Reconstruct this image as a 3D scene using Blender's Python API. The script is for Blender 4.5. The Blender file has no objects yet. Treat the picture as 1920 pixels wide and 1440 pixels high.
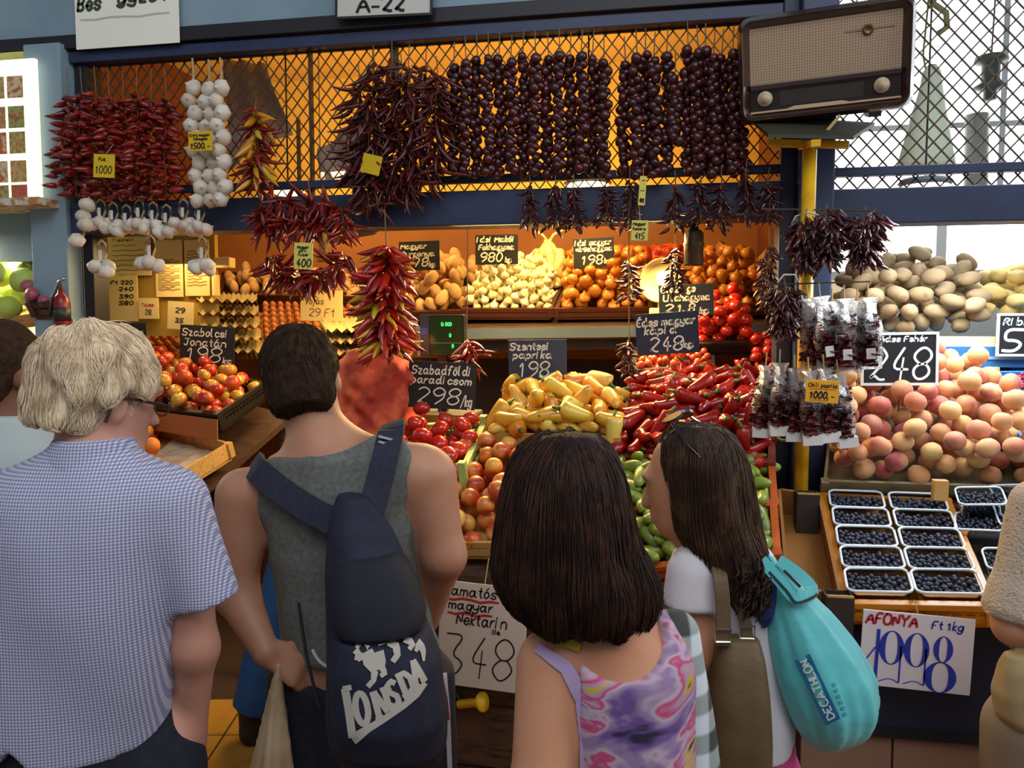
import bpy, bmesh, math, random
import numpy as np
from mathutils import Vector, Matrix, Euler
from mathutils.bvhtree import BVHTree
rnd = random.Random(7)
C = bpy.context.scene.collection
scene = bpy.context.scene
R = math.radians
PI = math.pi
# ------------------------------------------------------------ camera, world, exposure
FPX, CAMZ, YAW, PITCH = 1500.0, 1.72, R(10.4), R(4.12)
cd = bpy.data.cameras.new('camera'); cam = bpy.data.objects.new('camera', cd); C.objects.link(cam)
cd.sensor_width = 36; cd.lens = 36*FPX/1920; cd.clip_start = .05
cam.location = (0, 0, CAMZ); cam.rotation_euler = (PI/2-PITCH, 0, YAW)
scene.camera = cam
vs = scene.view_settings
vs.view_transform = 'Standard'; vs.look = 'None'; vs.gamma = 1; vs.use_curve_mapping = False
vs.exposure = 0.0
W = bpy.data.worlds.new('world'); scene.world = W; W.use_nodes = True
W.node_tree.nodes['Background'].inputs[0].default_value = (.80, .88, 1.0, 1)
W.node_tree.nodes['Background'].inputs[1].default_value = .26
def area(name, loc, rot, size, power, col, sy=None):
    l = bpy.data.lights.new(name, 'AREA'); l.energy = power; l.color = col; l.size = size
    if sy: l.shape = 'RECTANGLE'; l.size_y = sy
    o = bpy.data.objects.new(name, l); C.objects.link(o); o.location = loc; o.rotation_euler = rot
    return o
WARM = (1.0, .68, .27)
area('hall_skylight', (.8, -1.6, 5.2), (R(26), 0, 0), 5.0, 165, (.92, .95, 1.0), 3.0)
area('right_daylight', (4.4, 1.2, 3.3), (0, R(62), R(12)), 2.4, 90, (.93, .97, 1.0), 2.0)
area('right_stall_fill', (1.5, 3.95, 2.75), (0, 0, 0), .8, 14, (.95, .98, 1.0))  # added fill that brightens the potato shelf, no fixture of its own
area('left_stall_lamp', (-3.45, 3.45, 2.15), (0, 0, 0), .5, 220, (1, .88, .62))
# ------------------------------------------------------------ pixel <-> world
CP, SP, CY, SY = math.cos(PITCH), math.sin(PITCH), math.cos(YAW), math.sin(YAW)
def ray(px, py):
    a, b = (px-960)/FPX, (720-py)/FPX
    x, y, z = a, CP+b*SP, -SP+b*CP
    return Vector((x*CY-y*SY, x*SY+y*CY, z))
def at(px, py, Y):
    d = ray(px, py); return Vector((0, 0, CAMZ))+d*(Y/d.y)
def dist(px, py, Y):            # metres per pixel there
    d = ray(px, py); return Y/d.y/FPX
# ------------------------------------------------------------ colour + materials
def lin(h):
    if isinstance(h, str):
        h = h.lstrip('#'); v = [int(h[i:i+2], 16)/255 for i in (0, 2, 4)]
    else: v = h
    return tuple(c/12.92 if c <= .04045 else ((c+.055)/1.055)**2.4 for c in v)+(1,)
MATS = {}
def mat(name, col, rough=.5, metal=0., rand=None, mix=None, bump=None, emit=None, spec=None, coat=0, alpha=None, trans=0, sheen=0, stretch=None, sss=0):
    """rand: colours picked per object; mix: (colour, scale, lo, hi[, colour list]) noise blend; bump: (scale, strength)"""
    if name in MATS: return MATS[name]
    m = bpy.data.materials.new(name); m.use_nodes = True; MATS[name] = m
    nt = m.node_tree; N = nt.nodes; L = nt.links; b = N['Principled BSDF']
    b.inputs['Roughness'].default_value = rough; b.inputs['Metallic'].default_value = metal
    if spec is not None: b.inputs['Specular IOR Level'].default_value = spec
    if coat: b.inputs['Coat Weight'].default_value = coat; b.inputs['Coat Roughness'].default_value = .15
    if trans: b.inputs['Transmission Weight'].default_value = trans
    if sheen: b.inputs['Sheen Weight'].default_value = sheen
    if alpha is not None: b.inputs['Alpha'].default_value = alpha
    b.inputs['Base Color'].default_value = lin(col)
    tc = N.new('ShaderNodeTexCoord'); vec = tc.outputs['Object']
    if stretch:
        mp = N.new('ShaderNodeMapping'); mp.inputs['Scale'].default_value = stretch
        L.new(vec, mp.inputs[0]); vec = mp.outputs[0]
    out = None
    oi = N.new('ShaderNodeObjectInfo')
    def ramp(cols):
        r = N.new('ShaderNodeValToRGB'); e = r.color_ramp.elements
        while len(e) < len(cols): e.new(.5)
        for i, c in enumerate(cols): e[i].position = i/max(1, len(cols)-1); e[i].color = lin(c)
        L.new(oi.outputs['Random'], r.inputs[0]); return r.outputs[0]
    if rand: out = ramp(rand)
    if mix:
        n = N.new('ShaderNodeTexNoise'); n.inputs['Scale'].default_value = mix[1]; n.inputs['Detail'].default_value = 4
        add = N.new('ShaderNodeVectorMath'); add.operation = 'ADD'
        sc = N.new('ShaderNodeVectorMath'); sc.operation = 'SCALE'
        cx = N.new('ShaderNodeCombineXYZ')
        for k in range(3): L.new(oi.outputs['Random'], cx.inputs[k])
        sc.inputs[3].default_value = 37.0; L.new(cx.outputs[0], sc.inputs[0])
        L.new(vec, add.inputs[0]); L.new(sc.outputs[0], add.inputs[1]); L.new(add.outputs[0], n.inputs['Vector'])
        mr = N.new('ShaderNodeMapRange'); mr.inputs[1].default_value = mix[2]; mr.inputs[2].default_value = mix[3]
        L.new(n.outputs['Fac'], mr.inputs[0])
        mx = N.new('ShaderNodeMix'); mx.data_type = 'RGBA'
        L.new(mr.outputs[0], mx.inputs[0])
        if out: L.new(out, mx.inputs[6])
        else: mx.inputs[6].default_value = lin(col)
        if isinstance(mix[0], (list, tuple)) and isinstance(mix[0][0], str): L.new(ramp(mix[0]), mx.inputs[7])
        else: mx.inputs[7].default_value = lin(mix[0])
        out = mx.outputs[2]
    if out: L.new(out, b.inputs['Base Color'])
    if bump:
        n = N.new('ShaderNodeTexNoise'); n.inputs['Scale'].default_value = bump[0]; n.inputs['Detail'].default_value = 3
        L.new(vec, n.inputs['Vector'])
        bp = N.new('ShaderNodeBump'); bp.inputs['Strength'].default_value = bump[1]; bp.inputs['Distance'].default_value = .01
        L.new(n.outputs['Fac'], bp.inputs['Height']); L.new(bp.outputs[0], b.inputs['Normal'])
    if emit:
        b.inputs['Emission Color'].default_value = lin(emit[0]); b.inputs['Emission Strength'].default_value = emit[1]
    return m
def check_mat(name, cols, scale, rough=.9, axis='XZ'):
    """woven check: two crossed sets of stripes in object space, around the body"""
    m = bpy.data.materials.new(name); m.use_nodes = True; MATS[name] = m
    nt = m.node_tree; N = nt.nodes; L = nt.links; b = N['Principled BSDF']; b.inputs['Roughness'].default_value = rough
    tc = N.new('ShaderNodeTexCoord'); sp = N.new('ShaderNodeSeparateXYZ'); L.new(tc.outputs['Object'], sp.inputs[0])
    fs = []
    for a in axis:
        w = N.new('ShaderNodeMath'); w.operation = 'MULTIPLY'; w.inputs[1].default_value = scale*2*PI; L.new(sp.outputs[a], w.inputs[0])
        s = N.new('ShaderNodeMath'); s.operation = 'SINE'; L.new(w.outputs[0], s.inputs[0])
        mr = N.new('ShaderNodeMapRange'); mr.inputs[1].default_value = -.25; mr.inputs[2].default_value = .25; L.new(s.outputs[0], mr.inputs[0]); fs.append(mr.outputs[0])
    ad = N.new('ShaderNodeMath'); ad.operation = 'ADD'; L.new(fs[0], ad.inputs[0]); L.new(fs[1], ad.inputs[1])
    hf = N.new('ShaderNodeMath'); hf.operation = 'MULTIPLY'; hf.inputs[1].default_value = .5; L.new(ad.outputs[0], hf.inputs[0])
    r = N.new('ShaderNodeValToRGB'); e = r.color_ramp.elements; e.new(.5)
    for i, c in enumerate(cols): e[i].position = i/2; e[i].color = lin(c)
    L.new(hf.outputs[0], r.inputs[0]); L.new(r.outputs[0], b.inputs['Base Color'])
    return m
# ------------------------------------------------------------ objects
USED_LABELS = {}
def tag(o, label=None, cat=None, group=None, kind=None):
    if label: o['label'] = label
    if cat: o['category'] = cat
    if group: o['group'] = group
    if kind: o['kind'] = kind
    return o
def link(name, data, parent=None, loc=None):
    o = bpy.data.objects.new(name, data); C.objects.link(o)
    if parent is not None: o.parent = parent
    if loc is not None: o.location = loc
    return o
def empty(name, loc, label=None, cat=None, group=None, rot=None):
    o = link(name, None, None, loc); o.empty_display_size = .02
    if rot is not None: o.rotation_euler = rot
    return tag(o, label, cat, group)
def mesh(name, verts, faces, m, smooth=False):
    me = bpy.data.meshes.new(name); me.from_pydata([tuple(v) for v in verts], [], faces)
    for k in (m if isinstance(m, (list, tuple)) else [m]): me.materials.append(k)
    if smooth: me.polygons.foreach_set('use_smooth', [True]*len(me.polygons))
    me.update(); return me
class MB:
    """collects simple solids into one mesh"""
    def __init__(s): s.v = []; s.f = []
    def raw(s, vs, fs):
        n = len(s.v); s.v += [Vector(v) for v in vs]; s.f += [tuple(i+n for i in f) for f in fs]; return s
    def box(s, lo, hi):
        x0, y0, z0 = lo; x1, y1, z1 = hi
        return s.raw([(x0,y0,z0),(x1,y0,z0),(x1,y1,z0),(x0,y1,z0),(x0,y0,z1),(x1,y0,z1),(x1,y1,z1),(x0,y1,z1)],
                     [(0,3,2,1),(4,5,6,7),(0,1,5,4),(1,2,6,5),(2,3,7,6),(3,0,4,7)])
    def bar(s, p, q, w, h, up=(0,0,1)):
        p, q = Vector(p), Vector(q); d = (q-p).normalized(); up = Vector(up)
        sx = d.cross(up)
        if sx.length < 1e-4: sx = d.cross(Vector((0,1,0)))
        sx.normalize(); u = sx.cross(d)
        vs = [b+sx*(w/2*i)+u*(h/2*j) for b in (p, q) for i, j in ((-1,-1),(1,-1),(1,1),(-1,1))]
        return s.raw(vs, [(0,3,2,1),(4,5,6,7),(0,1,5,4),(1,2,6,5),(2,3,7,6),(3,0,4,7)])
    def tube(s, pts, r, seg=6, cap=True):
        pts = [Vector(p) for p in pts]; n = len(pts)
        rs = r if isinstance(r, (list, tuple)) else [r]*n
        ref = Vector((0,0,1)); d0 = (pts[1]-pts[0]).normalized()
        if abs(d0.dot(ref)) > .9: ref = Vector((1,0,0))
        vs = []; fs = []
        for i in range(n):
            d = (pts[min(i+1,n-1)]-pts[max(i-1,0)]).normalized()
            a = d.cross(ref)
            if a.length < 1e-5: a = d.orthogonal()
            a.normalize(); b = a.cross(d); ref = a.cross(d) if abs(d.dot(ref)) > .98 else ref
            for k in range(seg):
                t = 2*PI*k/seg; vs.append(pts[i]+a*(math.cos(t)*rs[i])+b*(math.sin(t)*rs[i]))
        for i in range(n-1):
            for k in range(seg):
                k2 = (k+1) % seg; fs.append((i*seg+k, i*seg+k2, (i+1)*seg+k2, (i+1)*seg+k))
        if cap: fs += [tuple(range(seg))[::-1], tuple((n-1)*seg+k for k in range(seg))]
        return s.raw(vs, fs)
    def lathe(s, prof, seg=12, c=(0,0,0), axis=None):
        """prof: (radius, z)"""
        c = Vector(c); q = Vector(axis).to_track_quat('Z', 'Y') if axis is not None else None
        vs = []; fs = []
        for r, z in prof:
            for k in range(seg):
                t = 2*PI*k/seg; v = Vector((r*math.cos(t), r*math.sin(t), z))
                vs.append(c+(q @ v if q else v))
        for i in range(len(prof)-1):
            for k in range(seg):
                k2 = (k+1) % seg; fs.append((i*seg+k, i*seg+k2, (i+1)*seg+k2, (i+1)*seg+k))
        if prof[0][0] > 1e-5: fs.append(tuple(range(seg))[::-1])
        if prof[-1][0] > 1e-5: fs.append(tuple((len(prof)-1)*seg+k for k in range(seg)))
        return s.raw(vs, fs)
    def data(s, name, m, smooth=False, off=None, bevel=0):
        if off is not None: vs = [v-Vector(off) for v in s.v]
        else: vs = s.v
        me = mesh(name, vs, s.f, m, smooth)
        if bevel:
            bm = bmesh.new(); bm.from_mesh(me)
            bmesh.ops.bevel(bm, geom=bm.edges[:], offset=bevel, segments=2, affect='EDGES', profile=.6)
            bm.to_mesh(me); bm.free()
        return me
    def obj(s, name, m, parent=None, loc=None, smooth=False, off=None, bevel=0):
        return link(name, s.data(name, m, smooth, off, bevel), parent, loc)
def lump(name, prof_r, seg=12, rings=8, m=None, scale=(1,1,1), noise=0., seed=0, dimple=0.):
    """roundish fruit of radius prof_r, optional random lobing and end dimples"""
    g = random.Random(seed); ph = [g.uniform(0, 6.28) for _ in range(6)]
    vs = [(0,0,0)]*2; fs = []; vs = []
    for i in range(1, rings):
        a = PI*i/rings
        for k in range(seg):
            t = 2*PI*k/seg
            r = 1+noise*(math.sin(2*t+ph[0])*math.sin(a)+.6*math.sin(3*t+ph[1])*math.sin(2*a+ph[2])+.7*math.cos(2*a+ph[3]))
            z = math.cos(a)*(1-dimple*math.exp(-((math.sin(a))/.45)**2))
            vs.append((prof_r*scale[0]*r*math.sin(a)*math.cos(t), prof_r*scale[1]*r*math.sin(a)*math.sin(t), prof_r*scale[2]*r*z))
    n = len(vs); zt = prof_r*scale[2]*(1-dimple*1.25); vs += [(0,0,zt), (0,0,-zt)]
    for i in range(rings-2):
        for k in range(seg):
            k2 = (k+1) % seg; fs.append((i*seg+k, (i+1)*seg+k, (i+1)*seg+k2, i*seg+k2))
    for k in range(seg):
        k2 = (k+1) % seg
        fs.append((n, k, k2)); fs.append((n+1, (rings-2)*seg+k2, (rings-2)*seg+k))
    return mesh(name, vs, fs, m, True)
def chain_rot(v, up=None):
    return Vector(v).to_track_quat('Z', 'Y').to_euler()
# ------------------------------------------------------------ handwriting (stroke font of our own)
GL = {'a':"3f2g1g0e1c2c3e 3g3d4c",'b':"0j0c 0e1g2g3e2c1c0d",'c':"3f2g1g0e1c2c3d",'d':"3f2g1g0e1c2c3e 3j3d4c",'e':"0e3e3f2g1g0e1c2c3d",
'f':"3i2j1i1c 0g2g",'g':"3f2g1g0e1c2c3e 3g3b2a1a0b",'h':"0j0c 0e1g2g3e3c",'i':"0g0c 0i0h",'j':"1g1b0a 1i1h",'k':"0j0c 2g0e2c",'l':"0j0d1c",
'm':"0g0c 0f1g2f2c 2f3g4f4c",'n':"0g0c 0f1g2g3f3c",'o':"1g0e1c2c3e2g1g",'p':"0g0a 0e1g2g3e2c1c0d",'r':"0g0c 0e1g2g",'s':"3f2g1g0f1e2e3d2c1c0d",
't':"1i1d2c 0g2g",'u':"0g0d1c2c3d 3g3c",'v':"0g1c2g",'y':"0g0e1d2d3e 3g3b2a0b",'z':"0g3g0c3c",'x':"0g3c 3g0c",
'A':"0c2i4c 1e3e",'B':"0c0i2i3h2f0f 2f3d2c0c",'C':"4h3i1i0g0e1c3c4d",'D':"0c0i2i4g4e2c0c",'E':"3i0i0c3c 0f2f",'F':"3i0i0c 0f2f",'H':"0i0c 3i3c 0f3f",'I':"0i0c",
'J':"0i3i 2i2d1c0d",'K':"0i0c 3i0f3c",'L':"0i0c3c",'M':"0c0i2e4i4c",'N':"0c0i3c3i",'O':"1i0g0e1c3c4e4g3i1i",'P':"0c0i2i3h2f0f",'R':"0c0i2i3h2f0f 1f3c",
'S':"4h3i1i0h1f3f4e3c1c0d",'T':"0i4i 2i2c",'Y':"0i2f4i 2f2c",'Z':"0i3i0c3c",'0':"1i0g0e1c2c3e3g2i1i",'1':"0g1i1c",'2':"0h1i2i3h3g0c1d2c3c",
'3':"0i3i1f3e3d2c1c0d",'4':"2i0e3e 2g2c",'5':"3i0i0f2f3e3d2c0c",'7':"0i3i1c",'8':"1f0g0h1i2i3h3g2f1f0e0d1c2c3d3e2f",'9':"3g2f1f0g0h1i2i3h3g3e1c",
'/':"0b3j",'.':"0c0d",',':"0d0b",'-':"0e2e",' ':""}
ACC = {'á':'a','é':'e','í':'i','ó':'o','ö':'o','ő':'o','É':'E','ű':'u'}
def strokes_of(text):
    """list of polylines, unit = cap height 6; returns (polylines, width)"""
    out = []; x = 0
    for ch in text:
        base = ACC.get(ch, ch); g = GL.get(base, ''); w = 2
        for st in g.split():
            pts = [(int(st[i]), ord(st[i+1])-99) for i in range(0, len(st), 2)]
            w = max(w, max(p[0] for p in pts)); out.append([(x+p[0], p[1]) for p in pts])
        if ch != base:
            h = 7 if ch == 'É' else 5.2
            out += [[(x+.8, h), (x+.8, h+.5)], [(x+2.2, h), (x+2.2, h+.5)]] if ch == 'ö' else [[(x+1, h), (x+2.1, h+1.3)]]
        x += w+1.1 if g else 2.2
    return out, max(x-1.1, 1)
def chaikin(p, n=2):
    for _ in range(n):
        if len(p) < 3: return p
        q = [p[0]]
        for a, b in zip(p, p[1:]):
            q += [(a[0]*.75+b[0]*.25, a[1]*.75+b[1]*.25), (a[0]*.25+b[0]*.75, a[1]*.25+b[1]*.75)]
        q.append(p[-1]); p = q
    return p
def ribbon(mb, pts, w, fn, round_end=True):
    """flat band of half width w along 2-D pts; fn maps (x, y) to 3-D"""
    n = len(pts); ls = []; rs = []
    if n < 2: return
    for i in range(n):
        a, b = pts[max(i-1, 0)], pts[min(i+1, n-1)]
        dx, dy = b[0]-a[0], b[1]-a[1]; l = math.hypot(dx, dy) or 1; nx, ny = -dy/l, dx/l
        ww = w[i] if isinstance(w, (list, tuple)) else w
        ex, ey = (0, 0)
        if round_end and i in (0, n-1): sg = -1 if i == 0 else 1; ex, ey = dx/l*ww*.6*sg, dy/l*ww*.6*sg
        if round_end and i in (0, n-1): ww = ww*.75
        ls.append(fn(pts[i][0]+ex+nx*ww, pts[i][1]+ey+ny*ww)); rs.append(fn(pts[i][0]+ex-nx*ww, pts[i][1]+ey-ny*ww))
    if any(v is None for v in ls+rs): return
    mb.raw(ls+rs, [(i, n+i, n+i+1, i+1) for i in range(n-1)])
CHALK = mat('chalk', '#e9dfc4', .9, emit=None)
def write(mb, text, x0, y0, width, height, pen, fn, slant=.12, wob=.12):
    st, w = strokes_of(text); sx, sy = width/w, height/6
    for p in st:
        j = [(x+rnd.uniform(-wob, wob), y+rnd.uniform(-wob, wob)) for x, y in p]
        ribbon(mb, chaikin([(x0+(x+slant*y)*sx, y0+y*sy) for x, y in j]), pen, fn)
def sign(name, box, Y, lines, board, label, cat='price sign', ink=None, roll=0, tiltx=0, group=None, thick=.005, border=None, yaw=0, hang=None, stake=None, pen=None, slant=.12):
    """a flat board facing the shoppers; lines: (text, x, y baseline, width, cap height) in board fractions from the top left corner[, ink]"""
    x0, y0, x1, y1 = box; cx, cy = (x0+x1)/2, (y0+y1)/2
    c = at(cx, cy, Y); w = (at(x1, cy, Y)-at(x0, cy, Y)).length; h = (at(cx, y0, Y)-at(cx, y1, Y)).length
    root = empty(name, c, label, cat, group, (R(tiltx), R(roll), R(yaw)))
    mb = MB(); mb.box((-w/2, 0, -h/2), (w/2, thick, h/2)); mb.obj('board', board, root, bevel=.0012)
    if border:
        b = MB(); t = .009
        for lo, hi in (((-w/2-t,-.003,-h/2-t),(w/2+t,thick+.002,-h/2)),((-w/2-t,-.003,h/2),(w/2+t,thick+.002,h/2+t)),((-w/2-t,-.003,-h/2),(-w/2,thick+.002,h/2)),((w/2,-.003,-h/2),(w/2+t,thick+.002,h/2))): b.box(lo, hi)
        b.obj('frame', border, root)
    by = {}
    for ln in lines:
        k = ln[5] if len(ln) > 5 else (ink or CHALK)
        m2 = by.setdefault(k.name, (k, MB()))[1]
        p = (pen or .02)*h if len(ln) < 7 else ln[6]*h
        if ln[0] == '_':
            ribbon(m2, [(ln[1]+ln[3]*i/6, ln[2]+.012*math.sin(i*2)) for i in range(7)], .012, lambda x, y: Vector((-w/2+x*w, -.0012, h/2-y*h)))
            continue
        write(m2, ln[0], 0, 0, ln[3]*w, ln[4]*h, p, lambda x, y: Vector((-w/2+ln[1]*w+x, -.0012, h/2-ln[2]*h+y)), slant)
    for k, m2 in by.values():
        if m2.v: m2.obj('lettering', k, root)
    if stake: MB().tube([(0, thick/2, -h/2+.02), (0, thick/2, -h/2-stake)], .003, 5).obj('stake', mat('stake_steel', '#4a4238', .5), root)
    if hang:
        mw = Matrix.LocRotScale(c, root.rotation_euler.to_quaternion(), None).inverted()
        top = mw @ Vector((c.x+hang[0], c.y+(hang[2] if len(hang) > 2 else 0), c.z+h/2+hang[1]))
        MB().tube([(0, thick/2, h/2-.008), top], .0015, 4).obj('twine', mat('twine', '#b59a66', .9), root)
    return root
# ------------------------------------------------------------ structure
M_FASCIA = mat('fascia_blue', '#8ea5b0', .55, mix=('#7d97a4', 3, .4, .7), bump=(60, .05))
M_NAVY = mat('navy_steel', '#2a3757', .45, mix=('#212c47', 5, .4, .7), bump=(90, .05))
M_DARK = mat('dark_trim', '#1c1a20', .5)
M_WIRE = mat('mesh_wire', '#4a3c28', .5, .3)
M_YEL = mat('yellow_paint', '#e6b41c', .4, mix=('#c8930f', 14, .5, .75))
M_WALLY = mat('ochre_wall', '#ecc05c', .75, mix=('#e0b048', 2.2, .35, .7))
M_WALLB = mat('brown_wall', '#7a3d14', .7, mix=('#5c2b0c', 3, .3, .7))
M_TILE = mat('ochre_floor_tile', '#b8862f', .35, rand=['#b08030', '#c2903c', '#a87828'], mix=('#8f6420', 9, .55, .8))
M_GROUT = mat('grout', '#3a2418', .9)
M_PTILE = mat('plinth_tile', '#8a6a58', .4, rand=['#8a6a58', '#7d5f50', '#957462'])
M_WOODD = mat('dark_wood', '#4b3222', .6, rand=['#4b3222', '#5a3c28', '#3e2a1c'], mix=('#2d1c12', 12, .4, .7), stretch=(1, 6, 6))
M_WOODL = mat('pale_wood', '#c79a52', .65, rand=['#c79a52', '#b98a45', '#d2a862'], mix=('#a07434', 9, .5, .75), stretch=(1, 7, 7))
M_BLACKP = mat('black_plastic', '#1a1512', .4)
M_WHITEP = mat('white_paint', '#d9dde0', .5)
def struct(o): o['kind'] = 'structure'; return o
def sbox(name, lo, hi, m, bevel=0):
    return struct(MB().box(lo, hi).obj(name, m, bevel=bevel))
# floor with laid tiles
fl = sbox('floor', (-6, -2.5, -.1), (5, 6.5, -.006), M_GROUT)
TS = .33; tmb = MB().box((-TS/2+.004, -TS/2+.004, -.006), (TS/2-.004, TS/2-.004, 0)).data('floor_tile', M_TILE, bevel=.002)
a45 = R(12)
for i in range(-9, 7):
    for j in range(-1, 9):
        x, y = i*TS-.3, j*TS+.82
        p = Vector((x*math.cos(a45)-y*math.sin(a45), x*math.sin(a45)+y*math.cos(a45), 0))
        if -3.1 < p.x < 1.6 and 1.2 < p.y < 3.6:
            o = link('tile', tmb, fl, p); o.rotation_euler.z = a45
# hall behind the stall
sbox('wall_back', (-2.97, 4.95, 0), (.62, 5.05, 3.3), M_WALLY)
sbox('wall_rear', (-2.93, 4.92, 0), (.56, 4.95, 2.46), mat('rust_wall', '#96581f', .75, mix=('#844a18', 2.5, .35, .7)))
sbox('wall_left', (-2.97, 3.42, 0), (-2.93, 4.95, 3.3), M_WALLB)
sbox('wall_right', (.56, 3.32, 0), (.62, 4.95, 3.3), M_WALLB)
sbox('ceiling', (-2.97, 3.3, 3.3), (.62, 5.05, 3.36), mat('stall_ceiling', '#c79a4a', .8))
# fascia, beams, posts
FY = 3.2
sbox('wall_front', (-4.2, FY, 2.985), (.44, FY+.12, 3.7), M_FASCIA)
sbox('trim_1', (-4.2, FY-.03, 2.926), (.44, FY+.12, 2.985), M_DARK, .004)
sbox('trim_2', (-2.56, FY-.01, 2.872), (.44, FY+.06, 2.920), M_NAVY, .004)
sbox('trim_3', (-2.56, FY-.04, 2.125), (.44, FY+.10, 2.262), M_NAVY, .006)
sbox('trim_4', (-2.56, FY+.005, 2.300), (.44, FY+.035, 2.332), M_NAVY, .003)
sbox('trim_5', (-2.745, FY-.06, 0), (-2.565, FY+.12, 2.945), M_FASCIA, .006)      # grey pilaster
sbox('trim_6', (-2.56, FY+.02, 0), (-2.50, FY+.12, 2.875), M_DARK, .004)
sbox('trim_7', (.495, FY-.09, 0), (.62, FY+.12, 3.7), M_NAVY, .006)                 # navy post
sbox('trim_8', (.44, FY-.02, 0), (.495, FY+.12, 3.7), mat('dark_navy_steel', '#26304a', .5), .004)  # trim in a slightly darker navy than the post
sbox('trim_9', (.62, FY-.02, 2.098), (4.2, FY+.10, 2.228), M_NAVY, .006)
sbox('trim_10', (.62, FY, 2.278), (4.2, FY+.04, 2.310), M_NAVY, .003)
sbox('trim_11', (.62, FY, 3.35), (4.2, FY+.06, 3.42), M_NAVY, .003)
# wire mesh screens: crossed wires
def screen(name, x0, x1, z0, z1, y, step, r, label, slope=1.25, bars=()):
    root = empty(name, ((x0+x1)/2, y, z0), label, 'wire screen')
    w, h = x1-x0, z1-z0; mb = MB()
    for sgn in (1, -1):
        k = -h/slope
        while k < w:
            a0, a1 = max(k, 0), min(k+h/slope, w)
            if a1-a0 > .01:
                za, zb = (a0-k)*slope, (a1-k)*slope
                if sgn < 0: za, zb = h-za, h-zb
                mb.bar((a0-w/2, .0025*sgn, za), (a1-w/2, .0025*sgn, zb), r*2, r*2, (0, 1, 0))
            k += step
    tag(mb.obj('wires', M_WIRE, root), kind='stuff')
    for bx in bars:
        MB().box((bx[0]-bx[1]/2-(x0+x1)/2, -.012, bx[2]-z0), (bx[0]+bx[1]/2-(x0+x1)/2, .012, bx[3]-z0)).obj('upright', M_WIRE, root)
    for z in (.004, h-.004): MB().box((-w/2, -.006, z-.004), (w/2, .006, z+.004)).obj('edge_bar', M_DARK, root)
    return root
screen('wire_screen', -2.5, .44, 2.262, 2.875, FY+.05, .052, .0022, 'diamond wire screen above the navy beam, ochre wall behind it',
       bars=[(-1.46, .012, 2.262, 2.875), (-1.09, .03, 2.60, 2.875), (-1.52, .008, 2.262, 2.6)])
screen('wire_screen', .62, 2.0, 2.228, 3.35, FY+.05, .058, .0027, 'wire screen in front of the bright hall windows beside the old radio', 1.12)
# bright hall glazing beyond the neighbouring stand
M_GLOW = mat('daylit_glass', '#ffffff', .3, emit=('#f6fbff', 3.2))
M_MULL = mat('mullion_steel', '#8f9390', .5)
sbox('wall_hall', (-2, 8.2, 0), (12, 8.3, 2.2), mat('hall_wall', '#c9cbc6', .8))
def window(name, x0, x1, z0, z1, y, nx, nz, fw, m=M_MULL, glow=M_GLOW):
    root = struct(empty(name, ((x0+x1)/2, y, z0))); w, h = x1-x0, z1-z0
    for i in range(nx):
        for j in range(nz):
            a, b = -w/2+w*i/nx, -w/2+w*(i+1)/nx; c, d = h*j/nz, h*(j+1)/nz
            MB().box((a+fw/2, .01, c+fw/2), (b-fw/2, .02, d-fw/2)).obj('pane', glow, root)
    for i in range(nx+1):
        MB().box((-w/2+w*i/nx-fw/2, -.02, 0), (-w/2+w*i/nx+fw/2, .03, h)).obj('mullion', m, root)
    for j in range(nz+1):
        MB().box((-w/2, -.015, h*j/nz-fw/2), (w/2, .028, h*j/nz+fw/2)).obj('glazing_bar', m, root)
    return root
window('window_1', 1.2, 8.4, 2.2, 6.2, 8.0, 4, 3, .05, mat('far_mullion', '#dfe6e4', .6))
window('window_2', .60, 2.85, 2.00, 2.40, 4.75, 5, 1, .05)
sbox('trim_12', (.62, 4.70, 1.90), (3.6, 4.80, 1.975), mat('white_sill', '#d8d4bc', .6))
sbox('trim_13', (.62, 4.55, 1.84), (3.6, 4.70, 1.90), M_YEL)
# far hall column and hanging bits seen through the screen
def pix_tube(name, pts, Y, r, m, label, cat, seg=10):
    ps = [at(x, y, Y) for x, y in pts]; o = ps[-1]
    mb = MB().tube([p-o for p in ps], r, seg); ob = mb.obj(name, m, None, o, True); return tag(ob, label, cat)
M_FAR = mat('far_green_paint', '#dbe6cc', .6)
pix_tube('hall_column', [(1832, 215), (1828, 425)], 7.4, .09, mat('far_grey', '#9a9a90', .6), 'grey hall column beyond the wire screen', 'column')
fl_ = empty('hall_lantern', at(1858, 130, 7.2), 'dark lantern hanging in the hall beyond the wire screen', 'lantern')
MB().lathe([(.03, .12), (.12, .10), (.13, .06), (.07, .04), (.07, -.1), (.13, -.14), (.05, -.17), (.05, -.24)], 10).obj('lantern_body', mat('lantern_grey', '#55584f', .5), fl_, None, True)
MB().tube([(0, 0, .12), (.05, 0, 2.2)], .008, 5).obj('hanging_rod', mat('lantern_grey', '#55584f', .5), fl_)
fb_ = empty('hanging_cone_lamp', at(1748, 20, 6.2), 'pale green hanging cone on a bracketed rod beyond the wire screen', 'lamp')
M_OLV = mat('bracket_olive', '#8a8a5a', .5)
MB().tube([(-.02, 0, 1.2), (-.02, 0, .2), (.0, 0, .05), (.09, 0, -.02), (.10, 0, -.12), (.04, 0, -.16)], .022, 6).obj('scroll', M_OLV, fb_, None, True)
MB().tube([(-.02, 0, .2), (-.05, 0, -.3), (-.02, 0, -.44)], .008, 5).obj('rod', M_OLV, fb_)
co_ = [at(x, y, 6.2)-fb_.location for x, y in ((1748, 122), (1747, 135), (1746, 165), (1742, 210), (1736, 310))]
MB().tube(co_, [.03, .06, .075, .11, .19], 14).obj('cone', M_FAR, fb_, None, True)
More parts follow.
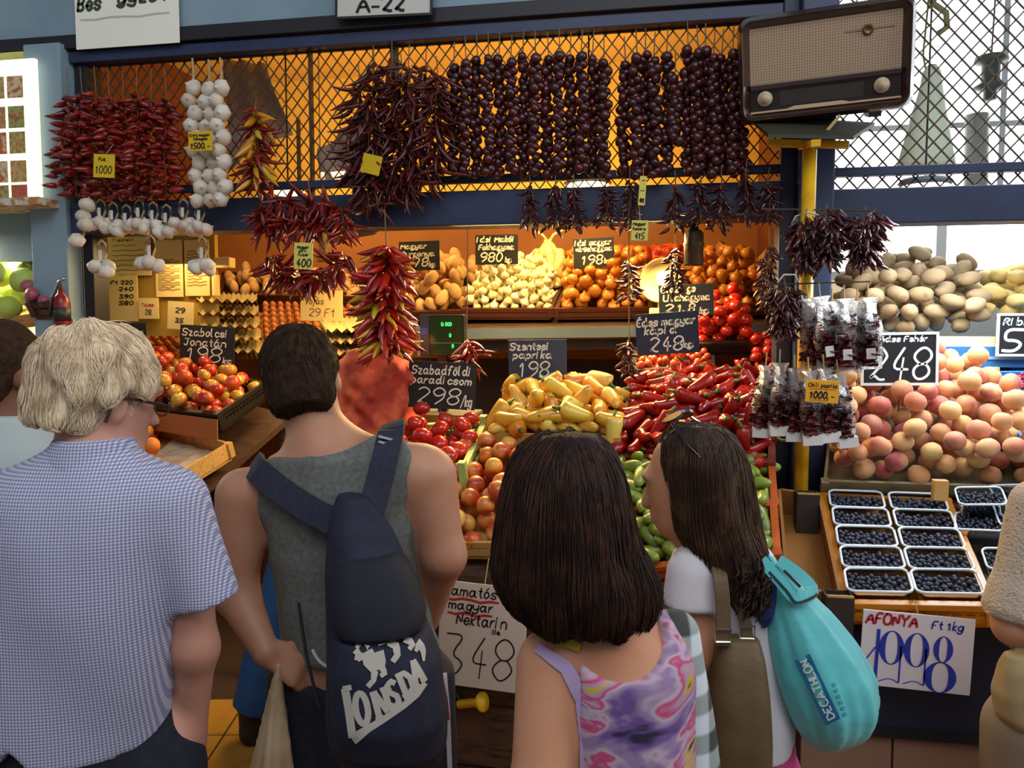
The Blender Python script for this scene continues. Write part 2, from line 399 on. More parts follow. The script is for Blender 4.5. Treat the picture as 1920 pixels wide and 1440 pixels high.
# ------------------------------------------------------------ counters
# right-hand counter: navy front over a tiled plinth
RC = sbox('market_stand', (.42, 2.38, .56), (2.4, 3.1, .90), mat('counter_navy', '#1b2138', .5, mix=('#12172a', 4, .4, .7))); RC['label'] = 'navy fronted counter base under the blueberry crate'; RC['category'] = 'counter'; del RC['kind']
pl = sbox('baseboard_front', (.42, 2.40, 0), (2.4, 3.1, .56), M_GROUT)
tw = .255; tm = MB().box((-tw/2+.003, -.012, -.137), (tw/2-.003, 0, .137)).data('plinth_tile', M_PTILE, bevel=.002)
for i in range(7):
    for j in range(2): link('tile', tm, pl, (.42+tw/2+.003+tw*i, 2.40, .139+.28*j))
ST = struct(MB().box((.42, 2.37, .545), (2.4, 2.40, .575)).obj('trim_14', mat('black_edge', '#14151c', .4)))
def quad_pt(q, s, t):
    A, B, Cc, D = q
    return (A*(1-s)+B*s)*(1-t)+(D*(1-s)+Cc*s)*t
def Q(*c): return [at(*k) for k in c]
def qnorm(q): return ((q[1]-q[0]).cross(q[3]-q[0])).normalized()
def crate(name, q, h, style, label, m=None, sink=.0, pad=.015, lip=0, front=True, group=None, post=True):
    """open crate whose floor is the quad q (front-left, front-right, back-right, back-left)"""
    n = qnorm(q); up = n; c = (q[0]+q[1]+q[2]+q[3])/4
    qq = [p+(p-c).normalized()*pad-up*(sink) for p in q]
    o = (qq[0]+qq[1])/2-up*.02
    root = empty(name, o, label, 'crate', group)
    L = lambda p: p-o
    base = MB().raw([L(p-up*.015) for p in qq]+[L(p) for p in qq], [(0,3,2,1),(4,5,6,7),(0,1,5,4),(1,2,6,5),(2,3,7,6),(3,0,4,7)])
    base.obj('base', m or M_WOODL, root)
    for i in range(4):
        p, r = qq[i], qq[(i+1) % 4]
        if i == 0 and not front: continue
        if style == 'wood':
            nb = 2; bh = h/nb
            for k in range(nb):
                MB().bar(L(p+up*(bh*(k+.5))), L(r+up*(bh*(k+.5))), .010, bh*.82, up).obj('plank', m or M_WOODL, root)
        elif style == 'board':
            MB().bar(L(p+up*h/2), L(r+up*h/2), .010, h, up).obj('side_board', m or M_WOODL, root)
        else:
            mb = MB(); mb.bar(L(p+up*(h-.01)), L(r+up*(h-.01)), .022, .018, up); mb.bar(L(p+up*.012), L(r+up*.012), .014, .024, up); mb.bar(L(p+up*h*.55), L(r+up*h*.55), .008, .012, up)
            ns = max(4, int((r-p).length/.032))
            for k in range(ns+1):
                b = p.lerp(r, k/ns); mb.bar(L(b), L(b+up*(h-.01)), .008, .009, (r-p).normalized())
            mb.obj('slotted_side', m or M_BLACKP, root)
    if post:
        for p in qq:
            MB().bar(L(p), L(p+up*(h+lip)), .026, .026, (qq[1]-qq[0]).normalized()).obj('corner_post', m or M_WOODL, root)
    return root
def plank_front(name, p, q, z0, z1, n, m, label):
    """a counter front of boards between two top points"""
    root = empty(name, Vector(((p.x+q.x)/2, (p.y+q.y)/2, 0)), label, 'counter'); o = root.location
    for k in range(n):
        za, zb = z0+(z1-z0)*k/n, z0+(z1-z0)*(k+1)/n
        MB().bar(Vector((p.x, p.y, (za+zb)/2))-o, Vector((q.x, q.y, (za+zb)/2))-o, .025, (zb-za)-.012).obj('board', m, root)
    return root
# ------------------------------------------------------------ piles
def copy_tree(o, parent=None):
    c = o.copy(); C.objects.link(c)
    if parent is not None: c.parent = parent
    for ch in o.children: copy_tree(ch, c)
    return c
def pile(name, protos, q, n, r, label, cat, group, heap=0., flat=.97, k=14, lie=None, seed=1, jit=.0, sq=1., region=None, smin=.92, smax=1.06):
    """drop n fruit onto the sloping quad q one after another, each settling in the lowest of k spots"""
    g = random.Random(seed); up = qnorm(q); placed = []; cell = {}; cs = 2*r
    X = (q[1]-q[0]).normalized(); Yv = up.cross(X)
    O = q[0]
    def uvw(p): d = p-O; return d.dot(X), d.dot(Yv), d.dot(up)
    for i in range(n):
        best = None
        for _ in range(k):
            s, t = g.uniform(.02, .98), g.uniform(.02, .98)
            if region and not region(s, t): continue
            p = quad_pt(q, s, t); u, v, b = uvw(p)
            z = b+r*flat; hp = heap*max(0, 1-((s-.5)/.55)**2)*max(0, 1-((t-.5)/.55)**2)
            ci, cj = int(u//cs), int(v//cs)
            for a in (-1, 0, 1):
                for c in (-1, 0, 1):
                    for (u2, v2, z2) in cell.get((ci+a, cj+c), ()):
                        d2 = (u-u2)**2+(v-v2)**2
                        if d2 < 4*r*r*sq: z = max(z, z2+math.sqrt(4*r*r*sq-d2)*flat)
            sc = z-b-hp+g.uniform(0, jit)
            if best is None or sc < best[0]: best = (sc, u, v, z)
        if best is None: continue
        _, u, v, z = best; cell.setdefault((int(u//cs), int(v//cs)), []).append((u, v, z)); placed.append(O+X*u+Yv*v+up*z)
    out = []
    for i, p in enumerate(placed):
        pr = g.choice(protos)
        if isinstance(pr, bpy.types.Object):
            o = copy_tree(pr) if pr.get('used') else pr
            if not pr.get('used'): pr['used'] = 1
        else: o = link(name, pr)
        o.location = p
        if lie: o.rotation_euler = lie(g)
        else: o.rotation_euler = (g.uniform(-.7, .7), g.uniform(-.7, .7), g.uniform(0, 6.28))
        s = g.uniform(smin, smax); o.scale = (s, s, s)
        if 'used' in o.keys() and o is not pr: del o['used']
        tag(o, label, cat, group); out.append(o)
    return out
# ------------------------------------------------------------ signed-distance modelling for people and bags
class SDF:
    """smooth-blended solids on a grid -> one continuous surface"""
    def __init__(s, lo, hi, res, k=.03):
        s.lo = np.array(lo, float); s.res = res; s.n = (np.ceil((np.array(hi)-s.lo)/res)).astype(int)+1
        s.ax = [s.lo[i]+res*np.arange(s.n[i]) for i in range(3)]; s.f = np.full(s.n, .25, np.float32); s.k = k
    def _win(s, lo, hi, m):
        sl = []
        for i in range(3):
            a = max(0, int((lo[i]-m-s.lo[i])/s.res)); b = min(s.n[i], int((hi[i]+m-s.lo[i])/s.res)+2)
            if b <= a: return None
            sl.append(slice(a, b))
        return tuple(sl), s.ax[0][sl[0]][:, None, None], s.ax[1][sl[1]][None, :, None], s.ax[2][sl[2]][None, None, :]
    def _put(s, sl, d, k, sub=False):
        k = s.k if k is None else k; f = s.f[sl]
        if sub:
            d = -d
            h = np.clip(.5+.5*(f-d)/max(k, 1e-4), 0, 1) if k > 1e-4 else (f > d)*1.
            s.f[sl] = d*(1-h)+f*h+k*h*(1-h); return
        h = np.clip(.5+.5*(d-f)/max(k, 1e-4), 0, 1)
        s.f[sl] = (d*(1-h)+f*h-k*h*(1-h)).astype(np.float32)
    def cap(s, a, b, ra, rb, k=None, sub=False, inf=0., flat=None):
        a, b = np.array(a, float), np.array(b, float); ra += inf; rb += inf; R_ = max(ra, rb)
        w = s._win(np.minimum(a, b)-R_, np.maximum(a, b)+R_, .06)
        if not w: return s
        sl, X, Y, Z = w; d = b-a; L2 = max(d@d, 1e-9)
        h = np.clip(((X-a[0])*d[0]+(Y-a[1])*d[1]+(Z-a[2])*d[2])/L2, 0, 1)
        e = np.sqrt((X-a[0]-h*d[0])**2+(Y-a[1]-h*d[1])**2+(Z-a[2]-h*d[2])**2)-(ra+(rb-ra)*h)
        if flat is not None:       # cut square at b
            dn = d/math.sqrt(L2); e = np.maximum(e, (X-b[0])*dn[0]+(Y-b[1])*dn[1]+(Z-b[2])*dn[2]-flat)
        s._put(sl, e, k, sub); return s
    def ell(s, c, r, rot=None, k=None, sub=False, inf=0.):
        c = np.array(c, float); r = np.array(r, float)+inf; R_ = r.max()
        w = s._win(c-R_, c+R_, .06)
        if not w: return s
        sl, X, Y, Z = w; p = (X-c[0], Y-c[1], Z-c[2])
        if rot is not None:
            m = np.array(rot.to_matrix()).T; p = tuple(m[i, 0]*p[0]+m[i, 1]*p[1]+m[i, 2]*p[2] for i in range(3))
        k0 = np.sqrt(sum((p[i]/r[i])**2 for i in range(3))); k1 = np.sqrt(sum((p[i]/r[i]**2)**2 for i in range(3)))+1e-6
        s._put(sl, k0*(k0-1)/k1, k, sub); return s
    def loft(s, secs, k=None, inf=0., sub=False, power=2., ripple=None):
        """secs: (z, cx, cy, rx, ry)"""
        secs = sorted(secs); A = np.array(secs, float); z0, z1 = A[0, 0], A[-1, 0]
        Rx = A[:, 3].max()+inf; Ry = A[:, 4].max()+inf
        w = s._win((A[:, 1].min()-Rx, A[:, 2].min()-Ry, z0), (A[:, 1].max()+Rx, A[:, 2].max()+Ry, z1), .06)
        if not w: return s
        sl, X, Y, Z = w; z = Z.ravel(); zz = np.clip(z, z0, z1)
        v = []
        for j in range(1, 5):
            u = np.interp(np.linspace(z0, z1, 120), A[:, 0], A[:, j]); kk = np.ones(9)/9
            u = np.convolve(np.pad(u, 4, 'edge'), kk, 'valid'); v.append(np.interp(zz, np.linspace(z0, z1, 120), u)[None, None, :])
        cx, cy, rx, ry = v; rx = rx+inf; ry = ry+inf
        px, py = (X-cx)/rx, (Y-cy)/ry
        q = (np.abs(px)**power+np.abs(py)**power)**(1/power)
        if ripple: q = q+ripple(np.arctan2(py, px), Z)
        e = (q-1)*np.minimum(rx, ry); e = np.maximum(e, np.maximum(z0-inf-Z, Z-z1-inf)); s._put(sl, e, k, sub); return s
    def plane(s, p, n):             # keep the side n points away from
        X, Y, Z = s.ax[0][:, None, None], s.ax[1][None, :, None], s.ax[2][None, None, :]
        n = np.array(n, float); n /= np.linalg.norm(n); s.f = np.maximum(s.f, ((X-p[0])*n[0]+(Y-p[1])*n[1]+(Z-p[2])*n[2]).astype(np.float32)); return s
    def wrinkle(s, amp, fx, fy, fz, seed=0):
        g = random.Random(seed); X, Y, Z = s.ax[0][:, None, None], s.ax[1][None, :, None], s.ax[2][None, None, :]
        d = 0
        for i in range(4):
            a = [fx*g.uniform(.5, 1.4)*g.choice((-1, 1)), fy*g.uniform(.5, 1.4), fz*g.uniform(.5, 1.4)*g.choice((-1, 1))]
            d = d+np.sin(a[0]*X+a[1]*Y+a[2]*Z+g.uniform(0, 6)+1.5*np.sin(a[2]*.6*Z+a[0]*.4*X))/(1+.5*i)
        s.f = s.f+(amp*d*.5).astype(np.float32); return s
    def mesh(s, name, m, smooth_it=2, off=(0, 0, 0)):
        f = s.f; f = f.copy()
        for i in range(3):
            sl = [slice(None)]*3; sl[i] = 0; f[tuple(sl)] = np.maximum(f[tuple(sl)], .01); sl[i] = -1; f[tuple(sl)] = np.maximum(f[tuple(sl)], .01)
        ins = f < 0; nx, ny, nz = f.shape
        cell = np.zeros((nx-1, ny-1, nz-1), np.int8)
        for a in (0, 1):
            for b in (0, 1):
                for c in (0, 1): cell += ins[a:nx-1+a, b:ny-1+b, c:nz-1+c]
        act = np.argwhere((cell > 0) & (cell < 8)); idx = np.full(cell.shape, -1, np.int64); idx[tuple(act.T)] = np.arange(len(act))
        acc = np.zeros((len(act), 3)); cnt = np.zeros(len(act))
        cor = [(a, b, c) for a in (0, 1) for b in (0, 1) for c in (0, 1)]
        for p in cor:
            for ax in range(3):
                if p[ax]: continue
                q = list(p); q[ax] = 1
                f0 = f[act[:, 0]+p[0], act[:, 1]+p[1], act[:, 2]+p[2]]; f1 = f[act[:, 0]+q[0], act[:, 1]+q[1], act[:, 2]+q[2]]
                msk = (f0 < 0) != (f1 < 0); t = np.where(msk, f0/np.where(msk, f0-f1, 1), 0)
                pt = np.tile(np.array(p, float), (len(act), 1)); pt[:, ax] += t
                acc[msk] += pt[msk]; cnt[msk] += 1
        V = (act+acc/np.maximum(cnt, 1)[:, None])*s.res+s.lo-np.array(off)
        F = []
        for ax in range(3):
            b, c = (ax+1) % 3, (ax+2) % 3
            s0 = [slice(None)]*3; s1 = [slice(None)]*3; s0[ax] = slice(0, -1); s1[ax] = slice(1, None)
            e0, e1 = ins[tuple(s0)], ins[tuple(s1)]; E = np.argwhere(e0 != e1)
            ok = (E[:, b] > 0) & (E[:, c] > 0) & (E[:, b] < f.shape[b]-1) & (E[:, c] < f.shape[c]-1); E = E[ok]
            if not len(E): continue
            fl_ = e0[tuple(E.T)]
            def at_(db, dc):
                P = E.copy(); P[:, b] -= db; P[:, c] -= dc; return idx[tuple(P.T)]
            qd = np.stack([at_(1, 1), at_(0, 1), at_(0, 0), at_(1, 0)], 1); qd[~fl_] = qd[~fl_][:, ::-1]; F.append(qd)
        F = np.concatenate(F)
        for _ in range(smooth_it):
            S = np.zeros_like(V); n_ = np.zeros(len(V))
            for i in range(4):
                a, b = F[:, i], F[:, (i+1) % 4]
                np.add.at(S, a, V[b]); np.add.at(n_, a, 1); np.add.at(S, b, V[a]); np.add.at(n_, b, 1)
            V = V*.45+.55*S/np.maximum(n_, 1)[:, None]
        me = bpy.data.meshes.new(name); me.vertices.add(len(V)); me.vertices.foreach_set('co', V.ravel())
        me.loops.add(F.size); me.loops.foreach_set('vertex_index', F.ravel()); me.polygons.add(len(F))
        me.polygons.foreach_set('loop_start', np.arange(0, F.size, 4)); me.polygons.foreach_set('use_smooth', np.ones(len(F), bool))
        me.materials.append(m); me.update(calc_edges=True); me.validate(); return me
# ------------------------------------------------------------ produce prototypes
M_APPLE = mat('apple_skin', '#a81c10', .3, rand=['#9c1710', '#b8281a', '#c2481c', '#a81c10', '#b8a034', '#b8300f', '#8f1a10'], mix=(['#c89a34', '#c0481c', '#d0a840', '#a83012', '#9c2412'], 14, .50, .70), coat=.1)
M_STEM = mat('stem_brown', '#4a3415', .7)
M_STEMG = mat('stem_green', '#4f6b1e', .6)
M_PEACHL = mat('apricot_skin', '#d9741c', .6, rand=['#d9701c', '#e08a28', '#cf6418'], mix=('#b8481a', 14, .5, .75))
M_TOM = mat('tomato_skin', '#b3180c', .22, rand=['#b3180c', '#c02810', '#a8140a'], mix=('#c8401a', 10, .55, .8), coat=.4)
M_NECT = mat('nectarine_skin', '#b8321c', .35, rand=['#b0341a', '#c04a1c', '#98241a'], mix=(['#e6a83c', '#e09030', '#eabc58', '#d87028'], 9, .45, .62), coat=.2)
M_YPEP = mat('yellow_pepper_skin', '#d9b83a', .3, rand=['#dcbc40', '#d89c24', '#d07818', '#dcc458', '#d08c1c', '#d8a828'], mix=('#d8841c', 9, .58, .8), coat=.35)
M_KAP = mat('red_pepper_skin', '#9c0d08', .27, rand=['#9c0d08', '#8a0a08', '#b0180c'], mix=('#6c0806', 8, .55, .8), coat=.25)
M_CUC = mat('gherkin_skin', '#6c7c24', .4, rand=['#64781f', '#7c8c2c', '#566a1c', '#8f9c3c'], mix=('#8f9a40', 20, .55, .8), coat=.2)
M_PEACH = mat('peach_skin', '#dba068', .65, rand=['#dcab70', '#cf8a5c', '#e2bc78', '#c47a58'], mix=(['#984048', '#b85848', '#d8a868', '#8a3844'], 8, .44, .60), sheen=.2)
M_POT = mat('potato_skin', '#b88a50', .75, rand=['#a87c44', '#b88a50', '#c49a60'], mix=('#7d5a30', 25, .55, .8), bump=(60, .15))
M_POTR = mat('pale_potato_skin', '#b8a282', .75, rand=['#8f7a5a', '#a08a66', '#867050'], mix=('#6f5a3e', 22, .55, .8), bump=(60, .12))
M_POTY = mat('yellow_potato_skin', '#d8bc74', .7, rand=['#d8bc74', '#ccae66', '#e0c884'])
M_GAR = mat('garlic_skin', '#e0d4a0', .6, rand=['#dccf98', '#e6dcb0', '#d6c688'], mix=('#c4ae78', 18, .55, .8))
M_GARW = mat('white_garlic_skin', '#ded2be', .55, rand=['#d8ccb8', '#e6dccb', '#cfc0a8'], mix=('#b59c86', 16, .58, .8))
M_ONI = mat('onion_skin', '#c47a22', .35, rand=['#c47a22', '#b86c1c', '#d08c34'], mix=('#9c5414', 14, .5, .75), coat=.25)
M_ONIR = mat('red_onion_skin', '#b0401c', .4, rand=['#b0401c', '#c04a1c', '#9c3414'], coat=.25)
M_EGG = mat('egg_shell', '#b0642c', .45, rand=['#a85c28', '#bc7034', '#9c5222'])
M_PULP = mat('egg_tray_pulp', '#9c8450', .9, bump=(200, .3))
M_DRY = mat('dried_cherry_pepper', '#3c0d10', .32, rand=['#2c0a0c', '#3c0d10', '#4c1416', '#341014'], mix=('#5a1c18', 30, .6, .8), coat=.3)
M_DRYC = mat('dried_chili', '#4a1010', .35, rand=['#3a0c0c', '#501212', '#5e1a14', '#421010'], coat=.25)
M_CHI = mat('glossy_red_chili', '#6e0f0c', .25, rand=['#5c0c0a', '#7a120e', '#8a1a10', '#660e0c'], coat=.4)
M_CHIR = mat('fresh_red_chili', '#a8140a', .25, rand=['#8a100a', '#b81c0c', '#7a0c08', '#c42a10'], coat=.4)
M_CHIY = mat('yellow_chili', '#d8a01c', .3, rand=['#d8a01c', '#d0881a', '#c8b030'], coat=.3)
M_TW = mat('twine', '#b59a66', .9)
M_CABB = mat('pale_cabbage', '#c8d878', .6, rand=['#c0d468', '#d4e08c', '#b0c858'], bump=(20, .4))
def withstem(name, data, z, r=.003, h=.014, m=None, bend=.004):
    o = link(name, data)
    MB().tube([(0, 0, z-.004), (bend*.4, 0, z+h*.5), (bend, 0, z+h)], [r, r*.8, r*.9], 5).obj('stem', m or M_STEM, o)
    return o
def chili(name, L, r, m, curve=.2, seg=6, n=6, seed=0):
    g = random.Random(seed); pts = []; rs = []
    for i in range(n+1):
        t = i/n; pts.append((curve*L*t*t, .15*curve*L*math.sin(3*t+seed), L*t)); rs.append(r*(.75+.5*math.sin(min(1, t*1.6+.25)*PI/1.6))*(1-t**3)+.0006)
    mb = MB(); mb.tube([(0, 0, -.012), (0, 0, -.001)], [.0016, .002], 4); mb.tube(pts, rs, seg)
    return mb.data(name, m, True)
def taper_pepper(name, L, r, m, seed=0, seg=10, n=9):
    """blocky-shouldered conical pepper lying along Z, centred"""
    g = random.Random(seed); vs = []; mb = MB(); ph = g.uniform(0, 6); pts = []; prof = []
    for i in range(n+1):
        t = i/n; w = r*(min(1, (t*9)**.5)*(1-.72*max(0, t-.15)**1.5)-(t > .93)*.3)
        if i == n: w = .003
        prof.append((w, t))
    rings = []
    for i, (w, t) in enumerate(prof):
        c = Vector((.012*math.sin(ph+2.2*t), .014*math.sin(ph*2+1.9*t)*1.0, L*(t-.5)))
        for k in range(seg):
            a = 2*PI*k/seg; q = w*(1+.09*math.cos(3*a+ph)*(1-t))
            vs.append(c+Vector((q*math.cos(a), q*math.sin(a), 0)))
    fs = []
    for i in range(n):
        for k in range(seg): k2 = (k+1) % seg; fs.append((i*seg+k, i*seg+k2, (i+1)*seg+k2, (i+1)*seg+k))
    fs += [tuple(range(seg))[::-1], tuple(n*seg+k for k in range(seg))]
    o = link(name, mesh(name, vs, fs, m, True))
    c0 = Vector((.012*math.sin(ph), .014*math.sin(ph*2), -L/2))
    MB().tube([c0+Vector((0, 0, .004)), c0+Vector((0, 0, -.006)), c0+Vector((.004, .002, -.024))], [.011, .006, .0045], 6).obj('stem', M_STEMG, o, None, True)
    return o
def lie_flat(q):
    up = qnorm(q)
    def f(g):
        d = Vector((g.gauss(0, 1), g.gauss(0, 1), g.gauss(0, .32))).normalized()
        return d.to_track_quat('Z', 'Y').to_euler()
    return f
apple = [withstem('apple', lump('apple', .033, 12, 8, M_APPLE, (1, 1, .9), .025, i, .22), .022, .0018, .012) for i in range(3)]
apricot = [lump('peach', .037, 12, 8, M_PEACHL, (1, 1, .95), .03, i, .12) for i in range(3)]
tomato = [withstem('tomato', lump('tomato', .037, 14, 8, M_TOM, (1, 1, .8), .03, i, .2), .021, .003, .008, M_STEMG) for i in range(3)]
nect = [lump('nectarine', .034, 12, 8, M_NECT, (1, 1, .96), .025, i, .12) for i in range(3)]
ypep = [taper_pepper('yellow_pepper', .108+.01*i, .033, M_YPEP, i) for i in range(4)]
kap = [taper_pepper('red_pepper', .098+.01*i, .026, M_KAP, i+5) for i in range(4)]
cuc = [lump('gherkin', .022, 10, 9, M_CUC, (1, 1, 2.0+.2*i), .05, i) for i in range(3)]
peach = [lump('peach', .036, 12, 8, M_PEACH, (1, 1, .94), .03, i+3, .1) for i in range(3)]
potato = [lump('potato', .033, 11, 8, M_POT, (1, .9, 1.3), .07, i) for i in range(3)]
potr = [lump('potato', .037, 11, 8, M_POTR, (1, .88, 1.35), .07, i+4) for i in range(3)]
poty = [lump('potato', .038, 11, 8, M_POTY, (1, .85, 1.5), .07, i+8) for i in range(2)]
def bulb(name, r, m, seg=12, neck=1.0):
    prof = [(.25, -.75), (.7, -.68), (.98, -.3), (1, .05), (.82, .45), (.45, .75), (.2, 1.0*neck+.05), (.13, 1.35*neck), (.0, 1.5*neck)]
    me = MB().lathe([(a*r, b*r) for a, b in prof], seg).data(name, m, True)
    for v in me.vertices:
        k = 1+.06*math.cos(6*math.atan2(v.co.y, v.co.x)); v.co.x *= k; v.co.y *= k
    return me
garlic = [bulb('garlic_bulb', .0225, M_GAR), bulb('garlic_bulb', .021, M_GAR, 12, 1.3)]
onion = [bulb('onion', .031, M_ONI, 12, .8), bulb('onion', .029, M_ONI, 12, .9)]
onionr = [bulb('onion', .028, M_ONIR, 10, .8)]
egg = [lump('egg', .0215, 10, 8, M_EGG, (1, 1, 1.28), .0, 0)]
for e in egg:
    for v in e.vertices:
        k = 1-.14*v.co.z/.0275; v.co.x *= k; v.co.y *= k
# ------------------------------------------------------------ tables
def table(name, q, label, drop=.05, th=.03, legs=True, m=None):
    c = (q[0]+q[2])/2; root = empty(name, Vector((c.x, c.y, 0)), label, 'display table'); o = root.location
    P = [p-Vector((0, 0, drop))-o for p in q]
    MB().raw([p-Vector((0, 0, th)) for p in P]+P, [(0,3,2,1),(4,5,6,7),(0,1,5,4),(1,2,6,5),(2,3,7,6),(3,0,4,7)]).obj('sloping_top', m or M_WOODD, root)
    if legs:
        for p in P:
            b = p*.96; b.z = p.z-th
            MB().bar((b.x, b.y, 0), b, .05, .05, (0, 1, 0)).obj('leg', m or M_WOODD, root)
    return root
table('display_table', Q((775, 1055, 2.42), (1462, 1085, 2.36), (1452, 715, 3.36), (760, 850, 3.36)), 'sloping dark display table under the pepper, tomato and nectarine crates')
table('display_table', Q((60, 905, 2.98), (335, 945, 2.78), (545, 765, 3.55), (290, 700, 4.0)), 'sloping dark display table under the apple and apricot crates', .035)
table('display_table', Q((1545, 928, 2.94), (2010, 945, 2.88), (1960, 715, 3.40), (1562, 712, 3.40)), 'sloping table under the heap of peaches', .055)
f0, f1 = at(790, 1050, 2.40), at(1470, 1050, 2.36)
plank_front('boarded_stand', f0, f1, .12, .95, 4, M_WOODD, 'dark boarded counter front behind the handwritten nectarine paper')
# ------------------------------------------------------------ piles out at the front
qa = Q((215, 772, 3.3), (412, 792, 3.05), (494, 735, 3.5), (268, 672, 3.95))
pile('apple', apple, qa, 132, .0345, 'red and yellow apple heaped in the black crate beside the grey haired man', 'apple', 'apples in the black crate', .08, k=16, seed=3)
crate('fruit_crate', qa, .07, 'plastic', 'black plastic crate full of red apples', M_BLACKP, sink=.02)
MB().bar(at(262, 785, 3.18), at(408, 806, 3.0), .004, .085).obj('cardboard_flap', mat('cardboard', '#9a5a28', .8), None)
tag(bpy.data.objects['cardboard_flap'], 'brown cardboard strip along the lower edge of the apple crate', 'cardboard')
qp = Q((150, 885, 2.95), (330, 915, 2.80), (425, 855, 3.08), (245, 800, 3.38))
pile('peach', apricot, qp, 34, .037, 'orange peach in the half empty wooden tray beside the bespectacled man', 'peach', 'orange peaches in the wooden tray', .06, seed=4, k=10, region=lambda s, t: s < .62-.25*t+.2*(t < .3))
crate('wooden_tray', qp, .065, 'board', 'pale wooden tray half full of orange peaches', M_WOODL, sink=.004, pad=.02)
pp = empty('paper_liner', quad_pt(qp, .72, .6)+qnorm(qp)*.008, 'crumpled pale paper lining the half empty peach tray', 'paper')
g_ = []; n_ = 8
for j in range(n_+1):
    for i in range(n_+1): g_.append(quad_pt(qp, .5+.48*i/n_, .12+.84*j/n_)+qnorm(qp)*(.008+.009*math.sin(i*2.1+j)*math.cos(j*1.7))-pp.location)
link('sheet', mesh('sheet', g_, [(j*9+i, j*9+i+1, j*9+i+10, j*9+i+9) for j in range(8) for i in range(8)], mat('liner_paper', '#c9b08c', .9)), pp)
qt = Q((735, 905, 2.66), (868, 908, 2.64), (905, 822, 3.02), (745, 826, 3.04))
pile('tomato', tomato, qt, 33, .0375, 'ripe red tomato piled in the pale green crate', 'tomato', 'tomatoes in the pale green crate', .02, seed=5)
crate('vegetable_crate', qt, .085, 'plastic', 'pale green plastic crate holding the tomatoes', mat('green_plastic', '#a3bb66', .4), sink=.02, front=False, lip=.025)
qn = Q((828, 1030, 2.46), (1035, 1032, 2.44), (1035, 868, 2.86), (882, 868, 2.88))
pile('nectarine', nect, qn, 52, .0345, 'orange red nectarine in the crate above the handwritten paper sign', 'nectarine', 'nectarines in the pale wooden crate', .05, seed=6)
crate('fruit_crate', qn, .06, 'wood', 'pale wooden crate full of nectarines', M_WOODL, sink=.01, pad=.02)
cut = empty('cut_nectarine', quad_pt(qn, .33, .78)+Vector((0, -.01, .085)), 'halved nectarine showing pale flesh on top of the nectarines', 'nectarine')
cut.rotation_euler = (R(12), R(6), 0)
MB().lathe([(.002, -.022), (.02, -.018), (.031, -.006), (.033, .004), (.031, .007)], 14).obj('skin_half', M_NECT, cut, None, True)
MB().lathe([(.0305, .004), (.029, .008), (.012, .008), (.0, .008)], 14).obj('flesh', mat('nectarine_flesh', '#dcb45c', .4), cut)
MB().lathe([(.009, .005), (.011, .010), (.006, .016), (.002, .024), (0, .026)], 8).obj('stone', mat('fruit_stone', '#4a2a14', .7), cut, None, True)
qy = Q((925, 822, 2.86), (1150, 830, 2.84), (1172, 752, 3.2), (955, 750, 3.22))
pile('yellow_pepper', ypep, qy, 80, .033, 'yellow orange pointed pepper heaped above the nectarines', 'pepper', 'yellow peppers in the heap', .08, seed=7, k=16, lie=lie_flat(qy), sq=.8)
crate('vegetable_crate', qy, .05, 'board', 'pale wooden crate overfilled with yellow peppers', M_WOODL, sink=.02, pad=.02)
MB().bar(at(868, 872, 2.88), at(905, 825, 2.95), .012, .10).obj('crate_end_board', M_WOODL, None)
tag(bpy.data.objects['crate_end_board'], 'slanted pale board between the tomatoes and the nectarines', 'board')
qk = Q((1150, 862, 2.82), (1440, 875, 2.78), (1442, 705, 3.34), (1190, 722, 3.36))
pile('red_pepper', kap, qk, 205, .027, 'shiny dark red kapia pepper in the heap behind the woman with sunglasses', 'pepper', 'red peppers in the heap', .09, seed=8, k=16, lie=lie_flat(qk), sq=.85)
crate('vegetable_crate', qk, .05, 'plastic', 'brown plastic crate under the heap of red peppers', mat('brown_plastic', '#6e3018', .4), sink=.02)
qc = Q((1180, 1080, 2.40), (1452, 1050, 2.38), (1440, 882, 2.80), (1160, 872, 2.82))
pile('gherkin', cuc, qc, 150, .024, 'small green gherkin in the orange plastic crates below the red peppers', 'gherkin', 'gherkins in the orange crates', .03, seed=9, lie=lie_flat(qc), sq=.9)
OR = mat('orange_plastic', '#b0501c', .4)
def subq(q, s0, s1, t0, t1): return [quad_pt(q, s0, t0), quad_pt(q, s1, t0), quad_pt(q, s1, t1), quad_pt(q, s0, t1)]
for i, (t0, t1, w) in enumerate(((0, .48, 'lower'), (.52, 1, 'upper'))):
    crate('vegetable_crate', subq(qc, 0, 1, t0, t1), .055, 'plastic', f'{w} orange plastic crate of green gherkins', OR, sink=.012, pad=.012)
qr = Q((1552, 908, 2.95), (1990, 922, 2.90), (1846, 728, 3.34), (1572, 722, 3.36))
pile('peach', peach, qr, 165, .0365, 'blushed yellow peach heaped behind the blueberry punnets', 'peach', 'peaches behind the blueberries', .03, seed=10, k=12)
crate('fruit_crate', qr, .05, 'board', 'weathered wooden crates holding the heap of peaches', mat('grey_wood', '#8f8262', .7, mix=('#6c6048', 10, .5, .7)), sink=.02)
for k, (x, y, Y) in enumerate(((1690, 800, 3.1), (1762, 920, 2.72), (1860, 705, 3.38))):
    tag(MB().box((-.022, -.015, -.03), (.022, .015, .035)).obj('crate_post', M_WOODL, None, at(x, y, Y), bevel=.003), ['wooden crate post standing up amid the peaches', 'wooden crate post between the peaches and the punnets', 'wooden crate post at the back edge of the peaches'][k], 'post')
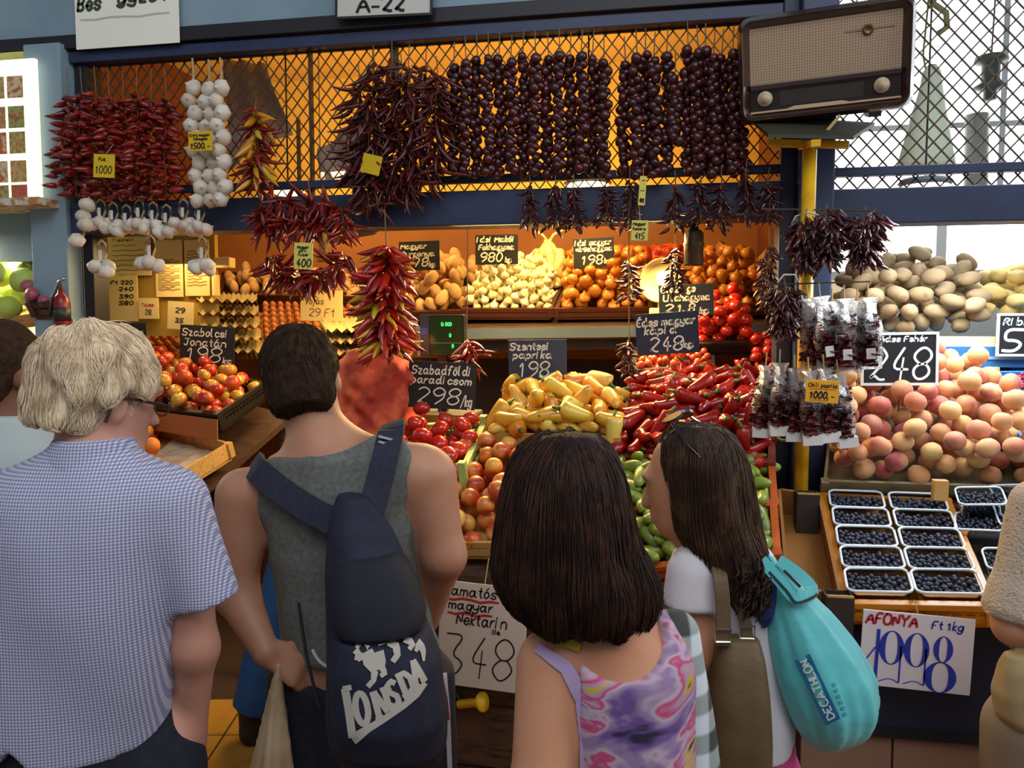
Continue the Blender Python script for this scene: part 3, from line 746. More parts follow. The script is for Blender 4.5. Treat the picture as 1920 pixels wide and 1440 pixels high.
# small piles
for (q, prot, n, r, lab, cat, grp, nm) in (
    (Q((1302, 655, 3.5), (1402, 652, 3.5), (1398, 612, 3.75), (1306, 612, 3.75)), [lump('tomato', .03, 10, 7, M_TOM, (1, 1, .85), .03, 1, .15)], 46, .03, 'small red tomato in the dark crate beside the kapia price board', 'tomato', 'tomatoes above the red peppers', 'tomato'),
    (Q((1405, 700, 3.42), (1448, 700, 3.42), (1448, 655, 3.6), (1405, 655, 3.6)), [lump('tomato', .026, 10, 7, M_TOM, (1, 1, .85), .03, 2, .15)], 16, .026, 'small red tomato at the end of the shelf by the navy post', 'tomato', 'tomatoes by the navy post', 'tomato'),
    (Q((1195, 705, 3.36), (1330, 698, 3.36), (1330, 662, 3.6), (1195, 668, 3.6)), [lump('shallot', .017, 9, 7, M_ONIR, (1, 1, 1.1), .03, 2)], 90, .017, 'small brown shallot under the kapia price board', 'shallot', 'shallots under the kapia board', 'shallot')):
    pile(nm, prot, q, n, r, lab, cat, grp, .03, seed=n)
    crate('small_crate', q, .045, 'plastic', 'dark crate holding ' + {'tomatoes above the red peppers': 'the small tomatoes beside the kapia board', 'tomatoes by the navy post': 'the few tomatoes by the navy post', 'shallots under the kapia board': 'the brown shallots'}[grp], M_BLACKP, sink=.01)
# ------------------------------------------------------------ inside the stall: upper shelf
sh = [at(745, 612, 3.86), at(1452, 600, 3.86), at(1440, 510, 4.5), at(770, 515, 4.5)]
S_ = empty('produce_shelf', at(1100, 640, 3.9), 'dark shelf carrying the potato, garlic and onion crates', 'shelf'); so = S_.location
MB().raw([p-so-Vector((0, 0, .05)) for p in sh]+[p-so-Vector((0, 0, .02)) for p in sh], [(0,3,2,1),(4,5,6,7),(0,1,5,4),(1,2,6,5),(2,3,7,6),(3,0,4,7)]).obj('sloping_top', M_WOODD, S_)
MB().bar(at(745, 628, 3.84)-so, at(1452, 618, 3.84)-so, .02, .05).obj('front_board', mat('grey_blue_board', '#3d4a52', .5), S_)
MB().bar(at(745, 650, 3.9)-so, at(1452, 640, 3.9)-so, .02, .05).obj('lower_board', mat('black_board', '#1d1c1c', .5), S_)
MB().box((-1.5, .35, -1.62), (.40, .42, -.1)).obj('back_panel', mat('dark_brown_board', '#2e1c10', .6), S_)
zl = at(1238, 590, 3.72).z-so.z
MB().box((at(1238, 590, 3.72).x-so.x-.09, -.26, zl-.02), (at(1238, 590, 3.72).x-so.x+.09, -.04, zl)).obj('scale_ledge', M_WOODD, S_)
for x in (-1.15, -.2, .36): MB().box((x-.03, -.02, -1.66), (x+.03, .04, -.02)).obj('leg', M_DARK, S_)
def shelf_pile(nm, prot, q, n, r, lab, cat, grp, clab, heap=.08, seed=1, lie=None, cr=True, front=True):
    pile(nm, prot, q, n, r, lab, cat, grp, heap, seed=seed, lie=lie)
    if cr: crate('vegetable_crate', q, .045, 'plastic', clab, mat('wine_plastic', '#3a150c', .4), sink=.012, front=front)
shelf_pile('potato', potato, Q((765, 592, 3.9), (868, 590, 3.9), (895, 520, 4.4), (770, 520, 4.4)), 76, .035, 'brown potato in the crate under the Burgonya price board', 'potato', 'potatoes under the Burgonya board', 'dark crate of brown potatoes', .11, 21)
shelf_pile('garlic_bulb', garlic, Q((875, 588, 3.9), (1030, 588, 3.9), (1055, 532, 4.4), (920, 532, 4.4)), 290, .0235, 'cream garlic bulb in the heap below the net bag', 'garlic', 'garlic bulbs in the crate', 'dark crate of loose garlic', .09, 22)
shelf_pile('onion', onion, Q((1048, 588, 3.9), (1215, 586, 3.9), (1212, 530, 4.4), (1072, 530, 4.4)), 150, .032, 'golden onion in the crate beside the garlic', 'onion', 'golden onions beside the garlic', 'dark crate of golden onions beside the garlic', .08, 23)
shelf_pile('onion', onion, Q((1300, 582, 3.9), (1448, 578, 3.9), (1405, 528, 4.4), (1285, 525, 4.4)), 120, .031, 'amber onion in the crate behind the hanging brown canister', 'onion', 'amber onions by the post', 'dark crate of amber onions near the navy post', .08, 24)
shelf_pile('potato', potato, Q((420, 560, 4.35), (690, 565, 4.3), (690, 525, 4.75), (425, 520, 4.8)), 60, .036, 'brown potato in the shade behind the hanging chili swags', 'potato', 'potatoes behind the chili swags', 'dark crate of potatoes behind the eggs', .06, 25)
# net sacks
def sack(nm, lab, box, Y, r, m, seed, n=46, tie=False):
    g = random.Random(seed); x0, y0, x1, y1 = box; c = at((x0+x1)/2, (y0+y1)/2, Y); w = (x1-x0)*dist(x0, y0, Y)/2; h = (y1-y0)*dist(x0, y0, Y)/2
    s = SDF((-w-.05, -.15, -h-.03), (w+.05, .15, h+.06), .0075, .008)
    s.loft([(-h, 0, 0, w*.8, .08), (-h*.3, 0, 0, w*.86, .09), (h*.4, 0, 0, w*.68, .07), (h*.85, 0, 0, w*.3, .04)])
    for _ in range(n):
        z = g.uniform(-h*.9, h*.6); a = g.uniform(PI, 2*PI); k = 1-.4*max(0, z/h)
        s.ell((w*.84*k*math.cos(a), .085*k*math.sin(a), z), (r, r, r))
    root = empty(nm, c, lab, 'sack'); link('net', s.mesh('net', m, 1), root)
    if tie:
        for sg in (-1, 1): MB().tube([(0, 0, h*.8), (sg*.03, -.01, h+.02), (sg*.075, 0, h+.045)], [.012, .007, .012], 6).obj('net_tail', m, root, None, True)
        MB().tube([(-.02, -.02, h*.86), (.02, -.02, h*.86)], .012, 6).obj('tie', M_TW, root)
    return root
sack('net_sack', 'cream net bag of garlic tied at the top behind the loose garlic', (996, 448, 1060, 538), 4.25, .022, mat('garlic_net', '#d8c080', .6, mix=('#b89a58', 60, .45, .6)), 3, 60, True)
sack('net_sack', 'red net sack of onions lying behind the golden onions', (1145, 455, 1225, 525), 4.5, .03, mat('red_net', '#b03414', .45, mix=('#d05a24', 26, .45, .65)), 4, 34)
sack('net_sack', 'red net sack of onions beside the brown canister', (1215, 452, 1295, 520), 4.52, .03, mat('red_net2', '#a82c12', .45, mix=('#cc5020', 26, .45, .65)), 5, 34)
# eggs on trays
tray_v = []; TN = 6; step = .047
def tray_mesh():
    mb = MB(); n = TN*4; vs = []
    for j in range(n+1):
        for i in range(n+1):
            x, y = i/4*step, j/4*step
            vs.append((x-TN*step/2, y-TN*step/2, .012*math.cos(2*PI*i/4)*math.cos(2*PI*j/4)-.003*math.cos(2*PI*i/4)))
    fs = [(j*(n+1)+i, j*(n+1)+i+1, (j+1)*(n+1)+i+1, (j+1)*(n+1)+i) for j in range(n) for i in range(n)]
    mb.raw(vs, fs); h = TN*step/2
    me = mb.data('egg_tray', M_PULP, True); return me
TRAY = tray_mesh()
def eggs(q, nx, ny, lab, grp, tl):
    up = qnorm(q); X = (q[1]-q[0]).normalized()
    for j in range(ny):
        for i in range(nx):
            p = quad_pt(q, (i+.5+(.25 if j % 2 else -.25))/nx, (j+.5)/ny)+up*.014
            o = link('egg', egg[0], None, p); o.rotation_euler = up.to_track_quat('Z', 'Y').to_euler(); o.scale = (.97, .97, 1+.05*rnd.random()); tag(o, lab, 'egg', grp)
    root = empty('egg_trays', (q[0]+q[1])/2, tl, 'egg tray'); mb = MB(); o = root.location
    N = [p-o for p in q]
    mb.raw([p-up*.02 for p in N]+[p-up*.004 for p in N], [(0,3,2,1),(4,5,6,7),(0,1,5,4),(1,2,6,5),(2,3,7,6),(3,0,4,7)]); mb.obj('tray_base', M_PULP, root)
    cups = MB()
    for i in range(nx*2+1):
        a = N[0].lerp(N[1], i/(nx*2)); cups.lathe([(.009, -.02), (.011, .008), (.004, .02), (0, .022)], 6, a, up)
    tag(cups.obj('tray_points', M_PULP, root), kind='stuff')
eggs(Q((428, 668, 3.85), (640, 662, 3.85), (668, 575, 4.35), (500, 572, 4.35)), 12, 9, 'brown egg in the wide trays under the Tojás paper', 'eggs in the wide trays', 'wide pulp egg trays under the Tojás paper')
eggs(Q((272, 668, 3.8), (338, 666, 3.8), (332, 604, 4.1), (276, 604, 4.1)), 4, 6, 'brown egg in the narrow trays behind the apples', 'eggs behind the apples', 'narrow pulp egg trays behind the apples')
eggs(Q((650, 596, 4.2), (702, 590, 4.2), (702, 562, 4.5), (655, 566, 4.5)), 4, 5, 'brown egg in the top tray of the stack beside the ristra', 'eggs on the stack beside the ristra', 'egg tray on top of the stack beside the ristra')
def tray_stack(x, y, Y, n, rot, lab, dz=.048, tilt=0, sh=0):
    for k in range(n):
        b = at(x, y, Y)+Vector((sh*k, 0, dz*k)); o = link('empty_egg_tray', TRAY, None, b); o.rotation_euler = (R(tilt), 0, R(rot)); o.scale = (1, 1, 1.25)
        tag(o, lab[0].format(['lowest', 'second', 'third', 'fourth', 'fifth', 'topmost'][k if k < n-1 else 5]), 'egg tray', lab[1])
tray_stack(438, 650, 3.75, 5, 28, ('pulp egg tray, {} in the stack behind the apple price board', 'egg trays behind the apple board'), .062, 8, -.006)
tray_stack(655, 650, 3.75, 3, 32, ('pulp egg tray, {} in the leaning stack beside the hanging ristra', 'egg trays beside the ristra'), .055, 12, .006)
# ------------------------------------------------------------ neighbouring stand on the far right
rp = Q((1580, 640, 3.48), (1850, 636, 3.46), (1805, 560, 4.05), (1572, 560, 4.05))
pile('potato', potr, rp, 112, .041, 'dusty pale potato heaped on the blue edged shelf', 'potato', 'pale potatoes on the blue shelf', .12, seed=31, lie=lie_flat(rp), k=16)
rp2 = Q((1838, 618, 3.6), (1990, 616, 3.6), (1960, 556, 4.1), (1828, 556, 4.1))
pile('potato', poty, rp2, 42, .040, 'yellow potato in the tray beside the pale potatoes', 'potato', 'yellow potatoes in the side tray', .10, seed=32, lie=lie_flat(rp2))
bs = empty('blue_shelf', at(1750, 665, 3.5), 'bright blue shelf holding the pale potatoes', 'shelf'); bo = bs.location; M_BLUE = mat('bright_blue_paint', '#2b6ba8', .45)
MB().box((-.42, -.06, .0), (1.5, .62, .03)).obj('shelf_board', M_BLUE, bs)
MB().box((-.42, -.08, -.045), (1.5, -.055, .035)).obj('front_rail', M_BLUE, bs)
MB().box((-.42, -.085, -.015), (1.5, -.079, -.003)).obj('groove_strip', mat('pale_blue_strip', '#7fa6c0', .5), bs)
MB().box((-.42, -.07, .035), (1.5, -.05, .075)).obj('timber_edge', mat('cream_timber', '#d8cc9c', .7), bs)
for x in (.27, 1.3): MB().box((x, -.04, -1.6), (x+.06, .02, .0)).obj('leg', M_BLUE, bs)
MB().box((-.42, .3, -.5), (1.5, .33, 0)).obj('back_panel', mat('dark_under', '#33302a', .7), bs)
# currants in a blue tray
qb = Q((1925, 850, 2.92), (2110, 850, 2.88), (2010, 722, 3.36), (1845, 722, 3.36))
crate('blue_tray', qb, .05, 'board', 'bright blue plastic tray of red currants beside the peaches', mat('blue_plastic', '#3f7fd0', .35), sink=.0, pad=.02)
g = random.Random(5); bm_ = MB(); qo = quad_pt(qb, .5, .5)
ico = lump('berry', .0075, 6, 4, M_KAP); iv = [v.co.copy() for v in ico.vertices]; iF = [tuple(p.vertices) for p in ico.polygons]
for _ in range(900):
    s_, t_ = g.uniform(.12, .95), g.uniform(.02, .97); p = quad_pt(qb, s_, t_)-qo+qnorm(qb)*(.012+.075*math.exp(-((s_-.6)/.35)**2)*g.uniform(.75, 1)); bm_.raw([p+v for v in iv], iF)
tag(bm_.obj('red_currants', mat('currant', '#7a1024', .3, coat=.3, mix=('#a83048', 40, .45, .6)), None, qo, True), 'heap of red currants in the bright blue tray', 'currants', kind='stuff')
# ------------------------------------------------------------ blueberry punnets
qs = Q((1588, 1110, 2.33), (1852, 1114, 2.285), (1774, 928, 2.86), (1546, 918, 2.91))
M_CLEAR = bpy.data.materials.new('clear_plastic'); M_CLEAR.use_nodes = True
nt = M_CLEAR.node_tree; nt.nodes.clear(); tr = nt.nodes.new('ShaderNodeBsdfTransparent'); gl = nt.nodes.new('ShaderNodeBsdfGlossy'); ms = nt.nodes.new('ShaderNodeMixShader'); ou = nt.nodes.new('ShaderNodeOutputMaterial'); fr = nt.nodes.new('ShaderNodeFresnel')
gl.inputs['Roughness'].default_value = .12; tr.inputs[0].default_value = (.86, .88, .9, 1); fr.inputs[0].default_value = 1.6
nt.links.new(fr.outputs[0], ms.inputs[0]); nt.links.new(tr.outputs[0], ms.inputs[1]); nt.links.new(gl.outputs[0], ms.inputs[2]); nt.links.new(ms.outputs[0], ou.inputs[0])
M_RIM = mat('punnet_rim', '#c8d6de', .3, spec=.7)
M_BLUEB = mat('blueberry_skin', '#232838', .5, mix=('#3a4256', 40, .45, .65))
def rrect(w, l, r, n=4):
    pts = []
    for (cx, cy, a0) in ((w/2-r, l/2-r, 0), (-w/2+r, l/2-r, PI/2), (-w/2+r, -l/2+r, PI), (w/2-r, -l/2+r, 1.5*PI)):
        for k in range(n+1): a = a0+PI/2*k/n; pts.append((cx+r*math.cos(a), cy+r*math.sin(a)))
    return pts
def punnet_parts(w, l, h):
    top = rrect(w, l, .022); bot = rrect(w*.88, l*.82, .02); n = len(top)
    shell = MB().raw([(x, y, 0) for x, y in top]+[(x, y, -h) for x, y in bot], [(i, (i+1) % n, n+(i+1) % n, n+i) for i in range(n)]+[tuple(range(n, 2*n))]).data('tub', M_CLEAR, True)
    ring = MB(); rp_ = [(x, y, .001) for x, y in top]
    ring.tube(rp_+[rp_[0], rp_[1]], .0042, 6, False)
    g = random.Random(3); b = MB(); r = .0072
    bl = lump('bb', r, 7, 5, M_BLUEB); bv = [v.co.copy() for v in bl.vertices]; bf = [tuple(p.vertices) for p in bl.polygons]; cells = []
    tries = 0
    while len(cells) < 150 and tries < 6000:
        tries += 1; x, y = g.uniform(-w/2+.012, w/2-.012), g.uniform(-l/2+.012, l/2-.012)
        z = -h*.24+g.choice((0, 0, .008))-.018*max(0, (abs(y)/(l/2))**4)
        if all((x-a)**2+(y-c)**2+(z-d)**2 > (1.8*r)**2 for a, c, d in cells): cells.append((x, y, z)); q = Vector((x, y, z)); k = g.uniform(.85, 1.1); b.raw([q+v*k for v in bv], bf)
    n2 = len(bot); mid = rrect(w*.93, l*.9, .02)
    b.raw([(x*.985, y*.985, -h*.34) for x, y in mid]+[(x*.97, y*.97, -h+.003) for x, y in bot], [tuple(range(n2)), tuple(range(n2, 2*n2))[::-1]]+[(i, n2+i, n2+(i+1) % n2, (i+1) % n2) for i in range(n2)])
    return shell, ring.data('rim', M_RIM, True), b.data('blueberries', M_BLUEB, True)
PW, PL = (qs[1]-qs[0]).length/2*.965, (qs[3]-qs[0]).length/5*.95
PP = punnet_parts(PW, PL, .062)
def punnet(pos, X, up, lab, grp='blueberry punnets', sc=1.):
    root = empty('berry_punnet', pos, lab, 'punnet', grp); Yv = up.cross(X)
    mr = Matrix((X, Yv, up)).transposed(); root.rotation_euler = mr.to_euler()
    link('tub', PP[0], root); link('rim', PP[1], root)
    b = link('blueberries', PP[2], None, pos); b.rotation_euler = root.rotation_euler
    tag(b, 'blueberries filling the '+lab, 'blueberries', 'blueberries in the punnets', 'stuff')
    return root, b
up = qnorm(qs)
ords = ['first', 'second', 'third', 'fourth', 'last']
for j in range(5):
    for i in range(2):
        p = quad_pt(qs, .25+.5*i, (j+.5)/5); X = (quad_pt(qs, 1, (j+.5)/5)-quad_pt(qs, 0, (j+.5)/5)).normalized()
        punnet(p, X, up, f'punnet {["nearest the orange aisle box", "on the side of the stacked punnets"][i]}, {ords[j]} row from the price paper')
crate('berry_crate', qs, .062, 'plastic', 'amber plastic crate filled with ten blueberry punnets', mat('amber_plastic', '#c87d14', .35, spec=.6), sink=.085, pad=.012, lip=.0)
Xr = (qs[1]-qs[0]).normalized()
q3 = Q((1862, 1115, 2.30), (2120, 1118, 2.26), (2010, 935, 2.84), (1790, 930, 2.86))
crate('berry_crate', q3, .05, 'plastic', 'dark plastic crate holding the stacked blueberry punnets', M_BLACKP, sink=.10, pad=.0)
for (x, y, Y, lab) in ((1836, 978, 2.66, 'lower punnet of the crooked stack beside the knitted sleeve'), (1838, 930, 2.72, 'upper punnet of the crooked stack behind the knitted sleeve'), (1915, 968, 2.66, 'punnet half hidden by the knitted sleeve, upper row'), (1895, 1048, 2.46, 'punnet half hidden by the knitted sleeve, lower row'), (1905, 925, 2.78, 'punnet tucked behind the crooked stack')):
    o, b = punnet(at(x, y, Y), (Xr+Vector((0, rnd.uniform(-.25, .1), 0))).normalized(), (up+Vector((rnd.uniform(-.1, .1), -.05, 0))).normalized(), lab)
    o.scale = b.scale = (.78, .9, .9)
# empty cardboard box in the gap
qx = Q((1478, 1125, 2.40), (1575, 1130, 2.38), (1536, 945, 2.9), (1462, 935, 2.92))
bx = crate('cardboard_box', qx, .10, 'board', 'empty brown cardboard box between the gherkins and blueberries', mat('box_card', '#8a5a20', .8), sink=.06, pad=.0, post=False)
for k, (x, y, Y) in enumerate(((1512, 958, 2.86), (1570, 1155, 2.33))):
    o = empty('corner_box', at(x, y, Y), ['dark open carton corner by the navy post', 'dark open carton corner by the amber crate'][k], 'carton'); w = .035
    for (a, b) in (((-w, -.03), (w, -.03)), ((w, -.03), (w, .03)), ((w, .03), (-w, .03)), ((-w, .03), (-w, -.03))):
        MB().bar((a[0], a[1], -.02), (b[0], b[1], -.02), .005, .17).obj('side', mat('black_card', '#2a2018', .8), o)
    MB().bar((-w, -.03, .066), (w, -.03, .066), .008, .006).obj('torn_edge', mat('torn_card', '#a88850', .9), o)
# ------------------------------------------------------------ hanging strings
cherry = [lump('pepper', .0195, 8, 6, M_DRY, (1, 1, .9), .06, i) for i in range(3)]
dchili = [chili('chili', .085+.01*i, .0062, M_DRYC, .35, 5, 5, i) for i in range(3)]
schili = [chili('chili', .052+.006*i, .0098, mat('short_red_chili', '#7c1712', .28, rand=['#6a1010', '#84180f', '#96241a', '#5e0e0e'], coat=.35), .15, 6, 5, i+3) for i in range(3)]
schili2 = chili('chili', .05, .006, M_DRY, .25, 5, 4, 21)
tchili = [chili('chili', .04, .0052, M_DRY, .25, 5, 4, i+7) for i in range(2)]
fchili = [chili('chili', .085+.012*i, .0105, M_CHIR, .25, 7, 6, i+2) for i in range(3)]
ychili = [chili('chili', .085, .0095, M_CHIY, .2, 7, 6, i+5) for i in range(2)]
rchili = [chili('chili', .075+.01*i, .0068, M_CHI, .3, 6, 5, i+9) for i in range(3)]
M_TWD = mat('dark_twine', '#7a6440', .9)
ORD = 'first second third fourth fifth sixth seventh eighth ninth tenth eleventh twelfth thirteenth fourteenth fifteenth sixteenth seventeenth eighteenth nineteenth twentieth twenty-first twenty-second twenty-third twenty-fourth twenty-fifth twenty-sixth twenty-seventh'.split()
def hang_string(name, top, pts, protos, n, label, cat, group, out=.02, droop=.5, jit=.008, loop=.05, pname=None, seed=0, alt=None, altp=0., rad=None, tags=None):
    """a cord through pts (points relative to top) with n peppers tied round it"""
    g = random.Random(seed); root = empty(name, top, label, cat, group)
    P = [Vector(p) for p in pts]; L = [0]
    for a, b in zip(P, P[1:]): L.append(L[-1]+(b-a).length)
    cord = [Vector((0, 0, loop))]+P if loop else P
    MB().tube(cord, .0022, 4).obj('cord', M_TWD, root)
    def along(s):
        for i in range(len(P)-1):
            if s <= L[i+1]: return P[i].lerp(P[i+1], (s-L[i])/max(L[i+1]-L[i], 1e-6)), (P[i+1]-P[i]).normalized()
        return P[-1], (P[-1]-P[-2]).normalized()
    for i in range(n):
        t = (i+.5)/n; p, d = along(L[-1]*t); a = i*2.4+g.uniform(-.5, .5)
        e1 = Vector((0, -1, 0)) if abs(d.y) < .9 else Vector((1, 0, 0)); e2 = d.cross(e1).normalized(); e1 = e2.cross(d)
        o_ = e1*math.cos(a)+e2*math.sin(a); rr = (rad(t) if rad else out)
        o = link(pname or 'pepper', g.choice(alt) if alt and g.random() < altp else g.choice(protos), root)
        o.location = p+o_*rr*g.uniform(.6, 1.1)+Vector((g.uniform(-jit, jit), g.uniform(-jit, jit), g.uniform(-jit, jit)))
        dr = o_*(1-droop)+Vector((0, 0, -droop*g.uniform(.2, 1.5)))+Vector((g.uniform(-.25, .25), g.uniform(-.25, .25), 0))
        q = dr.to_track_quat('Z', 'Y').to_euler(); q.rotate_axis('Z', g.uniform(0, 6.28)); o.rotation_euler = q
        k = g.uniform(.85, 1.2); o.scale = (k, k, k)
    return root
def vstring(name, x, y0, y1, Y, protos, n, label, group, cat='pepper string', seed=0, sway=0, **kw):
    a, b = at(x, y0, Y), at(x+sway, y1, Y); d = b-a; d.y = 0
    return hang_string(name, a, [d*t+Vector((.006*math.sin(7*t+seed), 0, 0)) for t in (0, .25, .5, .75, 1)], protos, n, label, cat, group, seed=seed, **kw)
for i, x in enumerate((128, 152, 178, 204, 232, 258, 284, 310)):
    vstring('chili_string', x, (185, 180, 178, 184, 186, 178, 184, 182)[i], (352, 368, 372, 364, 375, 362, 372, 366)[i], 3.10-.03*(i % 2), schili, 52,
            f'red chili string in the thick bundle, {ORD[i]} from the grey pilaster', 'chili strings in the red bundle', seed=i, out=.008, droop=.22, loop=.12, pname='chili', sway=-12 if i < 2 else 0, rad=lambda t: .008+.012*t)
for i, (x, y0, y1) in enumerate(((672, 155, 365), (700, 120, 350), (735, 112, 372), (768, 118, 360), (800, 128, 345), (690, 185, 388), (752, 135, 382), (818, 140, 318))):
    vstring('long_chili_string', x, y0, y1, 3.09-.035*(i % 2), dchili, 64, f'long dark chili string in the shaggy bunch, {ORD[sum(q > x for q in (672, 700, 735, 768, 800, 690, 752, 818))]} from the cherry pepper strings', 'dark shaggy chili strings', seed=20+i, out=.012, droop=.5, loop=.07, pname='chili', rad=lambda t: .012+.02*math.sin(PI*t))
xs = [(852, 128), (872, 118), (893, 112), (915, 108), (937, 110), (960, 116), (982, 104), (1003, 108), (1026, 110), (1048, 104), (1070, 112), (1092, 106), (1113, 108), (1132, 116), (1170, 120), (1192, 108), (1210, 104), (1228, 112), (1252, 106), (1266, 150), (1288, 92), (1306, 100), (1322, 96), (1340, 106), (1356, 106), (1375, 102), (1392, 130)]
for i, (x, y0) in enumerate(xs):
    vstring('cherry_pepper_string', x, y0, 334-(i*7) % 13-(60 if i == 19 else 0), 3.11-.03*(i % 2), cherry, int((334-y0)/7.4), f'dark dried cherry pepper string, {ORD[26-i]} from the old radio', 'dried cherry pepper strings', seed=50+i, out=.013, droop=.3, loop=.10, jit=.004)
for i, (x, y0, y1) in enumerate(((992, 352, 425), (1041, 350, 428), (1076, 356, 430), (1138, 352, 420), (1181, 340, 428), (1265, 350, 428), (1312, 345, 415), (1352, 345, 425), (1400, 330, 415), (1442, 345, 410))):
    vstring('small_chili_string', x, y0, y1, 3.08, tchili, 34, f'small dark chili string on the navy beam, {ORD[9-i]} from the navy post', 'small chili strings on the beam', seed=90+i, out=.010, droop=.55, loop=.06, pname='chili', rad=lambda t: .008+.02*t)
for (x, y0, y1, Y, n, lab) in ((1180, 492, 562, 3.3, 40, 'small dark chili string hanging before the golden onions'), (1266, 470, 545, 3.3, 44, 'small dark chili string hanging over the dial scale'),
                               (878, 640, 690, 3.1, 30, 'small red chili string beside the green display of the scale'), (1177, 640, 700, 3.2, 30, 'small dark chili string beside the kapia board'), (1440, 462, 570, 3.06, 50, 'narrow dark chili string by the navy post')):
    vstring('small_chili_string', x, y0, y1, Y, tchili if n != 30 or x > 1000 else rchili, n, lab, 'small chili strings hanging in the stall', seed=x, out=.012, droop=.45, loop=(at(x, 425, Y).z-at(x, y0, Y).z) if y0 > 425 else .03, pname='chili', rad=lambda t: .008+.016*t)
# ristra, swags and the gaudy string
vstring('chili_ristra', 722, 462, 660, 2.72, fchili, 175, 'big glossy ristra of red chilies flecked with yellow ones', None, 'ristra', seed=7, out=.02, droop=.42, loop=.13, pname='chili', alt=ychili, altp=.24, rad=lambda t: .026+.014*math.sin(PI*t))
def swag(pts, n, lab, seed, Y=3.02, protos=None, **kw):
    P = [at(x, y, Y) for x, y in pts]; o = P[0]
    return hang_string('chili_swag', o, [p-o for p in P], protos or rchili, n, lab, 'chili swag', None, seed=seed, loop=0, pname='chili', **kw)
swag([(490, 432), (488, 395), (520, 384), (560, 392), (605, 388), (640, 392), (648, 440)], 120, 'upper red chili swag draped under the navy beam', 3, out=.018, droop=.5)
swag([(505, 482), (520, 510), (560, 528), (600, 520), (635, 500), (648, 478)], 110, 'lower red chili swag above the Tojás paper', 4, out=.018, droop=.4)
swag([(500, 430), (530, 418), (575, 425), (620, 425)], 60, 'middle red chili swag behind the small 400 tag', 5, out=.02, droop=.5)
vstring('mixed_chili_string', 481, 205, 345, 3.06, rchili, 66, 'short red chili string with orange and yellow chilies beside the garlic braids', None, seed=11, out=.012, droop=.5, loop=.05, pname='chili', alt=ychili, altp=.3, rad=lambda t: .010+.016*t)
for i, (x, y0, y1, Y, n, lab) in enumerate(((1512, 412, 498, 2.86, 105, 'dark chili bunch tied to the yellow pole'), (1550, 402, 492, 2.84, 105, 'dark chili bunch beside the yellow pole, over the cellophane bags'), (1622, 405, 492, 2.84, 130, 'dark chili bunch hanging clear of the yellow pole against the window'), (1470, 540, 628, 2.88, 150, 'dark chili bunch hanging below the others beside the navy post'))):
    vstring('chili_bunch', x, y0, y1, Y, [*tchili, schili2], int(n*1.4), lab, 'dark chili bunches on the pole', 'chili bunch', seed=130+i, out=.02, droop=.62, loop=.035, pname='chili', rad=lambda t: .022+.028*math.sin(PI*min(1, t+.2)))
for i, p in enumerate(([(1482, 428), (1492, 405), (1515, 398), (1535, 404)], [(1627, 405), (1640, 394), (1640, 408), (1634, 425)], [(1458, 530), (1470, 515), (1490, 515), (1498, 530)])):
    tag(MB().tube([at(x, y, 2.83)-at(*p[0], 2.83) for x, y in p], .0035, 5).obj('white_cord', mat('white_cord', '#cfc3ae', .8), None, at(*p[0], 2.83), True), ['white cord loop tied round the yellow pole', 'white cord loop over the chili bunch nearest the window', 'white cord loop over the lowest chili bunch'][i], 'cord')
for i, (a, b, lab) in enumerate((((1430, 392, 3.0), (1640, 395, 2.82), 'thin wire stretched from the beam past the yellow pole'), ((1430, 534, 2.95), (1632, 528, 2.80), 'thin rod carrying the cellophane bags'))):
    tag(MB().tube([at(*a)-at(*a), at(*b)-at(*a)], .0028, 5).obj('hanging_wire', mat('wire_grey', '#5c5040', .5), None, at(*a)), lab, 'wire')
# garlic braids and bunches
gw = [bulb('garlic_bulb', .034, M_GARW, 12, .75), bulb('garlic_bulb', .032, M_GARW, 12, .8)]
for i, (x, x2, y0) in enumerate(((362, 380, 165), (392, 406, 168), (414, 430, 165))):
    a, b = at(x, y0, 3.08-.03*(i == 2)), at(x2, 388, 3.08); d = b-a; d.y = 0
    root = empty('garlic_braid', a, ['white garlic braid nearest the red chili bundle', 'white garlic braid between the two others', 'white garlic braid nearest the lamp'][i], 'garlic braid', 'white garlic braids')
    MB().tube([(0, 0, .12), (.004, 0, .06), (0, 0, 0), d*.5, d], [.004, .006, .008, .008, .006], 6).obj('plaited_stalk', M_TW, root, None, True)
    for k in range(10):
        o = link('garlic_bulb', gw[k % 2], root, d*((k+.1)/9.6)+Vector((.012*(-1)**k, -.018, 0))); o.rotation_euler = (R(rnd.uniform(60, 100)), R(rnd.uniform(-25, 25)), R(rnd.uniform(-40, 40)))
M_PAPT = mat('white_tag', '#d8d4cc', .8)
def garlic_bunch(x, y, Y, lab, grp, n=4, loop=.06, tagp=True, seed=0, sc=.85):
    g = random.Random(seed); p = at(x, y, Y); root = empty('garlic_bunch', p, lab, 'garlic bunch', grp)
    MB().tube([(0, 0, 0), (-.022, 0, loop*.4), (-.018, 0, loop*.85), (0, 0, loop), (.018, 0, loop*.85), (.022, 0, loop*.4), (.004, 0, 0)], .005, 6, False).obj('straw_loop', M_TW, root, None, True)
    for k in range(n):
        a = 2*PI*k/n+g.random(); o = link('garlic_bulb', gw[k % 2], root, (.034*math.cos(a), .018*math.sin(a)-.01, -.022+g.uniform(-.012, .012))); o.rotation_euler = (g.uniform(-1.2, 1.2), g.uniform(-1.2, 1.2), g.uniform(0, 6)); o.scale = (sc, sc, sc)
    if tagp: MB().box((.004, -.028, loop*.1), (.018, -.026, loop*.55)).obj('paper_tag', M_PAPT, root)
for i, x in enumerate((190, 213, 238, 262, 288, 313, 345, 375)):
    garlic_bunch(x, 412+(i % 3)*5, 3.10, f'small garlic bunch in the row under the chili bundle, {ORD[i]} from the pilaster', 'garlic bunches in the row', 4, .085, True, i)
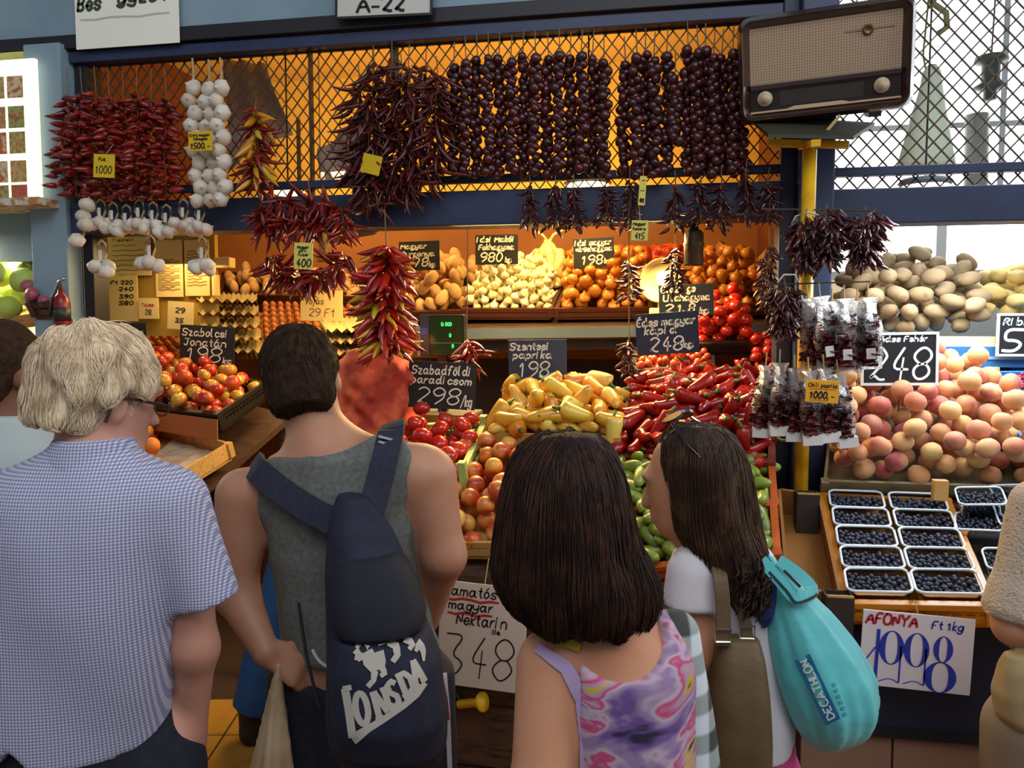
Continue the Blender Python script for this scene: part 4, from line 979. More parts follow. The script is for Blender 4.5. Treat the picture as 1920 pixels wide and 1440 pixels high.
for i, (x, y) in enumerate(((192, 495), (283, 486), (380, 490))):
    garlic_bunch(x, y, 3.06, ['lone garlic bunch hanging nearest the dark upright', 'lone garlic bunch hanging between two others over the papers', 'lone garlic bunch hanging nearest the egg trays'][i], 'lone garlic bunches', 5, .10, True, 40+i, .95)
vb = empty('garlic_string', at(160, 372, 3.06), 'short garlic string hanging by the grey pilaster', 'garlic string')
MB().tube([(0, 0, .06), (.01, 0, 0), (.004, 0, -.1), (-.03, 0, -.2)], .004, 5).obj('cord', M_TW, vb)
for k, (dx, dz) in enumerate(((.02, -.03), (.0, -.075), (.01, -.11), (-.035, -.175))):
    o = link('garlic_bulb', gw[k % 2], vb, (dx, -.015, dz)); o.rotation_euler = (R(20*k-20), R(15*k), 0)
# cellophane bags of chilies
M_CELLO = bpy.data.materials.new('cellophane'); M_CELLO.use_nodes = True
nt = M_CELLO.node_tree; nt.nodes.clear(); tr = nt.nodes.new('ShaderNodeBsdfTransparent'); gl = nt.nodes.new('ShaderNodeBsdfGlossy'); ms = nt.nodes.new('ShaderNodeMixShader'); ou = nt.nodes.new('ShaderNodeOutputMaterial'); fr = nt.nodes.new('ShaderNodeFresnel'); bp = nt.nodes.new('ShaderNodeBump'); nz = nt.nodes.new('ShaderNodeTexNoise')
gl.inputs['Roughness'].default_value = .08; tr.inputs[0].default_value = (.95, .94, .93, 1); fr.inputs[0].default_value = 1.7; nz.inputs['Scale'].default_value = 45; bp.inputs['Strength'].default_value = .9; bp.inputs['Distance'].default_value = .012
for a, b in ((nz.outputs[0], bp.inputs['Height']), (bp.outputs[0], gl.inputs['Normal']), (bp.outputs[0], fr.inputs['Normal']), (fr.outputs[0], ms.inputs[0]), (tr.outputs[0], ms.inputs[1]), (gl.outputs[0], ms.inputs[2]), (ms.outputs[0], ou.inputs[0])): nt.links.new(a, b)
def pouch():
    w, h = .034, .235; n = 14; seg = 10; vs = []
    for i in range(n+1):
        t = i/n; z = -h*t; a = w*(.35+.75*min(1, t*2.6)-.12*t) if t > .12 else w*(1.0-4.6*t); b = .026*math.sin(min(1, t*1.25+.08)*PI)**.6+.001 if t < .97 else .004
        for k in range(seg): q = 2*PI*k/seg; r = 1+.1*math.sin(3*q+i*1.3); vs.append((a*math.cos(q)*r, b*math.sin(q)*r, z))
    return mesh('pouch', vs, [(i*seg+k, i*seg+(k+1) % seg, (i+1)*seg+(k+1) % seg, (i+1)*seg+k) for i in range(n) for k in range(seg)], M_CELLO, True)
POUCH = pouch()
g = random.Random(9); cb = MB()
cv = [v.co.copy() for v in tchili[0].vertices]; cf = [tuple(p.vertices) for p in tchili[0].polygons]
for _ in range(90):
    z = -g.uniform(.05, .205); e = Euler((g.uniform(2.2, 4), g.uniform(-.6, .6), g.uniform(0, 6))); k = .75*min(1, .3-z*4)
    cb.raw([e.to_matrix() @ v*1.0+Vector((g.uniform(-.026, .026)*k, g.uniform(-.012, .012), z+.015)) for v in cv], cf)
CONT = cb.data('chilies', M_DRYC, True)
bags = [(1515, 560, 2.83), (1538, 556, 2.80), (1560, 566, 2.82), (1583, 560, 2.79), (1606, 564, 2.81), (1628, 558, 2.80)]
bags2 = [(1436, 685, 2.82), (1462, 680, 2.80), (1490, 690, 2.79), (1516, 695, 2.76), (1545, 690, 2.77), (1572, 700, 2.78)]
for i, (x, y, Y) in enumerate(bags+bags2):
    up2 = i < 6
    root = empty('cellophane_bag', at(x, y, Y), f'cellophane chili bag in the {"upper" if up2 else "lower"} cluster, {ORD[i % 6]} from the red pepper heap', 'chili bag', 'upper cellophane bags' if up2 else 'lower cellophane bags', (R(rnd.uniform(-3, 3)), R(rnd.uniform(-7, 5) if up2 else -2+(i-8)*-2.2), R(rnd.uniform(-25, 25))))
    k = 1.0 if up2 else .95
    link('pouch', POUCH, root).scale = (k*1.05, 1, k); c = link('chilies', CONT, root); c.scale = (k*1.05, 1, k); c['kind'] = 'stuff'
    MB().tube([(0, 0, 0), (0, 0, .045)], .0025, 4).obj('tie_wire', M_TW, root)
    if not up2: MB().box((-.031, -.02, -.246), (.031, .006, -.212)).obj('paper_label', mat('label_paper', '#d0ccc8', .7), root)
    elif i % 2: MB().box((-.014, -.028, -.20), (.014, -.026, -.165)).obj('sticker', mat('label_paper', '#d0ccc8', .7), root)
# ------------------------------------------------------------ vintage radio on its yellow bracket
M_BAKE = mat('bakelite', '#3a231a', .22, mix=('#2a1712', 6, .4, .7), coat=.5)
RY = 2.90; rc = at(1546, 118, RY); sc = dist(1546, 118, RY); rw, rh, rd = 312*sc, 196*sc, .24
radio = empty('vintage_radio', rc, 'old brown table radio with cloth grille mounted above the pole', 'radio', None, (R(16), R(-2.5), R(-6)))
def rbox(w, h, d, r, n=5):
    pts = rrect(w, h, r, n); N = len(pts); return pts, N
po, N = rbox(rw, rh, rd, .045); pi_, _ = rbox(rw-.075, rh-.07, rd, .012); pm, _ = rbox(rw-.03, rh-.03, rd, .035); pb, _ = rbox(rw-.012, rh-.012, rd, .04)
rings = [[(x, -.01, z) for x, z in pm], [(x, .02, z) for x, z in po], [(x, rd*.6, z) for x, z in po], [(x, rd, z) for x, z in pb]]
inner = [[(x, -.010, z) for x, z in pm], [(x, .012, z) for x, z in pi_], [(x, .03, z*.985) for x, z in pi_]]
vs = sum(rings, []); fs = [(i*N+k, i*N+(k+1) % N, (i+1)*N+(k+1) % N, (i+1)*N+k) for i in range(3) for k in range(N)]+[tuple(3*N+k for k in range(N))[::-1]]
b0 = len(vs); vs += sum(inner, []); fs += [(b0+i*N+(k+1) % N, b0+i*N+k, b0+(i+1)*N+k, b0+(i+1)*N+(k+1) % N) for i in range(2) for k in range(N)]
link('cabinet', mesh('cabinet', vs, fs, M_BAKE, True), radio)
gw_, gh_ = rw-.078, rh-.074
gmat = bpy.data.materials.new('grille_cloth'); gmat.use_nodes = True; nt = gmat.node_tree; b = nt.nodes['Principled BSDF']; b.inputs['Roughness'].default_value = .8
ck = nt.nodes.new('ShaderNodeTexChecker'); ck.inputs['Scale'].default_value = 160; ck.inputs[1].default_value = lin('#b39a80'); ck.inputs[2].default_value = lin('#93795f'); tcn = nt.nodes.new('ShaderNodeTexCoord'); mp = nt.nodes.new('ShaderNodeMapping'); mp.inputs['Rotation'].default_value = (0, R(45), 0); nt.links.new(tcn.outputs['Object'], mp.inputs[0]); nt.links.new(mp.outputs[0], ck.inputs[0]); nt.links.new(ck.outputs[0], b.inputs[0])
zt, zs, zb = gh_/2, -gh_*.18, -gh_/2
MB().box((-gw_/2, .016, zs+.004), (gw_/2, .026, zt)).obj('grille_cloth', gmat, radio)
MB().box((-gw_/2, .004, zs-.012), (gw_/2, .026, zs+.006)).obj('divider_bar', M_BAKE, radio, bevel=.003)
MB().box((-gw_/2, .016, zb), (gw_/2, .026, zs-.012)).obj('dial_panel', mat('dial_black', '#241a16', .3, mix=('#32241e', 5, .4, .7)), radio)
MB().box((-gw_*.30, .0145, zb+.018), (gw_*.26, .016, zs-.022)).obj('dial_glass', mat('dial_brown', '#33261c', .2, coat=.6), radio)
st = MB(); st.box((-gw_/2, .010, zb+.0), (gw_/2, .016, zb+.006)); st.raw([(-gw_*.25, .012, zb+.006), (-gw_*.2, .012, zb+.013), (gw_*.12, .012, zb+.013), (gw_*.17, .012, zb+.006)], [(0, 1, 2, 3)]); st.obj('cream_strip', mat('cream_strip', '#c8a884', .5), radio)
for sx in (-.40, .375):
    kx, kz = gw_*sx, (zs+zb)/2+.002
    MB().lathe([(.0255, .0), (.0255, .010), (.022, .014), (.017, .014), (.016, .018), (.011, .018), (.010, .020), (0, .020)], 18, (kx, .016, kz), (0, -1, 0)).obj('knob', mat('ivory_knob', '#b8a284', .35), radio, None, True)
MB().lathe([(.017, 0), (.017, .006), (.013, .009), (.010, .005), (0, .005)], 16, (gw_*.28, .016, zt-.052), (0, -1, 0)).obj('tuning_eye', mat('brass_eye', '#6a5636', .35, .6), radio, None, True)
MB().box((gw_*.13, .0145, zt-.054), (gw_*.45, .016, zt-.049)).obj('emblem_bar', mat('emblem_tan', '#8a6f50', .5), radio)
for sx in (-.3, .3): MB().box((rw*sx-.02, .05, -rh/2-.018), (rw*sx+.02, .16, -rh/2+.004)).obj('foot', M_BAKE, radio)
# bracket
pole = at(1518, 300, 2.93); ystand = empty('yellow_stand', Vector((pole.x, pole.y, 0)), 'yellow pole with cross arms carrying the old radio', 'stand'); yo = ystand.location
ztop = at(1518, 272, 2.93).z
MB().tube([(0, 0, .9), (0, 0, ztop)], .0235, 14).obj('pole', M_YEL, ystand, None, True)
MB().bar(at(1440, 268, 2.96)-yo, at(1592, 272, 2.90)-yo, .03, .022).obj('cross_arm', M_YEL, ystand)
MB().bar(at(1505, 275, 3.08)-yo, at(1530, 268, 2.78)-yo, .03, .022).obj('cross_arm', M_YEL, ystand)
MB().raw([at(*p)-yo+Vector((0, 0, dz)) for dz in (0, .012) for p in ((1400, 222, 3.10), (1640, 236, 3.10), (1600, 262, 2.82), (1440, 258, 2.82))], [(0,3,2,1),(4,5,6,7),(0,1,5,4),(1,2,6,5),(2,3,7,6),(3,0,4,7)]).obj('dark_shelf_board', mat('dark_green_board', '#2c2a1c', .6), ystand)
MB().tube([(.0, -.03, ztop-.02), (.09, -.02, ztop+.09)], .006, 6).obj('strap_wire', M_TW, ystand)
# post chain
def chain(x, y0, y1, Y, lab, m='#8a8070'):
    a, b = at(x, y0, Y), at(x, y1, Y); n = int((a.z-b.z)/.022); mb = MB()
    for k in range(n):
        z = -k*.022; w = .005
        pts = [(w, 0, z), (w, 0, z-.022), (-w, 0, z-.022), (-w, 0, z), (w, 0, z)] if k % 2 == 0 else [(0, w, z), (0, w, z-.022), (0, -w, z-.022), (0, -w, z), (0, w, z)]
        mb.tube(pts, .0016, 4, False)
    r_ = empty('chain', a, lab, 'chain'); tag(mb.obj('links', mat('chain_steel', m, .4, .7), r_), kind='stuff')
chain(1499, 828, 925, 3.08, 'thin steel chain hanging on the navy post')
chain(152, 430, 640, 3.15, 'thin chain hanging beside the grey pilaster')
# ------------------------------------------------------------ lamps in the stall
cl = empty('daylight_lamp', at(1735, 343, 3.42), 'cold white glowing lamp under the navy beam of the bright stand', 'lamp')
MB().lathe([(.09, -.012), (.10, 0), (.09, .014), (0, .02)], 20).obj('shade', mat('lamp_grey', '#9aa6aa', .5), cl, None, True)
MB().lathe([(0, -.035), (.05, -.032), (.085, -.012)], 20).obj('glowing_bowl', mat('cold_glow', '#ffffff', .4, emit=('#e8faff', 9)), cl, None, True)
MB().tube([(0, 0, .02), (0, 0, .9)], .004, 5).obj('flex', M_DARK, cl)
M_LAMP = mat('lamp_glow', '#fff2c0', .4, emit=('#ffdf8a', 9))
for (x, y, Y, w, lab) in ((540, 356, 3.42, .17, 'glowing oval lamp behind the beam by the garlic braids'), (1102, 343, 3.36, .2, 'glowing oval lamp under the cherry pepper strings')):
    p = at(x, y, Y); l = empty('stall_lamp', p, lab, 'lamp')
    MB().lathe([(.9*w/2, -.008), (w/2, 0), (.9*w/2, .008), (0, .012)], 20).obj('shade', mat('lamp_white', '#e8dcb8', .5), l, None, True)
    o = MB().lathe([(0, -.026), (.5*w/2, -.024), (.85*w/2, -.012), (.9*w/2, -.004)], 20).obj('glowing_bowl', M_LAMP, l, None, True)
    MB().tube([(0, 0, .01), (0, 0, 3.3-p.z)], .004, 5).obj('flex', M_DARK, l)
for x, y, e in ((-1.45, 3.85, 13), (-.45, 3.75, 20), (-2.2, 4.2, 5)): area('lamp_light', (x, y, 2.5), (R(14), 0, 0), .35, e, WARM)
for x, e in ((-1.9, 10), (-.5, 16)): area('lamp_uplight', (x, 4.1, 2.35), (R(150), 0, 0), .4, e, (1, .72, .3))
for x, e in ((-2.25, 3.5), (-1.4, 6), (-.72, 24), (-.05, 17)): area('canopy_fill', (x, 3.46, 2.06), (R(-14), 0, 0), .3, e, (1, .70, .30))  # added warm fill just below the beam for produce and papers, without fixtures
area('cold_lamp_light', (1.05, 3.0, 2.07), (0, 0, 0), .6, 19, (.95, .98, 1.0))
# cloth sheets behind the screen
def cloth(nm, pts, Y, m, lab, nx=10, nz=10, amp=.03):
    P = [at(x, y, Y) for x, y in pts]; o = P[0]; vs = []
    for j in range(nz+1):
        for i in range(nx+1):
            p = quad_pt(P, i/nx, j/nz); p = p+Vector((0, amp*math.sin(i*1.4+j*.5), 0)); vs.append(p-o)
    ob = link(nm, mesh(nm, vs, [(j*(nx+1)+i, j*(nx+1)+i+1, (j+1)*(nx+1)+i+1, (j+1)*(nx+1)+i) for j in range(nz) for i in range(nx)], m, True), None, o)
    md = ob.modifiers.new('s', 'SOLIDIFY'); md.thickness = .003
    if P[3].z > 2.4:
        for q_ in (P[2], P[3]): MB().tube([q_-o, Vector((q_.x, q_.y, 3.31))-o], .003, 4).obj('hanging_line', M_TW, ob)
    return tag(ob, lab, 'cloth')
M_SHEET = mat('grey_white_sheet', '#b8aaa0', .8)
cloth('hanging_sheet', [(420, 320), (545, 250), (500, 120), (425, 110)], 3.7, M_SHEET, 'greyish sheet hanging behind the wire screen by the garlic braids')
cloth('hanging_sheet', [(590, 345), (690, 345), (700, 200), (600, 280)], 3.7, M_SHEET, 'pale folded sheet behind the wire screen beside the shaggy chilies')
cloth('plastic_sheet', [(608, 460), (700, 440), (722, 425), (640, 425)], 3.3, M_SHEET, 'pale plastic sheet under the beam above the ristra', amp=.008)
cloth('banana_strip', [(594, 492), (612, 492), (620, 436), (601, 436)], 3.0, mat('yellow_strip', '#d0a02c', .6), 'yellow strip hanging beside the small 400 tag', 3, 6, .006)
# canister, dials, scale
cn = empty('canister', at(1301, 462, 3.25), 'brown metal canister hanging in front of the amber onions', 'canister'); M_CAN = mat('canister_brown', '#5a4424', .45, .2, mix=('#3c2c16', 8, .45, .7))
MB().lathe([(.036, -.075), (.038, -.07), (.037, .0), (.040, .005), (.040, .012), (.037, .016), (.037, .05), (.030, .06), (.018, .066), (.014, .085), (0, .09)], 18).obj('canister_body', M_CAN, cn, None, True)
MB().tube([(0, 0, .085), (-.012, 0, .11), (-.02, -.035, .095), (-.022, -.042, -.02)], .005, 6).obj('hose', M_CAN, cn, None, True)
MB().tube([(0, 0, .085), (0, 0, .17)], .0025, 4).obj('hook_wire', M_TW, cn)
ds = empty('dial_scale', at(1238, 590, 3.72), 'old cream dial scale with round pan behind the price boards', 'scale')
MB().box((-.05, -.03, 0), (.05, .06, .03)).obj('base', mat('cream_enamel', '#c8b078', .35), ds, bevel=.006)
MB().lathe([(.0, -.012), (.08, -.014), (.098, -.004), (.102, .006), (.095, .008), (.08, -.004), (0, -.002)], 26, (0, -.01, .155), (-.45, -1, .12)).obj('round_dial', mat('cream_enamel', '#c8b078', .35), ds, None, True)
MB().lathe([(.034, .0), (.036, .006), (.0, .008)], 18, (.012, -.025, .165), (-.45, -1, .12)).obj('dial_face', mat('dial_face', '#e8dcb0', .4), ds)
MB().box((-.012, .0, .02), (.012, .02, .16)).obj('stem', mat('cream_enamel', '#c8b078', .35), ds)
es = empty('electronic_scale', at(828, 720, 3.3), 'black shop scale with a green lit display', 'scale'); eo = es.location
p0, p1 = at(787, 590, 3.3)-eo, at(870, 668, 3.3)-eo; M_ES = mat('scale_black', '#16180f', .3)
MB().box((p0.x, 0, p1.z), (p1.x, .05, p0.z)).obj('display_head', M_ES, es, bevel=.004)
MB().box((p0.x+.002, -.004, p1.z+.004), (p0.x+.042, .0, p0.z-.004)).obj('side_strip', mat('scale_grey', '#3c3c44', .4), es)
MB().box((p0.x-.012, .004, p1.z), (p0.x, .05, p0.z-.05)).obj('white_side', mat('scale_white', '#b8b0a8', .4), es)
MB().box((p0.x+.006, -.006, p0.z-.085), (p0.x+.036, -.004, p0.z-.055)).obj('logo_plate', mat('scale_logo', '#4a5a9a', .4), es)
MB().box((-.02, .01, -.12), (.02, .04, p1.z)).obj('pillar', M_ES, es)
MB().box((-.15, -.10, -.16), (.15, .14, -.12)).obj('platform', mat('scale_plate', '#8f8a80', .3, .6), es, bevel=.008)
M_LED = mat('green_led', '#3cff5a', .4, emit=('#35f060', 3.2)); M_GP = mat('display_green', '#0d2a12', .2, emit=('#0c3a14', .25))
MB().box((p0.x+.046, -.003, p1.z+.006), (p1.x-.006, 0, p0.z-.008)).obj('display_glass', M_GP, es)
led = MB()
for (txt, px, py, hh) in (('0.000', 828, 611, 7), ('0', 843, 632, 8), ('0', 848, 652, 9)):
    q = at(px, py, 3.3)-eo; st_, w_ = strokes_of(txt)
    for s_ in st_: ribbon(led, [(q.x+x*.0024, q.z+y*.0024) for x, y in s_], .0012, lambda x, y: Vector((x, -.0045, y)))
led.obj('digits', M_LED, es)
MB().box((p0.x+.046, -.005, at(828, 643, 3.3).z-eo.z-.001), (p1.x-.008, -.003, at(828, 643, 3.3).z-eo.z+.001)).obj('divider_line', mat('grey_line', '#8f9a90', .5), es)
# interior boards by the post
tag(MB().bar(at(1340, 470, 4.2), at(1430, 560, 4.0), .03, .12).obj('leaning_board', mat('umber_board', '#8a4a1a', .6)), 'brown board leaning inside behind the amber onions', 'board')
tag(MB().bar(at(1395, 535, 4.3), at(1450, 480, 4.2), .02, .10).obj('leaning_board', mat('ochre_board', '#c08a30', .6)), 'ochre board leaning by the navy post inside the stall', 'board')
# ------------------------------------------------------------ left: pilaster things and the neighbouring stand
tag(fx := empty('fire_extinguisher', at(116, 585, 3.08), 'small dark red fire extinguisher hung on the grey pilaster', 'extinguisher'))
MB().lathe([(.0, -.1), (.034, -.095), (.036, -.08), (.036, .04), (.028, .065), (.014, .08), (.012, .095), (0, .1)], 14).obj('cylinder', mat('extinguisher_red', '#7a1210', .3), fx, None, True)
MB().lathe([(.0362, -.04), (.0362, .02)], 14).obj('dark_band', mat('ext_band', '#2c2622', .5), fx, None, True)
MB().tube([(0, 0, .09), (0, -.01, .13), (.03, -.01, .145)], .008, 6).obj('valve', mat('chrome', '#a8a8a8', .25, .9), fx, None, True)
MB().tube([(0, -.01, .12), (-.02, -.03, .06), (-.03, -.035, -.02)], .006, 6).obj('hose', mat('black_rubber', '#141414', .6), fx, None, True)
INK = mat('black_ink', '#1a1614', .7); INKB = mat('blue_ink', '#22309a', .6); INKR = mat('red_ink', '#a81e2a', .6); INKG = mat('green_ink', '#3d4a2c', .7)
PAP = mat('white_paper', '#d8d2c8', .85); PAPC = mat('cream_paper', '#d8bc78', .85); YT = mat('yellow_card', '#e2bf18', .7); YTP = mat('pale_yellow_card', '#dccf62', .7)
BB = mat('chalk_board', '#17150f', .6, mix=('#262219', 6, .45, .75)); BBN = mat('navy_board', '#16202e', .6, mix=('#26303e', 6, .45, .75))
sign('small_notice', (106, 598, 138, 628), 3.12, [('Ezt', .15, .45, .5, .2), ('fogd', .2, .8, .5, .2)], PAP, 'small white notice under the fire extinguisher', 'notice', INK)
# produce poster: a printed sheet of small pictures on a panel whose added glow stands in for lamplight
pc = at(30, 245, 3.1); po_ = empty('produce_poster', pc, 'white poster with small produce pictures, glow added to its panel', 'poster'); k = dist(30, 245, 3.1)
MB().box((-110*k, 0, -135*k), (45*k, .02, 130*k)).obj('panel', mat('glow_added_poster', '#fff8e4', .6, emit=('#fff2d0', 1.1)), po_)
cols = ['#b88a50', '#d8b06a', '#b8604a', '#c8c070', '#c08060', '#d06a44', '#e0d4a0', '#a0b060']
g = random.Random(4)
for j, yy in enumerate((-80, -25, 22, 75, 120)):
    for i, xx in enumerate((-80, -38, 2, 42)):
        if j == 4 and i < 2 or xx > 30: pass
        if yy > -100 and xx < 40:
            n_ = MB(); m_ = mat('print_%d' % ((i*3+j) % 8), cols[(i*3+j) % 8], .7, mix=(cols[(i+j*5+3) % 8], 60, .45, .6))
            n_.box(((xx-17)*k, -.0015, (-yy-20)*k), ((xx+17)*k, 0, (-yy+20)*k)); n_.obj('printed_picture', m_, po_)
tag(MB().box((-.75, -.06, -.02), (.0, .2, .012)).obj('ledge', mat('ledge_print', '#b8843c', .6, mix=('#d8d0c0', 24, .45, .55)), None, at(92, 378, 3.08)), 'patterned narrow ledge under the produce poster', 'ledge')
ls = struct(MB().box((-4.2, 3.25, 2.02), (-2.745, 3.3, 2.28)).obj('wall_side', M_FASCIA))
sbox('wall_neighbour', (-5.2, 4.4, 0), (-2.98, 4.45, 2.9), mat('neighbour_wall', '#f0e6c8', .8))
ql = Q((-60, 612, 3.25), (92, 590, 3.25), (96, 520, 3.8), (-60, 520, 3.8))
cab = [lump('cabbage', .062, 12, 8, M_CABB, (1, 1, .85), .05, i) for i in range(2)]
pile('cabbage', cab, ql, 34, .06, 'pale green cabbage heaped on the bright neighbouring stand', 'cabbage', 'cabbages on the neighbouring stand', .05, seed=41)
crate('wooden_tray', ql, .05, 'board', 'wooden tray under the pale cabbages of the bright stand', M_WOODL, sink=.03)
bk = Q((62, 582, 3.12), (104, 578, 3.10), (104, 560, 3.3), (66, 560, 3.3))
crate('wicker_basket', bk, .07, 'wood', 'small brown basket of onions at the edge of the bright stand', M_WOODD, sink=.03, pad=.0)
pile('red_onion', [lump('red_onion', .03, 10, 7, mat('purple_onion', '#8a3a50', .4, rand=['#8a3a50', '#a85a68']), (1, 1, 1.1), .05)], bk, 9, .03, 'red onion in the small basket of the bright stand', 'onion', 'red onions in the basket', .02, seed=42)
sign('price_card', (40, 488, 78, 518), 3.3, [('250', .2, .7, .6, .4)], mat('olive_card', '#6e6420', .7), 'olive price card on a stick among the cabbages', roll=12, stake=.12)
sbox('trim_16', (-4.2, 3.05, 1.36), (-2.75, 3.3, 1.45), M_WOODD)
qv = Q((-30, 792, 2.75), (95, 800, 2.72), (92, 725, 3.0), (-30, 722, 3.0))
pile('red_apple', [lump('red_apple', .032, 11, 8, M_TOM, (1, 1, .9), .03, 3, .18)], qv, 22, .032, 'red apple in the crate between the two grey and dark haired men', 'apple', 'red apples between the two men', .02, seed=43)
crate('fruit_crate', qv, .06, 'wood', 'wooden crate of red apples between the two men', M_WOODL, sink=.015)
# papers pinned to a board behind the eggs
ab = empty('notice_board', at(296, 530, 3.62), 'yellowish board with pinned papers behind the eggs', 'board'); k = dist(296, 530, 3.62)
MB().box((-112*k, .0, -100*k), (118*k, .03, 95*k)).obj('panel', mat('board_ochre', '#a8842c', .7), ab)
grey = mat('print_grey', '#8f7440', .8)
def textlines(n, w=.8, y0=.12, dy=None, x=.1): dy = dy or .8/n; return [('_', x, y0+dy*i, w*(1 if i % 3 else .75), 0) for i in range(n)]
sign('pinned_paper', (202, 436, 282, 517), 3.60, [('Tisztelt', .1, .2, .5, .06, INK, .008)]+textlines(7, .75, .3), PAPC, 'wide cream paper pinned behind the lone garlic bunches', 'paper', grey)
sign('pinned_paper', (200, 516, 258, 603), 3.59, [('Ft 220', .15, .2, .7, .08, INK, .012), ('240', .4, .34, .45, .08, INK, .012), ('390', .4, .5, .45, .08, INK, .012), ('580', .4, .64, .45, .08, INK, .012)], PAPC, 'curled cream price list pinned lowest beside the dark upright', 'paper', INK)
sign('pinned_paper', (291, 450, 342, 557), 3.60, textlines(14, .8, .35, .04), PAPC, 'tall cream form pinned beside another tall form', 'paper', grey)
sign('pinned_paper', (346, 450, 392, 555), 3.60, textlines(12, .8, .2, .055), PAPC, 'tall cream form with stamps pinned nearest the egg trays', 'paper', grey)
sign('pinned_paper', (260, 559, 297, 598), 3.58, [('Tojas', .15, .4, .6, .15, INKR, .02), ('28.', .3, .8, .45, .25, INK, .02)], PAPC, 'small square paper with red writing under the forms', 'paper', INK)
sign('pinned_paper', (314, 566, 362, 618), 3.55, [('29', .3, .4, .35, .18, INK, .02), ('35', .3, .75, .3, .15, INK, .02)], PAPC, 'slanted cream paper leaning over the narrow egg trays', 'paper', INK, roll=4)
tag(MB().lathe([(.018, -.05), (.018, .05)], 12).obj('paper_roll', PAPC, None, at(405, 535, 3.6)), 'pale paper roll standing beside the egg trays', 'roll')
tag(MB().box((-.04, 0, -.025), (.05, .06, .025)).obj('switch_box', PAPC, None, at(412, 492, 3.62), bevel=.004), 'small cream box above the paper roll', 'box')
# ------------------------------------------------------------ signs
sign('paper_notice', (139, -60, 333, 87), 3.16, [('Bes', .03, .50, .22, .17, INKG), ('gyze i', .42, .45, .5, .13, INKG), ('_', .06, .62, .85, 0, mat('faint_line', '#c8c4b4', .8))], mat('bright_notice', '#fffbea', .8), 'large white notice pinned on the blue fascia', 'notice', INKG)
sign('stall_number_plate', (632, -70, 806, 28), 3.13, [('A-22', .22, .93, .5, .28, INK, .03)], mat('cream_plate', '#cfcac0', .5), 'framed cream number plate A-22 on the blue fascia', 'sign', INK, border=M_DARK, roll=1.5, slant=0)
fr_ = [o for o in C.objects if o.name.startswith('stall_number_plate')][0]
sign('price_tag', (175, 289, 214, 333), 2.98, [('Fuz.', .25, .28, .4, .13), ('1000', .12, .82, .75, .32)], YT, 'yellow tag priced 1000 on the red chili bundle', ink=INK, roll=4, hang=(0, .05, .06))
sign('price_tag', (353, 246, 397, 283), 2.98, [('Extra magyar', .06, .26, .86, .13, INK, .018), ('fokhagyma', .22, .45, .6, .12, INK, .018), ('1500,-', .1, .88, .8, .28, INK, .03)], mat('amber_card', '#dfb414', .7), 'amber tag priced 1500 on the garlic braids', ink=INK, hang=(0, .04, .06))
sign('folded_tag', (675, 290, 716, 326), 2.97, [], YT, 'blank folded yellow tag on the shaggy dark chilies', roll=16, hang=(-.02, .05, .08), yaw=-15)
sign('price_tag', (1198, 330, 1211, 385), 3.0, [('_', .3, .15, .5, 0, INK), ('_', .2, .5, .6, 0, INK), ('411', .2, .9, .6, .14, INK)], YTP, 'narrow pale tag hanging edgewise from the beam', roll=4, hang=(0, .04, .08))
sign('price_tag', (1184, 413, 1215, 451), 3.0, [('Magyar', .08, .25, .75, .14, INK, .02), ('fuszer p.', .06, .48, .85, .12, INK, .02), ('415', .22, .92, .55, .3, INK, .025)], YTP, 'pale yellow tag hanging below the beam near the canister', ink=INK, roll=2, hang=(-.005, .07, .05))
sign('price_tag', (551, 455, 586, 505), 2.93, [('Magyar', .18, .22, .6, .1, INK, .015), ('chili', .25, .36, .45, .1, INK, .015), ('fuzer', .22, .5, .55, .1, INK, .015), ('400', .14, .9, .75, .28, INK, .025)], YTP, 'pale yellow tag priced 400 on the chili swags', ink=INK, roll=2, hang=(0, .05, .05))
sign('price_board', (748, 452, 824, 507), 3.85, [('Magyar', .05, .25, .62, .15), ('Burgonya', .07, .52, .8, .16), ('178', .2, .86, .5, .28), ('kg.', .74, .88, .18, .14)], BB, 'black chalk board reading Magyar Burgonya 178', stake=.12, pen=.024, roll=-1)
sign('price_board', (891, 440, 971, 496), 3.95, [('Idei Makói', .04, .24, .88, .16), ('Fokhagyma', .08, .5, .82, .16), ('980', .12, .9, .5, .3), ('kg.', .7, .92, .18, .14)], BB, 'black chalk board reading Idei Makói Fokhagyma 980', stake=.14, pen=.024)
sign('price_board', (1075, 446, 1151, 502), 3.95, [('Idei magyar', .04, .24, .88, .16), ('vöröshagyma', .06, .44, .88, .14), ('198', .2, .88, .5, .3), ('kg.', .76, .86, .18, .14)], BB, 'black chalk board reading Idei magyar vöröshagyma 198', stake=.12, pen=.024, roll=-2)
sign('price_board', (1235, 533, 1338, 592), 3.45, [('Olasz ge', .04, .24, .62, .2), ('Lilahagyma', .08, .52, .84, .2), ('2', .1, .88, .14, .26), ('1.8', .34, .88, .3, .26), ('kg.', .74, .94, .2, .16)], BBN, 'black chalk board reading Lilahagyma above the kapia board', stake=.05, pen=.026, roll=-2)
sign('price_board', (1192, 586, 1310, 664), 3.3, [('Édes magyar', .02, .3, .92, .17), ('kápia', .14, .5, .5, .17), ('248', .2, .92, .52, .33), ('kg.', .74, .86, .2, .13)], BBN, 'black chalk board reading Édes magyar kápia 248', stake=.08, pen=.02, roll=-4)
sign('price_board', (953, 637, 1062, 716), 3.12, [('Szentesi', .03, .24, .68, .16), ('paprika', .08, .44, .66, .15), ('198', .18, .88, .5, .36), ('kg.', .72, .96, .16, .14)], mat('slate_board', '#2c3442', .5, mix=('#3c4656', 3, .4, .7)), 'slate blue chalk board reading Szentesi paprika 198', stake=.10, pen=.018, roll=-1)
